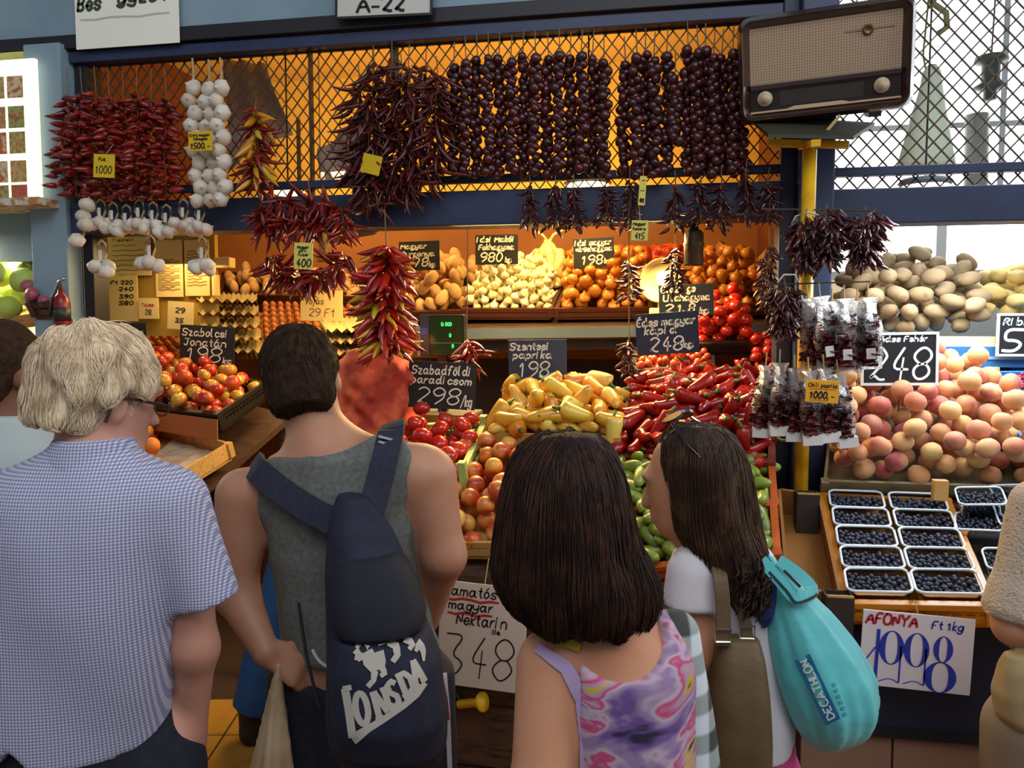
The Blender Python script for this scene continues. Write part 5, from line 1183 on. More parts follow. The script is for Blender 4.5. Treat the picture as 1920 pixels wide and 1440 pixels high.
sign('price_board', (764, 679, 891, 766), 3.02, [('Szabadföldi', .05, .27, .88, .17), ('paradicsom', .05, .47, .88, .15), ('298', .14, .9, .62, .34), ('/kg', .8, .93, .15, .2)], BB, 'black chalk board reading Szabadföldi paradicsom 298', stake=.10, pen=.015, roll=2, tiltx=-6)
sign('price_board', (337, 611, 439, 682), 3.5, [('Szabolcsi', .04, .28, .84, .18), ('Jonatán', .08, .54, .76, .18), ('198', .12, .95, .62, .38), ('kg', .8, .96, .14, .13)], BB, 'black chalk board reading Szabolcsi Jonatán 198 on the apples', stake=.10, pen=.017, roll=3)
sign('price_board', (214, 606, 274, 668), 3.5, [('Golden', .2, .35, .7, .16), ('248', .2, .8, .6, .28)], BB, 'black chalk board half hidden by the grey haired man', stake=.10, pen=.016)
sign('price_paper', (563, 545, 642, 602), 3.75, [('Tojás', .1, .45, .45, .2), ('29 Ft', .2, .85, .6, .26)], PAPC, 'cream price paper reading Tojás 29 above the eggs', ink=mat('pencil_ink', '#6a5a3a', .8), stake=.04, pen=.016, roll=1)
sign('price_board', (1619, 628, 1754, 718), 3.0, [('Rozédes Fehér', .02, .14, .85, .11, None or mat('white_chalk', '#dfe6e6', .9), .014), ('248', .06, .93, .84, .66, mat('white_chalk', '#dfe6e6', .9), .026)], mat('dark_slate', '#131519', .5), 'white framed black board reading Rozédes Fehér 248', border=mat('white_frame', '#d8dadc', .5), stake=.10, roll=-1)
sign('price_board', (1873, 592, 2010, 664), 3.38, [('Ribizli', .05, .24, .6, .17, mat('pale_blue_chalk', '#b8d8e4', .9), .02), ('598', .05, .92, .85, .56, mat('pale_blue_chalk', '#b8d8e4', .9), .04)], mat('dark_slate', '#131519', .5), 'white framed board priced from 5 on the blue shelf', border=mat('white_frame', '#d8dadc', .5), stake=.12)
sign('price_tag', (1511, 713, 1573, 755), 2.70, [('Chili paprika', .06, .32, .88, .17, INK, .018), ('1000,-', .13, .82, .72, .3, INK, .034), ('_', .1, .40, .8, 0, INKR), ('_', .12, .9, .55, 0, INKR)], mat('orange_card', '#e5a512', .7), 'orange yellow tag reading Chili paprika 1000', ink=INK, roll=3, hang=(0, .04, .05))
# the nectarine paper and the blueberry paper
sign('price_paper', (822, 1096, 985, 1292), 2.28, [('Zamatós', .04, .13, .6, .09), ('magyar', .1, .26, .5, .08), ('Nektarin', .2, .40, .57, .10), ('IIo.', .62, .46, .1, .04), ('348', .06, .90, .78, .40), ('_', .05, .165, .62, 0, INKR, .004), ('_', .1, .30, .5, 0, INKR, .004)], mat('note_paper', '#c8b8a8', .85), 'large white paper handwritten Zamatós magyar Nektarin 348', 'price paper', INK, pen=.0075, roll=3, hang=(0, .05, .10))
af = sign('price_paper', (1613, 1152, 1823, 1294), 2.27, [('AFONYA', .03, .17, .46, .14, INKR, .016), ('Ft 1kg', .62, .17, .27, .10, INKB, .010)], mat('white_card', '#cfcad0', .85), 'large white paper reading AFONYA 1998 in blue figures', 'price paper', INKB, roll=2, hang=(0, .03, .03))
w = (at(1823, 1220, 2.27)-at(1613, 1220, 2.27)).length; h = (at(1700, 1152, 2.27)-at(1700, 1294, 2.27)).length; mb = MB()
def big(pts, hw): ribbon(mb, chaikin(pts), hw*.6, lambda x, y: Vector((-w/2+x*w, -.0012, h/2-y*h)), False)
def big2(pts, hws):
    q = pts; ribbon(mb, q, hws, lambda x, y: Vector((-w/2+x*w, -.0012, h/2-y*h)), False)
big([(.15, .24), (.145, .92)], .028); big([(.13, .48), (.05, .66)], .012)
def oval(cx, cy, rx, ry, a0, a1, n=28): return [(cx+rx*math.cos(R(a0+(a1-a0)*i/n)), cy+ry*math.sin(R(a0+(a1-a0)*i/n))) for i in range(n+1)]
for cx in (.275, .50):
    o_ = oval(cx, .47, .085, .22, 0, 360); big2(o_, [.006+.024*abs(math.cos(2*PI*i/28))**2 for i in range(29)])
    big([(cx+.085, .44), (cx+.085, .92)], .014); big([(cx+.085, .93), (cx, .87), (cx-.1, .93)], .009)
o_ = oval(.735, .43, .062, .17, 0, 360); big2(o_, [.006+.02*abs(math.cos(2*PI*i/28))**2 for i in range(29)])
o_ = oval(.725, .80, .11, .20, 0, 360); big2(o_, [.006+.03*abs(math.cos(2*PI*i/28))**2 for i in range(29)])
mb.obj('big_figures', INKB, af)
# ------------------------------------------------------------ people
def skin(name, col, warm): return mat(name, col, .55, mix=(warm, 6, .45, .75), bump=(220, .04))
SK_OLD = skin('skin_old', '#c08a74', '#b07460'); SK_YM = skin('skin_young', '#b98468', '#a8704e'); SK_W = skin('skin_woman', '#c48a68', '#b87852'); SK_D = skin('skin_dark', '#7a4a30', '#6a3e28')
M_NAVYC = mat('navy_cloth', '#11131f', .85, mix=('#191c2c', 40, .4, .7))
M_TANK = mat('grey_marl', '#6e706a', .9, mix=('#5c5e58', 90, .35, .65))
M_SHOE = mat('dark_shoe', '#15120f', .5)
class Person:
    """joints are given as seen (pixel + distance) and turned into metres about a root standing on the floor; x right, y away, z up"""
    def __init__(s, name, label, px0, V, cat='person'):
        s.V = V; s.u0 = (px0-960)/FPX*V; s.root = empty(name, Vector((s.u0*CY-V*SY, s.u0*SY+V*CY, 0)), label, cat, None, (0, 0, YAW))
    def j(s, px, py, dv=0.):
        V = s.V+dv; a, b = (px-960)/FPX, (720-py)/FPX; t = V/(CP+b*SP); return np.array([a*t-s.u0, dv, CAMZ+t*(-SP+b*CP)])
    def r(s, rp, dv=0.): return rp*(s.V+dv)/FPX
    def secs(s, L):
        out = []
        for (py, px, rp, dv, ry) in L: p = s.j(px, py, dv); out.append((p[2], p[0], p[1], s.r(rp, dv), ry))
        return out
    def cap(s, f, A, B, **k): f.cap(s.j(*A[:2], A[3] if len(A) > 3 else 0), s.j(*B[:2], B[3] if len(B) > 3 else 0), s.r(A[2]), s.r(B[2]), **k)
    def grid(s, lo, hi, res, k=.03): return SDF(lo, hi, res, k)
    def add(s, f, name, m, sm=2): return link(name, f.mesh(name, m, sm), s.root)
def head(f, c, yaw, pitch=0., roll=0., sc=1., face=True, ear=1.):
    """skull, face, nose, brow, chin and ears about skull centre c; yaw turns right(-)/left(+), facing +y"""
    rot = Euler((pitch, roll, yaw), 'XYZ'); m = np.array(rot.to_matrix())
    def P(x, y, z): return np.array(c)+m @ (np.array([x, y, z])*sc)
    S = lambda *r: tuple(k*sc for k in r)
    f.ell(P(0, -.008, .015), S(.076, .096, .092), rot, k=.02)
    f.ell(P(0, .035, -.045), S(.062, .062, .085), rot, k=.03)
    f.ell(P(0, .055, -.098), S(.038, .034, .028), rot, k=.03)
    if face:
        f.cap(P(0, .098, -.015), P(0, .113, -.048), .009*sc, .013*sc, k=.012)
        f.ell(P(0, .091, .015), S(.052, .014, .012), rot, k=.018)
        for sx in (-1, 1): f.ell(P(sx*.031, .106, -.010), S(.014, .012, .009), rot, k=.006, sub=True)
        f.ell(P(0, .099, -.074), S(.024, .010, .006), rot, k=.008); f.ell(P(0, .097, -.085), S(.020, .010, .006), rot, k=.008)
    for sx in (-1, 1):
        f.ell(P(sx*.077, -.006, -.022), S(.010, .018*ear, .031*ear), Euler((pitch+.15, roll, yaw+sx*-.35)), k=.008)
        f.ell(P(sx*.086, -.004, -.020), S(.005*ear, .010*ear, .018*ear), Euler((pitch+.15, roll, yaw+sx*-.35)), k=.006, sub=True)
    return P, rot
def legs(f, p, hipL, hipR, footL, footR, rt, rc, fwd=(0, 1, 0)):
    for h, t in ((hipL, footL), (hipR, footR)):
        h, t = np.array(h, float), np.array(t, float); kn = (h+t)/2+np.array(fwd)*.03
        f.cap(h, kn, rt, rt*.72, k=.04); f.cap(kn, t+np.array([0, 0, .07]), rt*.72, rc*.62, k=.03)
        f.cap(t+np.array([0, 0, .05]), t+np.array(fwd)*.14+np.array([0, 0, .035]), rc*.68, rc*.55, k=.02)
def hair_strands(root, name, m, gen, n, r=.0012, seed=1):
    cu = bpy.data.curves.new(name, 'CURVE'); cu.dimensions = '3D'; cu.bevel_depth = r; cu.bevel_resolution = 0; cu.resolution_u = 1
    g = random.Random(seed)
    for i in range(n):
        P = gen(g, i)
        if P is None: continue
        sp = cu.splines.new('POLY'); sp.points.add(len(P)-1)
        for k, q in enumerate(P): sp.points[k].co = (*q, 1); sp.points[k].radius = 1-.6*(k/(len(P)-1))**3
    cu.materials.append(m); o = bpy.data.objects.new(name, cu); me = bpy.data.meshes.new_from_object(o); bpy.data.objects.remove(o); ob = link(name, me, root); ob['kind'] = 'stuff'; return ob
def hand(f, w, d, out, sc=1., curl=1.2, thumb=1):
    """palm + five fingers from wrist w along d; 'out' is the back of the hand"""
    w, d, o = (np.array(v, float) for v in (w, d, out)); d /= np.linalg.norm(d); o -= d*(o@d); o /= np.linalg.norm(o); s = np.cross(d, o)*thumb
    for k, (x, L) in enumerate(((-.03, .066), (-.010, .078), (.010, .074), (.028, .058))):
        b = w+d*.045*sc+s*x*sc*.8; e = w+d*.088*sc+s*x*sc; f.cap(w+s*x*.4*sc, e, .014*sc, .0115*sc, k=.012)
        p = e; a = 0
        for q, fr in enumerate((.45, .32, .25)):
            a += curl*(.5, .75, .6)[q]; nx = p+(d*math.cos(a)-o*math.sin(a))*L*fr*sc; f.cap(p, nx, (.0098-.0012*q)*sc, (.009-.0012*q)*sc, k=.004); p = nx
    t0 = w+d*.025*sc-s*.026*sc; t1 = t0+(d*.7-s*.55-o*.35)*.040*sc; t2 = t1+(d*.75+s*.1-o*.65)*.032*sc
    f.cap(t0, t1, .014*sc, .011*sc, k=.012); f.cap(t1, t2, .0105*sc, .008*sc, k=.005)
RES = .0085
# ---- grey haired man in a checked shirt
p = Person('person', 'grey haired man in glasses and a blue checked shirt, seen from behind', 160, 1.5)
bd = p.grid((-.36, -.28, 0), (.42, .36, 1.76), RES)
hc = p.j(188, 728, .03)
bd.cap(p.j(172, 850, .0), p.j(180, 770, .02), .068, .060, k=.03)
P_, rot = head(bd, hc, R(-36), R(-12), R(3), 1.06, True, 1.2)
bd.loft(p.secs([(850, 172, 70, 0, .07), (880, 168, 150, 0, .09), (950, 160, 180, .01, .11), (1100, 155, 175, .02, .12), (1300, 152, 165, .03, .13), (1420, 150, 165, .03, .13), (1500, 150, 150, .03, .12)]))
p.cap(bd, (340, 955, 52), (368, 1215, 39, .02)); p.cap(bd, (368, 1215, 39, .02), (354, 1450, 25, .10))
hand(bd, p.j(352, 1452, .10), (-.02, .12, -1), (1, .1, 0), 1., .5, 1)
p.cap(bd, (-15, 955, 52), (-45, 1215, 39, .02)); p.cap(bd, (-45, 1215, 39, .02), (-30, 1430, 25, .12)); hand(bd, p.j(-30, 1432, .12), (.02, .15, -1), (-1, .1, 0), 1., .5, -1)
legs(bd, p, (-.09, .03, .88), (.085, .03, .88), (-.11, .03, 0), (.11, .05, 0), .085, .075)
p.add(bd, 'body', SK_OLD)
M_GING = check_mat('gingham_shirt', ['#74759a', '#9a9ab4', '#cac8d2'], 172)
sh_ = p.grid((-.40, -.22, .90), (.44, .24, 1.58), .007)
sh_.loft(p.secs([(822, 178, 62, 0, .075), (848, 174, 78, 0, .082), (866, 170, 128, 0, .09), (890, 164, 186, 0, .105), (925, 158, 212, .0, .122), (990, 154, 216, .0, .135), (1100, 150, 208, .005, .145), (1230, 146, 190, .015, .15), (1310, 144, 186, .02, .152), (1395, 142, 182, .02, .150)]), inf=.004, k=.02, ripple=lambda th, Z: .012*np.sin(5*th+14*Z)*np.clip((1.35-Z)*3, 0, 1))
sh_.cap(p.j(325, 945, 0), p.j(384, 1128, .01), .064, .067, k=.03, flat=.0)
sh_.cap(p.j(-10, 945, 0), p.j(-55, 1128, .01), .064, .067, k=.03, flat=.0)
sh_.wrinkle(.0055, 24, 10, 8, 3)
nb = p.j(0, 1392); nh = p.j(0, 1335)
zc = p.j(150, 1372)[2]
X, Z = sh_.ax[0][:, None, None], sh_.ax[2][None, None, :]
hem = zc-.012*np.cos((X-.02)*9)+.07*np.clip(X-.02, 0, 1)+.035*np.exp(-((X+.09)/.022)**2)
sh_.f = np.maximum(sh_.f, (hem-Z).astype(np.float32))
p.add(sh_, 'checked_shirt', M_GING, 1)
co = p.grid((-.12, -.14, 1.44), (.16, .14, 1.60), .005)
co.loft(p.secs([(818, 178, 66, 0, .080), (872, 172, 92, 0, .095)]), k=.001); co.loft(p.secs([(812, 180, 58, .01, .071), (818, 178, 59, .01, .072), (880, 176, 64, .01, .075)]), k=.001, sub=True)
co.plane(p.j(178, 818, -.08), (-.05, -.25, 1)); p.add(co, 'collar', M_GING, 1)
tr_ = p.grid((-.36, -.26, 0), (.36, .28, 1.06), .0095)
tr_.loft(p.secs([(1320, 150, 172, .02, .135), (1440, 150, 178, .02, .14), (1530, 150, 170, .02, .135)]), inf=.004)
for sx, hx in ((-1, -.09), (1, .085)): tr_.cap((hx, .03, .84), (sx*.105, .04, .06), .105, .075, k=.05, flat=.0)
tr_.wrinkle(.003, 20, 8, 14, 6); p.add(tr_, 'navy_trousers', M_NAVYC, 1)
M_GREYH = mat('grey_hair', '#ead4b0', .65, mix=(('#c8ae88'), 45, .4, .65), stretch=(1, 1, .25), bump=(160, .5))
hr = p.grid(hc-.16, hc+.16, .006, .012)
hr.ell(P_(0, -.016, .022), (.093, .112, .100), rot); hr.ell(P_(0, -.058, -.045), (.078, .058, .070), rot, k=.025)
hr.ell(P_(-.055, -.02, .02), (.042, .08, .07), rot); hr.ell(P_(.055, -.02, .02), (.042, .08, .07), rot)
hr.wrinkle(.010, 70, 50, 40, 4)
hr.ell(P_(0, .115, -.03), (.08, .085, .10), rot, k=.01, sub=True)
for sx in (-1, 1): hr.ell(P_(sx*.085, .012, -.035), (.022, .03, .042), rot, k=.008, sub=True)
hr.plane(P_(0, -.05, -.078), tuple(np.array(rot.to_matrix()) @ np.array([0, .0, -1.]))); hobj = p.add(hr, 'grey_hair', M_GREYH, 1)
def surf_strands(ob, dirf, L, n, nseg=6, lift=.002, wav=.003, zmin=-9):
    ps = ob.data.vertices; ids = [v.index for v in ps if v.co.z > zmin]; bvh = BVHTree.FromPolygons([v.co for v in ps], [tuple(q.vertices) for q in ob.data.polygons])
    def gen(g, i):
        v = ps[g.choice(ids)]; q = v.co.copy(); nn = v.normal.copy(); out = [q+nn*lift]; ph = g.uniform(0, 6)
        for k in range(nseg):
            d = Vector(dirf(q)); d -= nn*d.dot(nn)*.9
            if d.length < 1e-5: break
            q = q+d.normalized()*L/nseg*g.uniform(.7, 1.2)+Vector((wav*math.sin(k*1.6+ph), wav*math.cos(k*1.3+ph), 0)); hit = bvh.find_nearest(q)
            if hit[0] is not None: nn = hit[1]; q = hit[0].copy(); out.append(q+nn*(lift+.001*k))
        return out if len(out) > 2 else None
    return gen
crown = Vector(P_(-.01, -.05, .12))
hair_strands(p.root, 'hair_strands', mat('grey_hair_light', '#f0dab8', .6, mix=('#c0a684', 20, .4, .6)), surf_strands(hobj, lambda q: (q-crown)*Vector((1, 1, 1))+Vector((0, 0, -.05)), .07, 1500), 1500, .0009)
gl_ = MB(); e1, e2 = P_(.080, .088, -.012), P_(.088, -.004, -.008)
gl_.tube([e1, e2, P_(.090, -.022, -.022), P_(.089, -.026, -.055)], [.0028, .0034, .0036, .003], 6)
gl2 = MB(); gl2.tube([P_(-.080, .088, -.012), P_(-.088, -.004, -.008), P_(-.090, -.024, -.05)], .003, 6)
gls = empty('glasses', p.root.matrix_basis @ Vector(P_(0, .11, -.012)), 'brown framed glasses worn by the grey haired man', 'glasses', None, (0, 0, YAW))
go = Vector(P_(0, .11, -.012)); gl_.v = [v-go for v in gl_.v]; gl2.v = [v-go for v in gl2.v]; M_FRAME = mat('tortoise_frame', '#3a1c10', .3, coat=.4); gl_.obj('temple', M_FRAME, gls); gl2.obj('temple', M_FRAME, gls)
fr2 = MB()
for sx in (-1, 1):
    c_ = [Vector(P_(sx*.036+.026*math.cos(t*PI/8), .104, -.014+.02*math.sin(t*PI/8)))-go for t in range(17)]; fr2.tube(c_, .002, 5, False)
fr2.tube([Vector(P_(-.082, .088, -.01))-go, Vector(P_(-.06, .102, -.006))-go], .002, 5); fr2.tube([Vector(P_(.082, .088, -.01))-go, Vector(P_(.06, .102, -.006))-go], .002, 5); fr2.tube([Vector(P_(-.01, .12, -.01))-go, Vector(P_(.01, .12, -.01))-go], .002, 5)
fr2.obj('rims', M_FRAME, gls)
# ---- young man in a grey tank top
p = Person('person', 'dark haired young man in a grey tank top wearing a backpack', 655, 1.9); YMP = p
bd = p.grid((-.42, -.28, 0), (.40, .45, 1.76), RES)
hc = p.j(566, 705, .03)
bd.cap(p.j(612, 850, .0), p.j(580, 765, .02), .070, .066, k=.03)
P_, rot = head(bd, hc, R(8), R(-14), R(-9), 1.08)
bd.cap(p.j(500, 925, 0), p.j(612, 858, -.01), .062, .075, k=.05); bd.cap(p.j(612, 858, -.01), p.j(775, 885, 0), .075, .068, k=.05)
bd.loft(p.secs([(860, 630, 110, 0, .085), (910, 640, 150, 0, .105), (1000, 645, 140, .01, .115), (1100, 655, 130, .02, .115), (1200, 672, 130, .03, .115), (1330, 682, 145, .03, .12)]))
p.cap(bd, (458, 930, 54), (442, 1110, 37, -.01)); p.cap(bd, (442, 1110, 41, -.01), (498, 1222, 25, -.10))
p.cap(bd, (800, 895, 58), (834, 1042, 37, -.01)); p.cap(bd, (834, 1042, 39, -.01), (800, 1165, 26, .16))
hand(bd, p.j(498, 1222, -.10), (.62, .10, -.45), (-.3, -.55, .6), 1.02, 1.15, 1)
hand(bd, p.j(799, 1168, .165), (-.5, .5, -.4), (.5, -.2, .1), 1., .9, -1)
legs(bd, p, (-.10, .03, .86), (.12, .03, .86), (-.14, .03, 0), (.17, .06, 0), .095, .075)
p.add(bd, 'body', SK_YM)
tk = p.grid((-.36, -.22, .92), (.36, .24, 1.62), .0075)
tk.cap(p.j(505, 928, 0), p.j(612, 862, -.01), .058, .074, k=.05, inf=.006); tk.cap(p.j(612, 862, -.01), p.j(768, 885, 0), .074, .066, k=.05, inf=.006)
tk.loft(p.secs([(862, 630, 112, 0, .088), (910, 640, 152, 0, .108), (1000, 645, 142, .01, .118), (1100, 655, 134, .02, .12), (1200, 674, 146, .03, .128), (1310, 682, 166, .03, .146)]), inf=.006)
tk.wrinkle(.003, 16, 8, 30, 8)
a, b = p.j(508, 842, -.09), p.j(692, 786, -.09); d = b-a
nk = np.array([-d[2], 0, d[0]]); nk = nk/np.linalg.norm(nk); tk.plane(a, (nk[0], -.35, nk[2]))
tk.cap(p.j(432, 880, 0), p.j(455, 1035, 0), .080, .070, k=.004, sub=True); tk.cap(p.j(822, 815, 0), p.j(835, 1010, 0), .074, .066, k=.004, sub=True)
p.add(tk, 'grey_tank_top', M_TANK, 1)
tr_ = p.grid((-.34, -.24, 0), (.38, .28, 1.06), .009)
tr_.loft(p.secs([(1262, 682, 158, .03, .135), (1340, 684, 164, .03, .14), (1440, 684, 162, .03, .14)]), inf=.002)
for hx, fx_ in ((-.105, -.14), (.125, .17)): tr_.cap((hx, .03, .84), (fx_, .04, .06), .112, .085, k=.04, flat=0)
tr_.wrinkle(.003, 18, 8, 14, 5); TRM = p.add(tr_, 'navy_track_trousers', M_NAVYC, 1)
def conform(ob, fromdir):
    bvh = BVHTree.FromPolygons([v.co for v in ob.data.vertices], [tuple(q.vertices) for q in ob.data.polygons])
    def f(o, d):
        h = bvh.ray_cast(Vector(o), Vector(d).normalized()); return h
    return f
def decal(p, ob, items, m, name, dv=-.6, off=.0022):
    """print laid on a cloth surface: bands given as (points in picture coordinates, half width)"""
    rc_ = conform(ob, None); mb = MB(); eye = Vector((-p.u0, -p.V, CAMZ))
    def fn(x, y):
        t = Vector(p.j(x, y)); h = rc_(eye, t-eye)
        if h[0] is None: return None
        return h[0]+(h[1] if h[1].dot(eye-h[0]) > 0 else -h[1])*off
    for pts, w in items:
        dense = []; ws = []
        for i in range(len(pts)-1):
            a, b = pts[i], pts[i+1]; n = max(1, int(math.hypot(b[0]-a[0], b[1]-a[1])/5))
            for k in range(n): t = k/n; dense.append((a[0]+(b[0]-a[0])*t, a[1]+(b[1]-a[1])*t)); ws.append((w[i]+(w[i+1]-w[i])*t) if isinstance(w, (list, tuple)) else w)
        dense.append(pts[-1]); ws.append(w[-1] if isinstance(w, (list, tuple)) else w); ribbon(mb, dense, ws, fn, False)
    if not mb.v: return None
    return mb.obj(name, m, ob)
M_PRINT = mat('offwhite_print', '#b8b0a4', .8); M_STRIPE = mat('white_stripe', '#a8a4a8', .8)
decal(p, TRM, [([(527, 1275), (525, 1350), (522, 1440), (520, 1500)], 3.5), ([(832, 1262), (838, 1330), (842, 1440), (846, 1520)], 4.5)], M_STRIPE, 'side_stripe')
decal(p, TRM, [([(822, 1255), (834, 1310), (838, 1350)], 4)], mat('crimson_stripe', '#7a1428', .8), 'crimson_stripe')
M_BRH = mat('dark_brown_hair', '#3c2818', .75, spec=.2, mix=('#26170d', 60, .4, .65), bump=(240, .6))
hr = p.grid(hc-.16, hc+.16, .006, .012)
hr.ell(P_(0, -.012, .020), (.0905, .110, .104), rot); hr.ell(P_(0, -.058, -.05), (.078, .055, .07), rot, k=.025)
hr.wrinkle(.0025, 90, 70, 70, 4)
hr.ell(P_(0, .125, -.03), (.085, .085, .10), rot, k=.01, sub=True)
for sx in (-1, 1): hr.ell(P_(sx*.09, .014, -.04), (.024, .03, .05), rot, k=.008, sub=True)
hr.plane(P_(0, -.06, -.090), tuple(np.array(rot.to_matrix()) @ np.array([0, -.35, -1.]))); hobj = p.add(hr, 'short_brown_hair', M_BRH, 1)
cr2 = Vector(P_(0, -.06, .10))
hair_strands(p.root, 'hair_strands', M_BRH, surf_strands(hobj, lambda q: (q-cr2)+Vector((0, 0, -.06)), .022, 1400, 3, .0015, .001), 1400, .0008, 3)
# backpack
M_PACK = mat('navy_backpack', '#12162a', .8, mix=('#1a2036', 30, .4, .7), bump=(120, .1)); M_STRAP = mat('navy_strap', '#24263a', .85, mix=('#1b1d2e', 120, .4, .6))
bp_ = Person('backpack', 'navy drawstring backpack with a white lion print on the young man', 655, 1.9, 'backpack'); bp_.root.name = 'backpack'
q = bp_.grid((-.22, -.42, .60), (.30, .02, 1.42), .0075, .03)
BS = [(928, 662, 26, -.155, .03), (950, 668, 42, -.165, .045), (1000, 678, 62, -.185, .07), (1060, 688, 78, -.205, .09), (1150, 702, 92, -.22, .115), (1250, 716, 108, -.23, .13), (1330, 726, 116, -.23, .135), (1390, 730, 112, -.22, .12), (1425, 732, 94, -.21, .09)]
q.loft(bp_.secs(BS), k=.02, ripple=lambda th, Z: .018*np.sin(4*th+9*Z)+.012*np.sin(7*th-16*Z)); q.wrinkle(.004, 14, 10, 10, 2)
PK = bp_.add(q, 'pack_body', M_PACK, 1)
q = bp_.grid((-.20, -.46, .60), (.30, .0, 1.14), .0075, .02)
q.loft(bp_.secs([(1180, 716, 88, -.255, .10), (1230, 722, 104, -.262, .115), (1330, 730, 110, -.27, .12), (1392, 732, 104, -.26, .10)]), k=.02, power=2.6); q.wrinkle(.003, 14, 10, 10, 9)
PO = bp_.add(q, 'front_pocket', M_PACK, 1)
q = bp_.grid((-.16, -.46, .98), (.26, .0, 1.36), .0075, .02)
q.loft(bp_.secs([(1035, 688, 60, -.215, .080), (1065, 694, 76, -.222, .092), (1110, 702, 84, -.235, .102), (1150, 710, 86, -.241, .110), (1174, 715, 78, -.244, .110)]), k=.02, power=2.7); q.wrinkle(.005, 18, 10, 12, 12)
bp_.add(q, 'flap', mat('dark_navy_flap', '#0f111f', .8, bump=(100, .1)), 1)
def strap(path, w, th, nm, m, pr):
    mb = MB(); P = [Vector(pr.j(*k)) for k in path]; Pd = []
    for i in range(len(P)-1):
        for k in range(4):
            t = k/4; p0, p1, p2, p3 = P[max(i-1, 0)], P[i], P[i+1], P[min(i+2, len(P)-1)]
            Pd.append(.5*((2*p1)+(p2-p0)*t+(2*p0-5*p1+4*p2-p3)*t*t+(3*p1-p0-3*p2+p3)*t**3))
    Pd.append(P[-1]); n = len(Pd); vs = []
    for i in range(n):
        d = (Pd[min(i+1, n-1)]-Pd[max(i-1, 0)]).normalized(); out = Vector((0, -1, .25)); sd = d.cross(out).normalized(); o = sd.cross(d)
        for a, b in ((-1, -1), (1, -1), (1, 1), (-1, 1)): vs.append(Pd[i]+sd*(w/2*a)+o*(th/2*b))
    fs = [(i*4+k, i*4+(k+1) % 4, (i+1)*4+(k+1) % 4, (i+1)*4+k) for i in range(n-1) for k in range(4)]+[(3, 2, 1, 0), tuple((n-1)*4+k for k in range(4))]
    mb.raw(vs, fs); return mb.obj(nm, m, pr.root)
s1 = strap([(478, 868, .04), (485, 884, -.065), (535, 925, -.115), (600, 965, -.145), (655, 985, -.17)], .058, .014, 'strap', M_STRAP, bp_)
s2 = strap([(738, 795, .03), (733, 812, -.07), (722, 860, -.118), (706, 920, -.145), (690, 975, -.175)], .058, .014, 'strap', M_STRAP, bp_)
stp = MB()
for y in (822, 832): stp.bar(bp_.j(710, y-4, -.108), bp_.j(750, y+6, -.085), .006, .005)
stp.obj('white_bar_stripe', M_STRIPE, s2)
strap([(560, 1130, -.12), (575, 1230, -.14), (600, 1330, -.16)], .006, .006, 'drawcord', mat('cord_black', '#16161c', .7), bp_)
strap([(586, 1218, -.15), (600, 1240, -.165), (632, 1262, -.185), (642, 1285, -.19)], .006, .005, 'piping', M_STRIPE, bp_)
MB().bar(bp_.j(598, 988, -.15), bp_.j(612, 996, -.15), .012, .006).obj('buckle', mat('buckle_white', '#b0aca4', .4), bp_.root)
# the printed word, slanting letters drawn as broad strokes along the printed baseline
items = []
items += [([(648, 1290), (655, 1330), (662, 1382)], 7.5), ([(644, 1291), (660, 1288)], 5), ([(662, 1386), (690, 1366), (720, 1348), (757, 1322), (780, 1302), (796, 1280)], [10, 7, 6, 6, 6, 5])]
def oc(cx, cy, rx, ry, ang):
    c_, s_ = math.cos(R(ang)), math.sin(R(ang)); return [(cx+rx*math.cos(t*PI/10)*c_-ry*math.sin(t*PI/10)*s_, cy+rx*math.cos(t*PI/10)*s_+ry*math.sin(t*PI/10)*c_) for t in range(21)]
items += [(oc(679, 1328, 11, 29, -9), 6)]
items += [([(700, 1300), (712, 1345)], 6), ([(704, 1302), (728, 1334)], 6), ([(720, 1292), (732, 1332)], 6), ([(694, 1302), (708, 1297)], 4), ([(705, 1349), (720, 1343)], 4), ([(713, 1294), (724, 1289)], 4)]
items += [([(741, 1281), (733, 1277), (726, 1286), (731, 1298), (744, 1304), (748, 1315), (742, 1324), (733, 1322)], 5.5)]
items += [([(748, 1268), (763, 1306)], 6), ([(742, 1270), (757, 1262), (768, 1270), (774, 1288), (768, 1300), (756, 1308)], 5.5)]
items += [([(773, 1238), (780, 1288)], 5), ([(773, 1238), (794, 1274)], 6), ([(778, 1270), (789, 1262)], 4), ([(775, 1292), (787, 1284)], 4), ([(789, 1279), (798, 1271)], 4)]
decal(p, PO, items, M_PRINT, 'lettering')
lion = [([(716, 1190), (735, 1184), (757, 1186), (762, 1194)], [7, 12, 12, 8]), ([(706, 1200), (720, 1196), (740, 1194)], [14, 14, 9]), ([(690, 1200), (702, 1208), (712, 1216)], [13, 18, 15]), ([(688, 1222), (696, 1240), (706, 1258)], [11, 15, 9]),
        ([(708, 1222), (714, 1242), (717, 1252)], [12, 10, 5]), ([(668, 1210), (679, 1214)], [5, 9]), ([(666, 1220), (672, 1226), (669, 1238)], [5, 5, 4]), ([(680, 1224), (676, 1234), (671, 1238)], [6, 5, 4]),
        ([(703, 1258), (701, 1275), (690, 1287)], [7, 5, 5]), ([(716, 1250), (721, 1262), (714, 1268)], [6, 6, 4]), ([(728, 1206), (742, 1212), (745, 1228), (736, 1241)], [7, 7, 6, 5]),
        ([(758, 1200), (768, 1204), (773, 1210), (766, 1218)], [7, 7, 5, 4]), ([(778, 1222), (786, 1206), (792, 1222), (793, 1240)], [3, 7, 5, 2]), ([(760, 1190), (763, 1182), (757, 1175)], [3, 3, 3])]
decal(p, PO, lion, M_PRINT, 'lion_print', off=.0026)
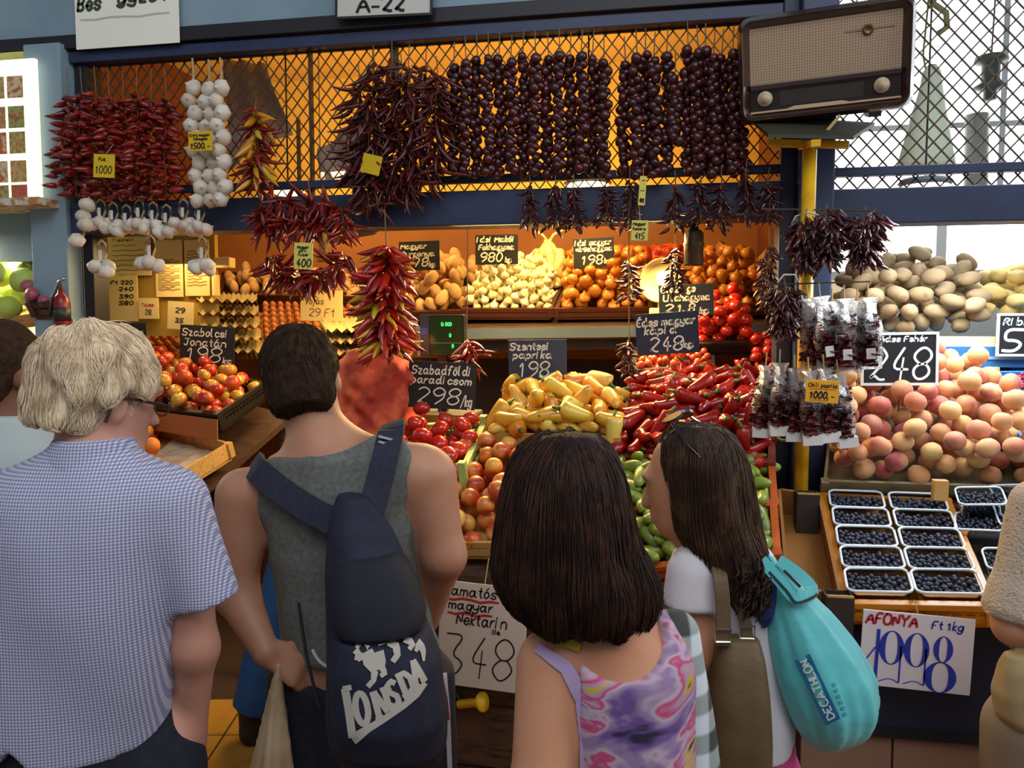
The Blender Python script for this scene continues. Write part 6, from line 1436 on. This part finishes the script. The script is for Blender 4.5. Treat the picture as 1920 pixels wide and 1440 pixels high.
# the plastic bag in his fist
pb_ = Person('carrier_bag', "cream plastic carrier bag hanging from the young man's fist", 515, 1.79, 'bag')
q = pb_.grid((-.12, -.10, .05), (.12, .12, 1.02), .007, .01)
q.loft(pb_.secs([(1240, 524, 5, .0, .012), (1270, 521, 9, .0, .016), (1320, 517, 17, .0, .024), (1400, 512, 32, .0, .045), (1480, 508, 48, .0, .065), (1600, 504, 60, .0, .085), (1680, 504, 58, .0, .08), (1740, 504, 40, 0, .05)]), ripple=lambda th, Z: .10*np.sin(5*th+8*Z)+.06*np.sin(9*th)); q.wrinkle(.003, 30, 20, 12, 4)
pb_.add(q, 'bag_body', mat('cream_plastic', '#b09674', .5, mix=('#c0a888', 12, .4, .6)), 1)
# ---- woman with a dark bob, colourful top
p = BW = Person('person', 'woman with a dark brown bob and a colourful floral top', 1150, 1.15)
bd = p.grid((-.30, -.26, 0), (.28, .32, 1.60), RES)
hc = p.j(1068, 962, .02)
bd.cap(p.j(1130, 1180, .0), p.j(1085, 1030, .02), .052, .052, k=.03)
P_, rot = head(bd, hc, R(25), R(-6), 0, .94, True, .7)
bd.loft(p.secs([(1140, 1140, 60, 0, .055), (1180, 1155, 105, 0, .075), (1250, 1165, 132, 0, .095), (1400, 1170, 125, .01, .10), (1600, 1165, 118, .02, .10), (1750, 1160, 140, .02, .12), (1900, 1160, 150, .02, .13)]), k=.05)
p.cap(bd, (1035, 1245, 68, -.02), (1015, 1500, 58, -.07)); p.cap(bd, (1015, 1500, 56, -.07), (980, 1700, 34, .10)); hand(bd, p.j(980, 1702, .10), (-.1, .6, -.6), (-.8, -.2, .2), .9, .7, -1)
p.cap(bd, (1245, 1215, 52, .02), (1290, 1480, 42, .04)); p.cap(bd, (1290, 1480, 42, .04), (1280, 1700, 30, .12)); hand(bd, p.j(1280, 1702, .12), (0, .5, -.6), (.8, -.2, .2), .9, .7, 1)
legs(bd, p, (-.075, .02, .80), (.085, .02, .80), (-.10, .12, 0), (.10, -.06, 0), .085, .065)
BWB = p.add(bd, 'body', SK_W)
M_FLOR = bpy.data.materials.new('floral_top'); M_FLOR.use_nodes = True; nt = M_FLOR.node_tree; b = nt.nodes['Principled BSDF']; b.inputs['Roughness'].default_value = .85
tcn = nt.nodes.new('ShaderNodeTexCoord'); vo = nt.nodes.new('ShaderNodeTexNoise'); vo.inputs['Scale'].default_value = 11; vo.inputs['Detail'].default_value = 3.0; vo.inputs['Distortion'].default_value = .5
mpn = nt.nodes.new('ShaderNodeMapping'); mpn.inputs['Scale'].default_value = (.7, .7, 1.5); nt.links.new(tcn.outputs['Object'], mpn.inputs[0]); nt.links.new(mpn.outputs[0], vo.inputs['Vector'])
cr_ = nt.nodes.new('ShaderNodeValToRGB'); e = cr_.color_ramp; e.interpolation = 'EASE'
stops = [(.0, '#16121e'), (.36, '#2a1c3a'), (.43, '#6a4a88'), (.48, '#8f7498'), (.53, '#b49cac'), (.57, '#b8406a'), (.61, '#a888a0'), (.65, '#c0a01c'), (.70, '#2a2038'), (.9, '#70607c')]
while len(e.elements) < len(stops): e.elements.new(.5)
for i, (t, c_) in enumerate(stops): e.elements[i].position = t; e.elements[i].color = lin(c_)
nt.links.new(vo.outputs['Fac'], cr_.inputs[0]); nt.links.new(cr_.outputs[0], b.inputs[0])
q = p.grid((-.26, -.24, .55), (.26, .28, 1.40), .0075)
q.loft(p.secs([(1165, 1150, 98, 0, .075), (1200, 1158, 122, 0, .088), (1250, 1165, 134, 0, .097), (1400, 1170, 129, .01, .104), (1600, 1166, 124, .02, .105), (1750, 1160, 148, .02, .125), (1860, 1160, 158, .02, .135)]), inf=.006, k=.02, ripple=lambda th, Z: .02*np.sin(6*th+10*Z))
q.wrinkle(.003, 20, 10, 16, 3)
# scooped back neckline
q.ell(p.j(1172, 1185, -.12), (.092, .15, .085), None, k=.004, sub=True)
q.cap(p.j(1010, 1290, -.05), p.j(1040, 1180, 0), .062, .055, k=.004, sub=True)
p.add(q, 'floral_top', M_FLOR, 1)
q = p.grid((.06, -.1, .6), (.26, .2, 1.36), .0075)
q.cap(p.j(1258, 1190, .03), p.j(1298, 1490, .04), .042, .052, k=.01, flat=0); q.wrinkle(.004, 20, 14, 18, 5)
p.add(q, 'checked_sleeve', check_mat('grey_white_check', ['#3a3e3a', '#8f9692', '#c8ccd0'], 17), 1)
q = p.grid((-.30, -.26, .0), (.28, .30, .92), .0095)
q.loft(p.secs([(1740, 1160, 150, .02, .13), (1900, 1160, 158, .02, .14)]), inf=.004)
for hx, fx_, fy in ((-.075, -.10, .12), (.085, .10, -.06)): q.cap((hx, .02, .78), (fx_, fy, .08), .10, .06, k=.04, flat=0)
p.add(q, 'dark_leggings', M_NAVYC, 1)
M_BOB = mat('chestnut_hair', '#2e180e', .7, spec=.2, mix=('#1a0d09', 30, .4, .65), stretch=(1, 1, .15), bump=(140, .8))
q = p.grid((-.30, -.22, 1.24), (.12, .24, 1.60), .0065, .02)
HB = [(812, 1066, 45, .02, .055), (830, 1064, 82, .02, .085), (880, 1062, 108, .02, .112), (950, 1062, 121, .015, .120), (1020, 1066, 132, .01, .118), (1080, 1080, 150, .005, .118), (1125, 1092, 140, .0, .108), (1158, 1098, 118, .0, .09)]
q.loft(p.secs(HB), k=.02, ripple=lambda th, Z: .03*np.sin(7*th+6*Z)+.02*np.sin(13*th-9*Z)); q.wrinkle(.003, 60, 40, 8, 4)
q.ell(P_(0, .165, -.06), (.058, .09, .10), rot, k=.01, sub=True)
hobj = p.add(q, 'dark_bob', M_BOB, 1)
top = Vector(p.j(1066, 815, .02))
hair_strands(p.root, 'hair_strands', mat('chestnut_strands', '#402414', .65, spec=.25, mix=('#22120a', 25, .4, .6)), surf_strands(hobj, lambda q: Vector((0, 0, -1))+(q-top)*.25, .22, 1500, 8, .0015, .002), 1500, .0009, 5)
decal(BW, BWB, [([(982, 1188), (1030, 1196), (1085, 1228), (1130, 1258)], [20, 26, 26, 22])], mat('navy_strap_cloth', '#17182a', .8), 'shoulder_strap', off=.004)
decal(BW, BWB, [([(1008, 1190), (1050, 1200), (1090, 1216)], [8, 13, 7])], mat('yellow_print', '#a8981c', .8), 'yellow_print', off=.0055)
decal(BW, BWB, [([(1008, 1216), (1062, 1252), (1094, 1310), (1104, 1380), (1100, 1480)], [8, 13, 16, 18, 18])], mat('lavender_edge', '#a890b4', .8), 'armhole_edge', off=.004)
# ---- woman with sunglasses and turquoise bag
p = Person('person', 'long haired woman in a white tee with sunglasses on her head', 1370, 1.6); LW = p
bd = p.grid((-.30, -.28, 0), (.26, .30, 1.56), RES)
hc = p.j(1300, 893, .0)
bd.cap(p.j(1348, 1030, .0), p.j(1318, 960, .0), .05, .05, k=.03)
P_, rot = head(bd, hc, R(62), R(-10), R(0), .97)
bd.loft(p.secs([(1010, 1348, 48, 0, .05), (1040, 1358, 85, 0, .075), (1090, 1368, 96, 0, .09), (1180, 1378, 84, 0, .09), (1280, 1388, 76, 0, .09), (1380, 1396, 88, 0, .11), (1480, 1398, 92, 0, .11)]), k=.05)
p.cap(bd, (1302, 1085, 44, -.06), (1306, 1215, 36, -.07)); p.cap(bd, (1306, 1215, 37, -.07), (1330, 1330, 25, -.02)); hand(bd, p.j(1331, 1332, -.02), (.1, .3, -.9), (-.8, -.3, 0), .9, .6, -1)
p.cap(bd, (1422, 1065, 40, .06), (1440, 1190, 33, .10)); p.cap(bd, (1440, 1190, 33, .10), (1425, 1290, 24, .20)); hand(bd, p.j(1424, 1292, .2), (-.2, .6, -.6), (.8, -.2, 0), .9, .7, 1)
legs(bd, p, (-.06, -.03, .76), (.05, .05, .76), (-.06, -.06, 0), (.08, .08, 0), .085, .062, (-.8, .5, 0))
p.add(bd, 'body', SK_W)
M_TEE = mat('white_tee', '#d2ccd0', .85, bump=(120, .05))
q = p.grid((-.24, -.24, .70), (.24, .26, 1.36), .0075)
q.loft(p.secs([(1014, 1346, 58, 0, .062), (1040, 1356, 92, 0, .082), (1090, 1366, 104, 0, .098), (1180, 1378, 92, 0, .10), (1280, 1390, 84, 0, .105), (1340, 1396, 88, 0, .115), (1378, 1398, 84, 0, .115)]), inf=.005, k=.02, ripple=lambda th, Z: .014*np.sin(5*th+12*Z))
q.cap(p.j(1306, 1078, -.058), p.j(1301, 1140, -.066), .057, .060, k=.03, flat=0); q.cap(p.j(1412, 1055, .05), p.j(1432, 1125, .08), .046, .054, k=.03, flat=0)
q.wrinkle(.0028, 22, 10, 18, 6); p.add(q, 'white_tee', M_TEE, 1)
q = p.grid((-.24, -.26, .0), (.24, .26, .92), .009)
q.loft(p.secs([(1345, 1396, 84, 0, .112), (1440, 1398, 92, 0, .115), (1490, 1398, 94, 0, .115)]), inf=.004)
for hx, hy, fx_, fy in ((-.06, -.03, -.06, -.06), (.05, .05, .08, .08)): q.cap((hx+.03, hy, .76), (fx_+.03, fy, .08), .098, .055, k=.04, flat=0)
p.add(q, 'pink_trousers', mat('pink_denim', '#b8346e', .8), 1)
M_LH = mat('long_brown_hair', '#2c1c12', .6, spec=.3, mix=('#3a281c', 24, .45, .65), stretch=(1, 1, .12), bump=(150, .7))
q = p.grid((-.24, -.22, 1.10), (.16, .22, 1.58), .0065, .02)
HL = [(796, 1306, 34, -.01, .05), (815, 1308, 68, -.01, .085), (860, 1316, 80, -.012, .098), (920, 1326, 78, -.014, .098), (980, 1340, 76, -.03, .085), (1030, 1362, 70, -.06, .06), (1080, 1390, 52, -.085, .045), (1120, 1402, 40, -.09, .035), (1145, 1406, 24, -.09, .02)]
q.loft(p.secs(HL), k=.02, ripple=lambda th, Z: .05*np.sin(6*th+10*Z)+.03*np.sin(12*th-20*Z)); q.wrinkle(.003, 60, 40, 10, 4)
q.ell(P_(0, .145, -.05), (.058, .085, .12), rot, k=.01, sub=True)
hobj = p.add(q, 'long_hair', M_LH, 1)
top = Vector(p.j(1306, 800, -.01))
hair_strands(p.root, 'hair_strands', mat('brown_strands', '#3a2416', .55, spec=.3, mix=('#543a24', 20, .45, .6)), surf_strands(hobj, lambda q: Vector((.25 if q.z < 1.36 else .05, 0, -1))+(q-top)*.35, .30, 1500, 9, .0015, .003), 1500, .0009, 6)
HSEC = p.secs(HL)
def curl(g, i):
    x0, y0 = g.uniform(1372, 1428), g.uniform(1040, 1085); L = g.uniform(45, 100); ph = g.uniform(0, 6); am = g.uniform(6, 18); dv = -.11+g.uniform(-.03, .03); out = []
    for k in range(15): t = k/14; out.append(tuple(p.j(x0+10*t+am*t*math.sin(t*6+ph), y0+L*t-14*t*t*(i % 3), dv+.03*t*math.cos(t*6+ph))))
    return out
hair_strands(p.root, 'hair_curls', M_LH, curl, 170, .0022, 8)
# sunglasses pushed up on her hair
sg = empty('sunglasses', p.root.matrix_basis @ Vector(P_(0, .09, .085)), 'dark sunglasses pushed up on the hair of the long haired woman', 'sunglasses', None, (0, 0, YAW)); so_ = Vector(P_(0, .09, .085)); M_SG = mat('sunglass_black', '#0c0a0a', .12, coat=.6)
def PL(x, y, z): return Vector(P_(x, y, z))-so_
for sx in (-1, 1):
    mb = MB(); n_ = 14; c0 = PL(sx*.036, .014, .128); ex = PL(sx*.036+.029, .014-sx*.006, .127-sx*.006)-c0; ey = PL(sx*.036, -.008, .134)-c0; nn_ = ex.cross(ey).normalized()*.003
    ring = [c0+ex*math.cos(t*2*PI/n_)+ey*math.sin(t*2*PI/n_) for t in range(n_)]
    mb.raw([v+nn_ for v in ring]+[v-nn_ for v in ring], [tuple(range(n_)), tuple(range(n_, 2*n_))[::-1]]+[(i, (i+1) % n_, n_+(i+1) % n_, n_+i) for i in range(n_)]); mb.obj('lens', M_SG, sg)
    MB().tube([PL(sx*.066, .008, .122), PL(sx*.094, -.02, .088), PL(sx*.101, -.05, .05)], [.0035, .003, .002], 6).obj('temple', mat('silver_temple', '#b8b4ac', .2, .9) if sx > 0 else M_SG, sg)
MB().tube([PL(-.01, .018, .131), PL(.01, .018, .131)], .003, 6).obj('bridge', M_SG, sg)
# olive brown tote
M_TOTE = mat('olive_leather', '#5c4626', .6, mix=('#4a361c', 10, .4, .7), bump=(150, .1))
tb = Person('tote_bag', 'olive brown tote bag on the shoulder of the long haired woman', 1370, 1.47, 'bag')
q = tb.grid((-.16, -.14, .45), (.12, .14, 1.22), .0075, .015)
q.loft(tb.secs([(1195, 1385, 40, .0, .02), (1225, 1388, 46, .0, .04), (1290, 1383, 56, .0, .06), (1380, 1376, 64, .0, .075), (1470, 1372, 70, .0, .08), (1620, 1370, 74, 0, .08)]), ripple=lambda th, Z: .03*np.sin(4*th+8*Z), power=2.6); q.wrinkle(.004, 16, 10, 10, 3)
tb.add(q, 'tote_body', M_TOTE, 1)
strap([(1356, 1210, -.03), (1356, 1140, -.02), (1350, 1080, .0), (1336, 1040, .06), (1300, 1060, .11), (1262, 1110, .10)], .026, .006, 'strap', M_TOTE, tb)
strap([(1402, 1210, .0), (1396, 1160, .01), (1380, 1110, .02), (1362, 1060, .06)], .022, .006, 'strap', M_TOTE, tb)
for x, y in ((1356, 1192), (1401, 1186)):
    mb = MB(); c_ = Vector(tb.j(x, y, -.035 if x < 1380 else -.005)); mb.tube([c_+Vector(d) for d in ((-.014, 0, -.012), (.014, 0, -.012), (.014, 0, .012), (-.014, 0, .012), (-.014, 0, -.012))], .0025, 5, False); mb.obj('buckle', mat('silver_temple', '#b8b4ac', .2, .9), tb.root)
# turquoise shopping bag
M_TURQ = mat('turquoise_nylon', '#5cbcbc', .42, mix=('#50aeb0', 5, .4, .7), sheen=.2); M_PIPE = mat('navy_piping', '#14202c', .6)
t_ = Person('shopping_bag', 'turquoise nylon shopping bag slung from the long haired woman', 1530, 1.52, 'bag')
q = t_.grid((-.16, -.18, .85), (.16, .2, 1.32), .0065, .012)
q.loft(t_.secs([(1040, 1436, 7, .0, .010), (1075, 1456, 24, .0, .022), (1110, 1477, 45, .0, .04), (1150, 1500, 66, .0, .06), (1200, 1521, 86, .0, .085), (1260, 1541, 98, .0, .10), (1310, 1553, 94, .0, .10), (1350, 1557, 80, .0, .085), (1380, 1552, 55, .0, .06), (1396, 1542, 26, 0, .03)]), ripple=lambda th, Z: (.04*np.sin(7*th+5*Z)+.035*np.abs(np.sin(9*th-7*Z))+.018*np.sin(17*th+9*Z))*np.clip((1.34-Z)*5, .3, 1)); q.wrinkle(.0025, 34, 16, 10, 7)
TQ = t_.add(q, 'bag_body', M_TURQ, 1)
strap([(1428, 1050, -.05), (1462, 1090, -.055), (1492, 1122, -.06), (1524, 1108, -.045), (1500, 1078, -.03), (1460, 1050, -.02)], .022, .004, 'handle', M_TURQ, t_)
strap([(1442, 1072, -.055), (1475, 1108, -.062), (1494, 1130, -.066), (1528, 1118, -.055), (1530, 1110, -.04)], .004, .004, 'handle_piping', M_PIPE, t_)
strap([(1470, 1070, -.04), (1492, 1092, -.045), (1500, 1100, -.045)], .005, .004, 'handle_piping', M_PIPE, t_)
strap([(1442, 1090, -.03), (1440, 1130, -.03), (1432, 1160, -.03), (1424, 1165, -.02)], .03, .003, 'navy_inside_panel', mat('navy_panel', '#1a2a6a', .6), t_)
M_LOGOB = mat('print_blue', '#1f6a9a', .6); M_LOGOW = mat('print_white', '#d2dede', .6)
A0, B0 = (1505, 1232), (1562, 1352); dx, dy = B0[0]-A0[0], B0[1]-A0[1]; Ld = math.hypot(dx, dy); ux, uy = dx/Ld, dy/Ld
lg = decal(p := t_, TQ, [([A0, B0], 14.5)], M_LOGOB, 'printed_panel', off=.0018)
its = []; st_, w_ = strokes_of('DECATHLON'); k_ = (Ld-14)/w_
for s_ in st_:      # the word runs from the foot of the panel up to its head
    its.append(([(B0[0]-ux*(7+x*k_)+uy*(-(y-3)*2.3), B0[1]-uy*(7+x*k_)-ux*(-(y-3)*2.3)) for x, y in s_], 1.7))
decal(t_, TQ, [([(a, b) for a, b in P], w) for P, w in its], M_LOGOW, 'lettering', off=.003)
decal(t_, TQ, [([(1562+4*i, 1280+11*i), (1564+4*i, 1287+11*i)], 3) for i in range(6)], mat('faint_print', '#2f8a94', .6), 'small_print', off=.0022)
# ---- person at the edge in a knitted sleeve
M_KNIT = mat('cream_knit', '#cdb8a2', .9, mix=('#8a7464', 130, .60, .70), bump=(180, .8))
p = Person('person', 'person in a cream knitted jumper reaching out beside the blueberries', 2040, 1.75)
bd = p.grid((-.26, -.26, 0), (.30, .34, 1.68), .0095)
hc = p.j(2040, 720, .02); bd.cap(p.j(2040, 880, 0), p.j(2040, 780, .02), .052, .05); P_, rot = head(bd, hc, R(20), R(-12), 0, .98)
bd.loft(p.secs([(880, 2040, 60, 0, .06), (920, 2040, 125, 0, .085), (1000, 2040, 130, 0, .10), (1200, 2040, 115, .01, .11), (1350, 2040, 130, .01, .12), (1450, 2040, 130, .01, .12)]))
p.cap(bd, (1945, 955, 44), (1905, 1150, 36, .0)); p.cap(bd, (1898, 1175, 37, .0), (1960, 1225, 27, .14)); hand(bd, p.j(1962, 1226, .14), (.6, .5, 0), (0, 0, 1), .9, .8, 1)
p.cap(bd, (2140, 955, 44), (2150, 1160, 34)); p.cap(bd, (2150, 1160, 34), (2110, 1280, 25, .14)); hand(bd, p.j(2110, 1282, .14), (-.3, .5, -.5), (.8, -.2, .2), .9, .8, 1)
legs(bd, p, (-.08, .01, .82), (.08, .01, .82), (-.1, .02, 0), (.1, .02, 0), .085, .065); p.add(bd, 'body', SK_W)
q = p.grid((-.26, -.2, .75), (.28, .24, 1.52), .008)
q.loft(p.secs([(890, 2040, 66, 0, .066), (915, 2040, 125, 0, .09), (1000, 2040, 136, 0, .108), (1200, 2040, 122, .01, .118), (1380, 2040, 138, .01, .13)]), inf=.006, k=.02)
q.cap(p.j(1948, 950, 0), p.j(1900, 1160, 0), .052, .062, k=.03, flat=0); q.cap(p.j(1912, 1112, 0), p.j(1901, 1150, 0), .066, .068, k=.006, flat=0); q.cap(p.j(2135, 950, 0), p.j(2150, 1170, 0), .052, .05, k=.03, flat=0); q.wrinkle(.003, 24, 12, 16, 4)
p.add(q, 'knitted_jumper', M_KNIT, 1)
q = p.grid((-.26, -.2, .0), (.26, .24, .95), .0095)
q.loft(p.secs([(1340, 2040, 132, .01, .125), (1460, 2040, 138, .01, .13)]), inf=.004)
for sx in (-1, 1): q.cap((sx*.08, .01, .8), (sx*.1, .02, .08), .1, .065, k=.04, flat=0)
p.add(q, 'trousers', mat('taupe_trousers', '#7a6a54', .8), 1)
q = p.grid(hc-.17, hc+.17, .0085, .02); q.ell(P_(0, -.015, .02), (.09, .11, .10), rot); q.ell(P_(0, -.05, -.06), (.08, .06, .09), rot, k=.03); q.ell(P_(0, .125, -.03), (.08, .085, .1), rot, k=.01, sub=True); p.add(q, 'hair', M_LH, 1)
hb = Person('shoulder_bag', 'beige cloth bag hanging below the knitted sleeve', 1930, 1.72, 'bag')
q = hb.grid((-.12, -.10, .78), (.14, .1, 1.06), .0065, .012)
q.loft(hb.secs([(1225, 1930, 50, 0, .03), (1250, 1930, 58, 0, .05), (1300, 1930, 66, 0, .06), (1345, 1932, 58, 0, .055), (1380, 1940, 36, 0, .03)]), ripple=lambda th, Z: .05*np.sin(5*th+12*Z)); q.wrinkle(.005, 30, 16, 10, 5)
hb.add(q, 'bag_body', mat('beige_canvas', '#a08a62', .85, mix=('#8a7450', 14, .4, .7)), 1)
strap([(1905, 1240, 0), (1925, 1160, .04), (1955, 1040, .05), (1985, 925, .03)], .02, .005, 'strap', mat('beige_canvas', '#a08a62', .85), hb)
# ---- man at the edge, pale shirt
p = Person('person', 'short dark haired man in a pale grey blue shirt at the bright stand', 0, 1.95)
bd = p.grid((-.34, -.28, 0), (.34, .34, 1.78), .0095)
hc = p.j(5, 692, .03); bd.cap(p.j(0, 830, 0), p.j(2, 760, .02), .064, .06); P_, rot = head(bd, hc, R(-22), R(-14), 0, 1.06)
bd.loft(p.secs([(815, 0, 70, 0, .07), (850, 0, 140, 0, .095), (950, 0, 150, 0, .11), (1150, 0, 135, .01, .12), (1350, 0, 140, .01, .12)]))
for sx in (-1, 1):
    p.cap(bd, (sx*148, 895, 46), (sx*158, 1110, 34)); p.cap(bd, (sx*158, 1110, 34), (sx*140, 1290, 25, .15)); hand(bd, p.j(sx*140, 1292, .15), (-.1*sx, .5, -.7), (sx, -.1, 0), 1., .7, sx)
legs(bd, p, (-.09, .01, .86), (.09, .01, .86), (-.12, .02, 0), (.12, .02, 0), .09, .07); p.add(bd, 'body', SK_D)
q = p.grid((-.36, -.2, .85), (.36, .24, 1.62), .0085)
q.loft(p.secs([(782, 0, 56, 0, .066), (800, 0, 66, 0, .075), (825, 0, 110, 0, .09), (860, 0, 155, 0, .108), (950, 0, 166, 0, .125), (1150, 0, 155, .01, .135), (1330, 0, 160, .01, .14)]), inf=.005, k=.02)
for sx in (-1, 1): q.cap(p.j(sx*135, 880, 0), p.j(sx*160, 1040, 0), .066, .068, k=.03, flat=0)
q.wrinkle(.004, 22, 10, 12, 8); p.add(q, 'pale_shirt', mat('pale_shirt', '#a9b4b2', .85), 1)
q = p.grid((-.3, -.2, 0), (.3, .24, 1.0), .0095); q.loft(p.secs([(1310, 0, 150, .01, .13), (1420, 0, 152, .01, .135)]))
for sx in (-1, 1): q.cap((sx*.09, .01, .84), (sx*.12, .02, .06), .105, .075, k=.04, flat=0)
p.add(q, 'trousers', M_NAVYC, 1)
q = p.grid(hc-.17, hc+.17, .0075, .012); q.ell(P_(0, -.012, .02), (.088, .107, .102), rot); q.ell(P_(0, -.055, -.045), (.076, .055, .07), rot, k=.025); q.wrinkle(.002, 90, 70, 70, 4); q.ell(P_(0, .125, -.03), (.085, .085, .1), rot, k=.01, sub=True)
for sx in (-1, 1): q.ell(P_(sx*.09, .014, -.04), (.024, .03, .05), rot, k=.008, sub=True)
q.plane(P_(0, -.06, -.105), tuple(np.array(rot.to_matrix()) @ np.array([0, -.35, -1.]))); p.add(q, 'cropped_hair', M_BRH, 1)
# ---- stall holder in coral
p = Person('person', 'stall holder in a coral top and blue trousers behind the hanging ristra', 590, 3.2)
bd = p.grid((-.36, -.26, 0), (.52, .34, 1.80), .0095)
hc = p.j(742, 634, .05); bd.cap(p.j(712, 690, 0), p.j(735, 655, .04), .052, .05); P_, rot = head(bd, hc, R(-40), R(-25), R(12), 1.)
bd.loft(p.secs([(672, 700, 40, 0, .06), (700, 700, 68, 0, .09), (760, 692, 68, 0, .105), (850, 668, 62, 0, .11), (950, 630, 62, .01, .12), (1040, 600, 66, .02, .13)]))
p.cap(bd, (655, 705, 25), (625, 800, 17, .04)); p.cap(bd, (625, 800, 17, .04), (640, 880, 12, .16)); hand(bd, p.j(640, 881, .16), (.2, .6, -.5), (-.8, -.1, .1), .95, .6, -1)
p.cap(bd, (758, 712, 25, .02), (750, 800, 17, .06)); p.cap(bd, (750, 800, 17, .06), (710, 850, 12, .2)); hand(bd, p.j(710, 851, .2), (.2, .6, -.3), (.6, -.1, .4), .95, .6, 1)
hl, hr_ = p.j(562, 1030, .02), p.j(640, 1030, .02); fL, fR = p.j(474, 1400, 0), p.j(660, 1400, .02); fL[2] = fR[2] = 0
legs(bd, p, hl, hr_, fL, fR, .09, .07); p.add(bd, 'body', SK_W)
q = p.grid((-.12, -.2, .72), (.50, .24, 1.66), .0085)
q.loft(p.secs([(664, 704, 44, 0, .066), (676, 702, 64, 0, .085), (700, 700, 75, 0, .105), (790, 696, 76, 0, .118), (880, 670, 70, 0, .122), (960, 628, 68, .01, .13), (1020, 608, 72, .02, .138)]), inf=.016, k=.02)
q.cap(p.j(662, 698, 0), p.j(640, 752, .02), .062, .066, k=.03, flat=0); q.cap(p.j(752, 706, .02), p.j(768, 755, .04), .06, .064, k=.03, flat=0); q.wrinkle(.016, 40, 16, 30, 5)
p.add(q, 'coral_top', mat('coral_cotton', '#d8603a', .8, mix=('#b03a26', 13, .42, .58)), 1)
q = p.grid((-.40, -.2, .08), (.34, .24, .86), .0085)
q.loft(p.secs([(990, 610, 72, .02, .135), (1060, 598, 78, .02, .14)]), inf=.004)
for h, t in ((hl, fL), (hr_, fR)): q.cap(h, t+np.array([0, 0, .15]), .115, .082, k=.04, flat=0)
q.wrinkle(.005, 20, 10, 16, 6); p.add(q, 'blue_trousers', mat('blue_workwear', '#1c4f86', .8, mix=('#163f6e', 8, .4, .7)), 1)
for t in (fL, fR):
    q = SDF(t+np.array([-.09, -.1, 0]), t+np.array([.09, .22, .24]), .007, .02); q.cap(t+np.array([0, 0, .05]), t+np.array([0, 0, .20]), .052, .056); q.cap(t+np.array([0, -.01, .04]), t+np.array([0, .13, .035]), .042, .036); p.add(q, 'black_boot', M_SHOE, 1)
q = p.grid(hc-.17, hc+.17, .0085, .02); q.ell(P_(0, -.015, .02), (.088, .108, .10), rot); q.ell(P_(0, -.055, -.06), (.075, .055, .08), rot, k=.03); q.ell(P_(0, .125, -.03), (.08, .085, .1), rot, k=.01, sub=True); p.add(q, 'brown_hair', M_BRH, 1)
# yellow spray nozzle lying low by the counter front
nz_ = empty('yellow_nozzle', at(885, 1318, 2.34), 'yellow plastic nozzle hanging under the nectarine paper', 'nozzle')
MB().lathe([(.014, -.05), (.014, .02), (.03, .035), (.03, .045), (0, .05)], 14, (0, 0, 0), (.9, -.3, .3)).obj('nozzle', M_YEL, nz_, None, True)
MB().tube([(-.04, .015, -.015), (-.07, .03, .02), (-.05, .06, .10)], .01, 6).obj('hose_tail', M_DARK, nz_, None, True)
for o in list(C.objects):
    if 'used' in o.keys(): del o['used']
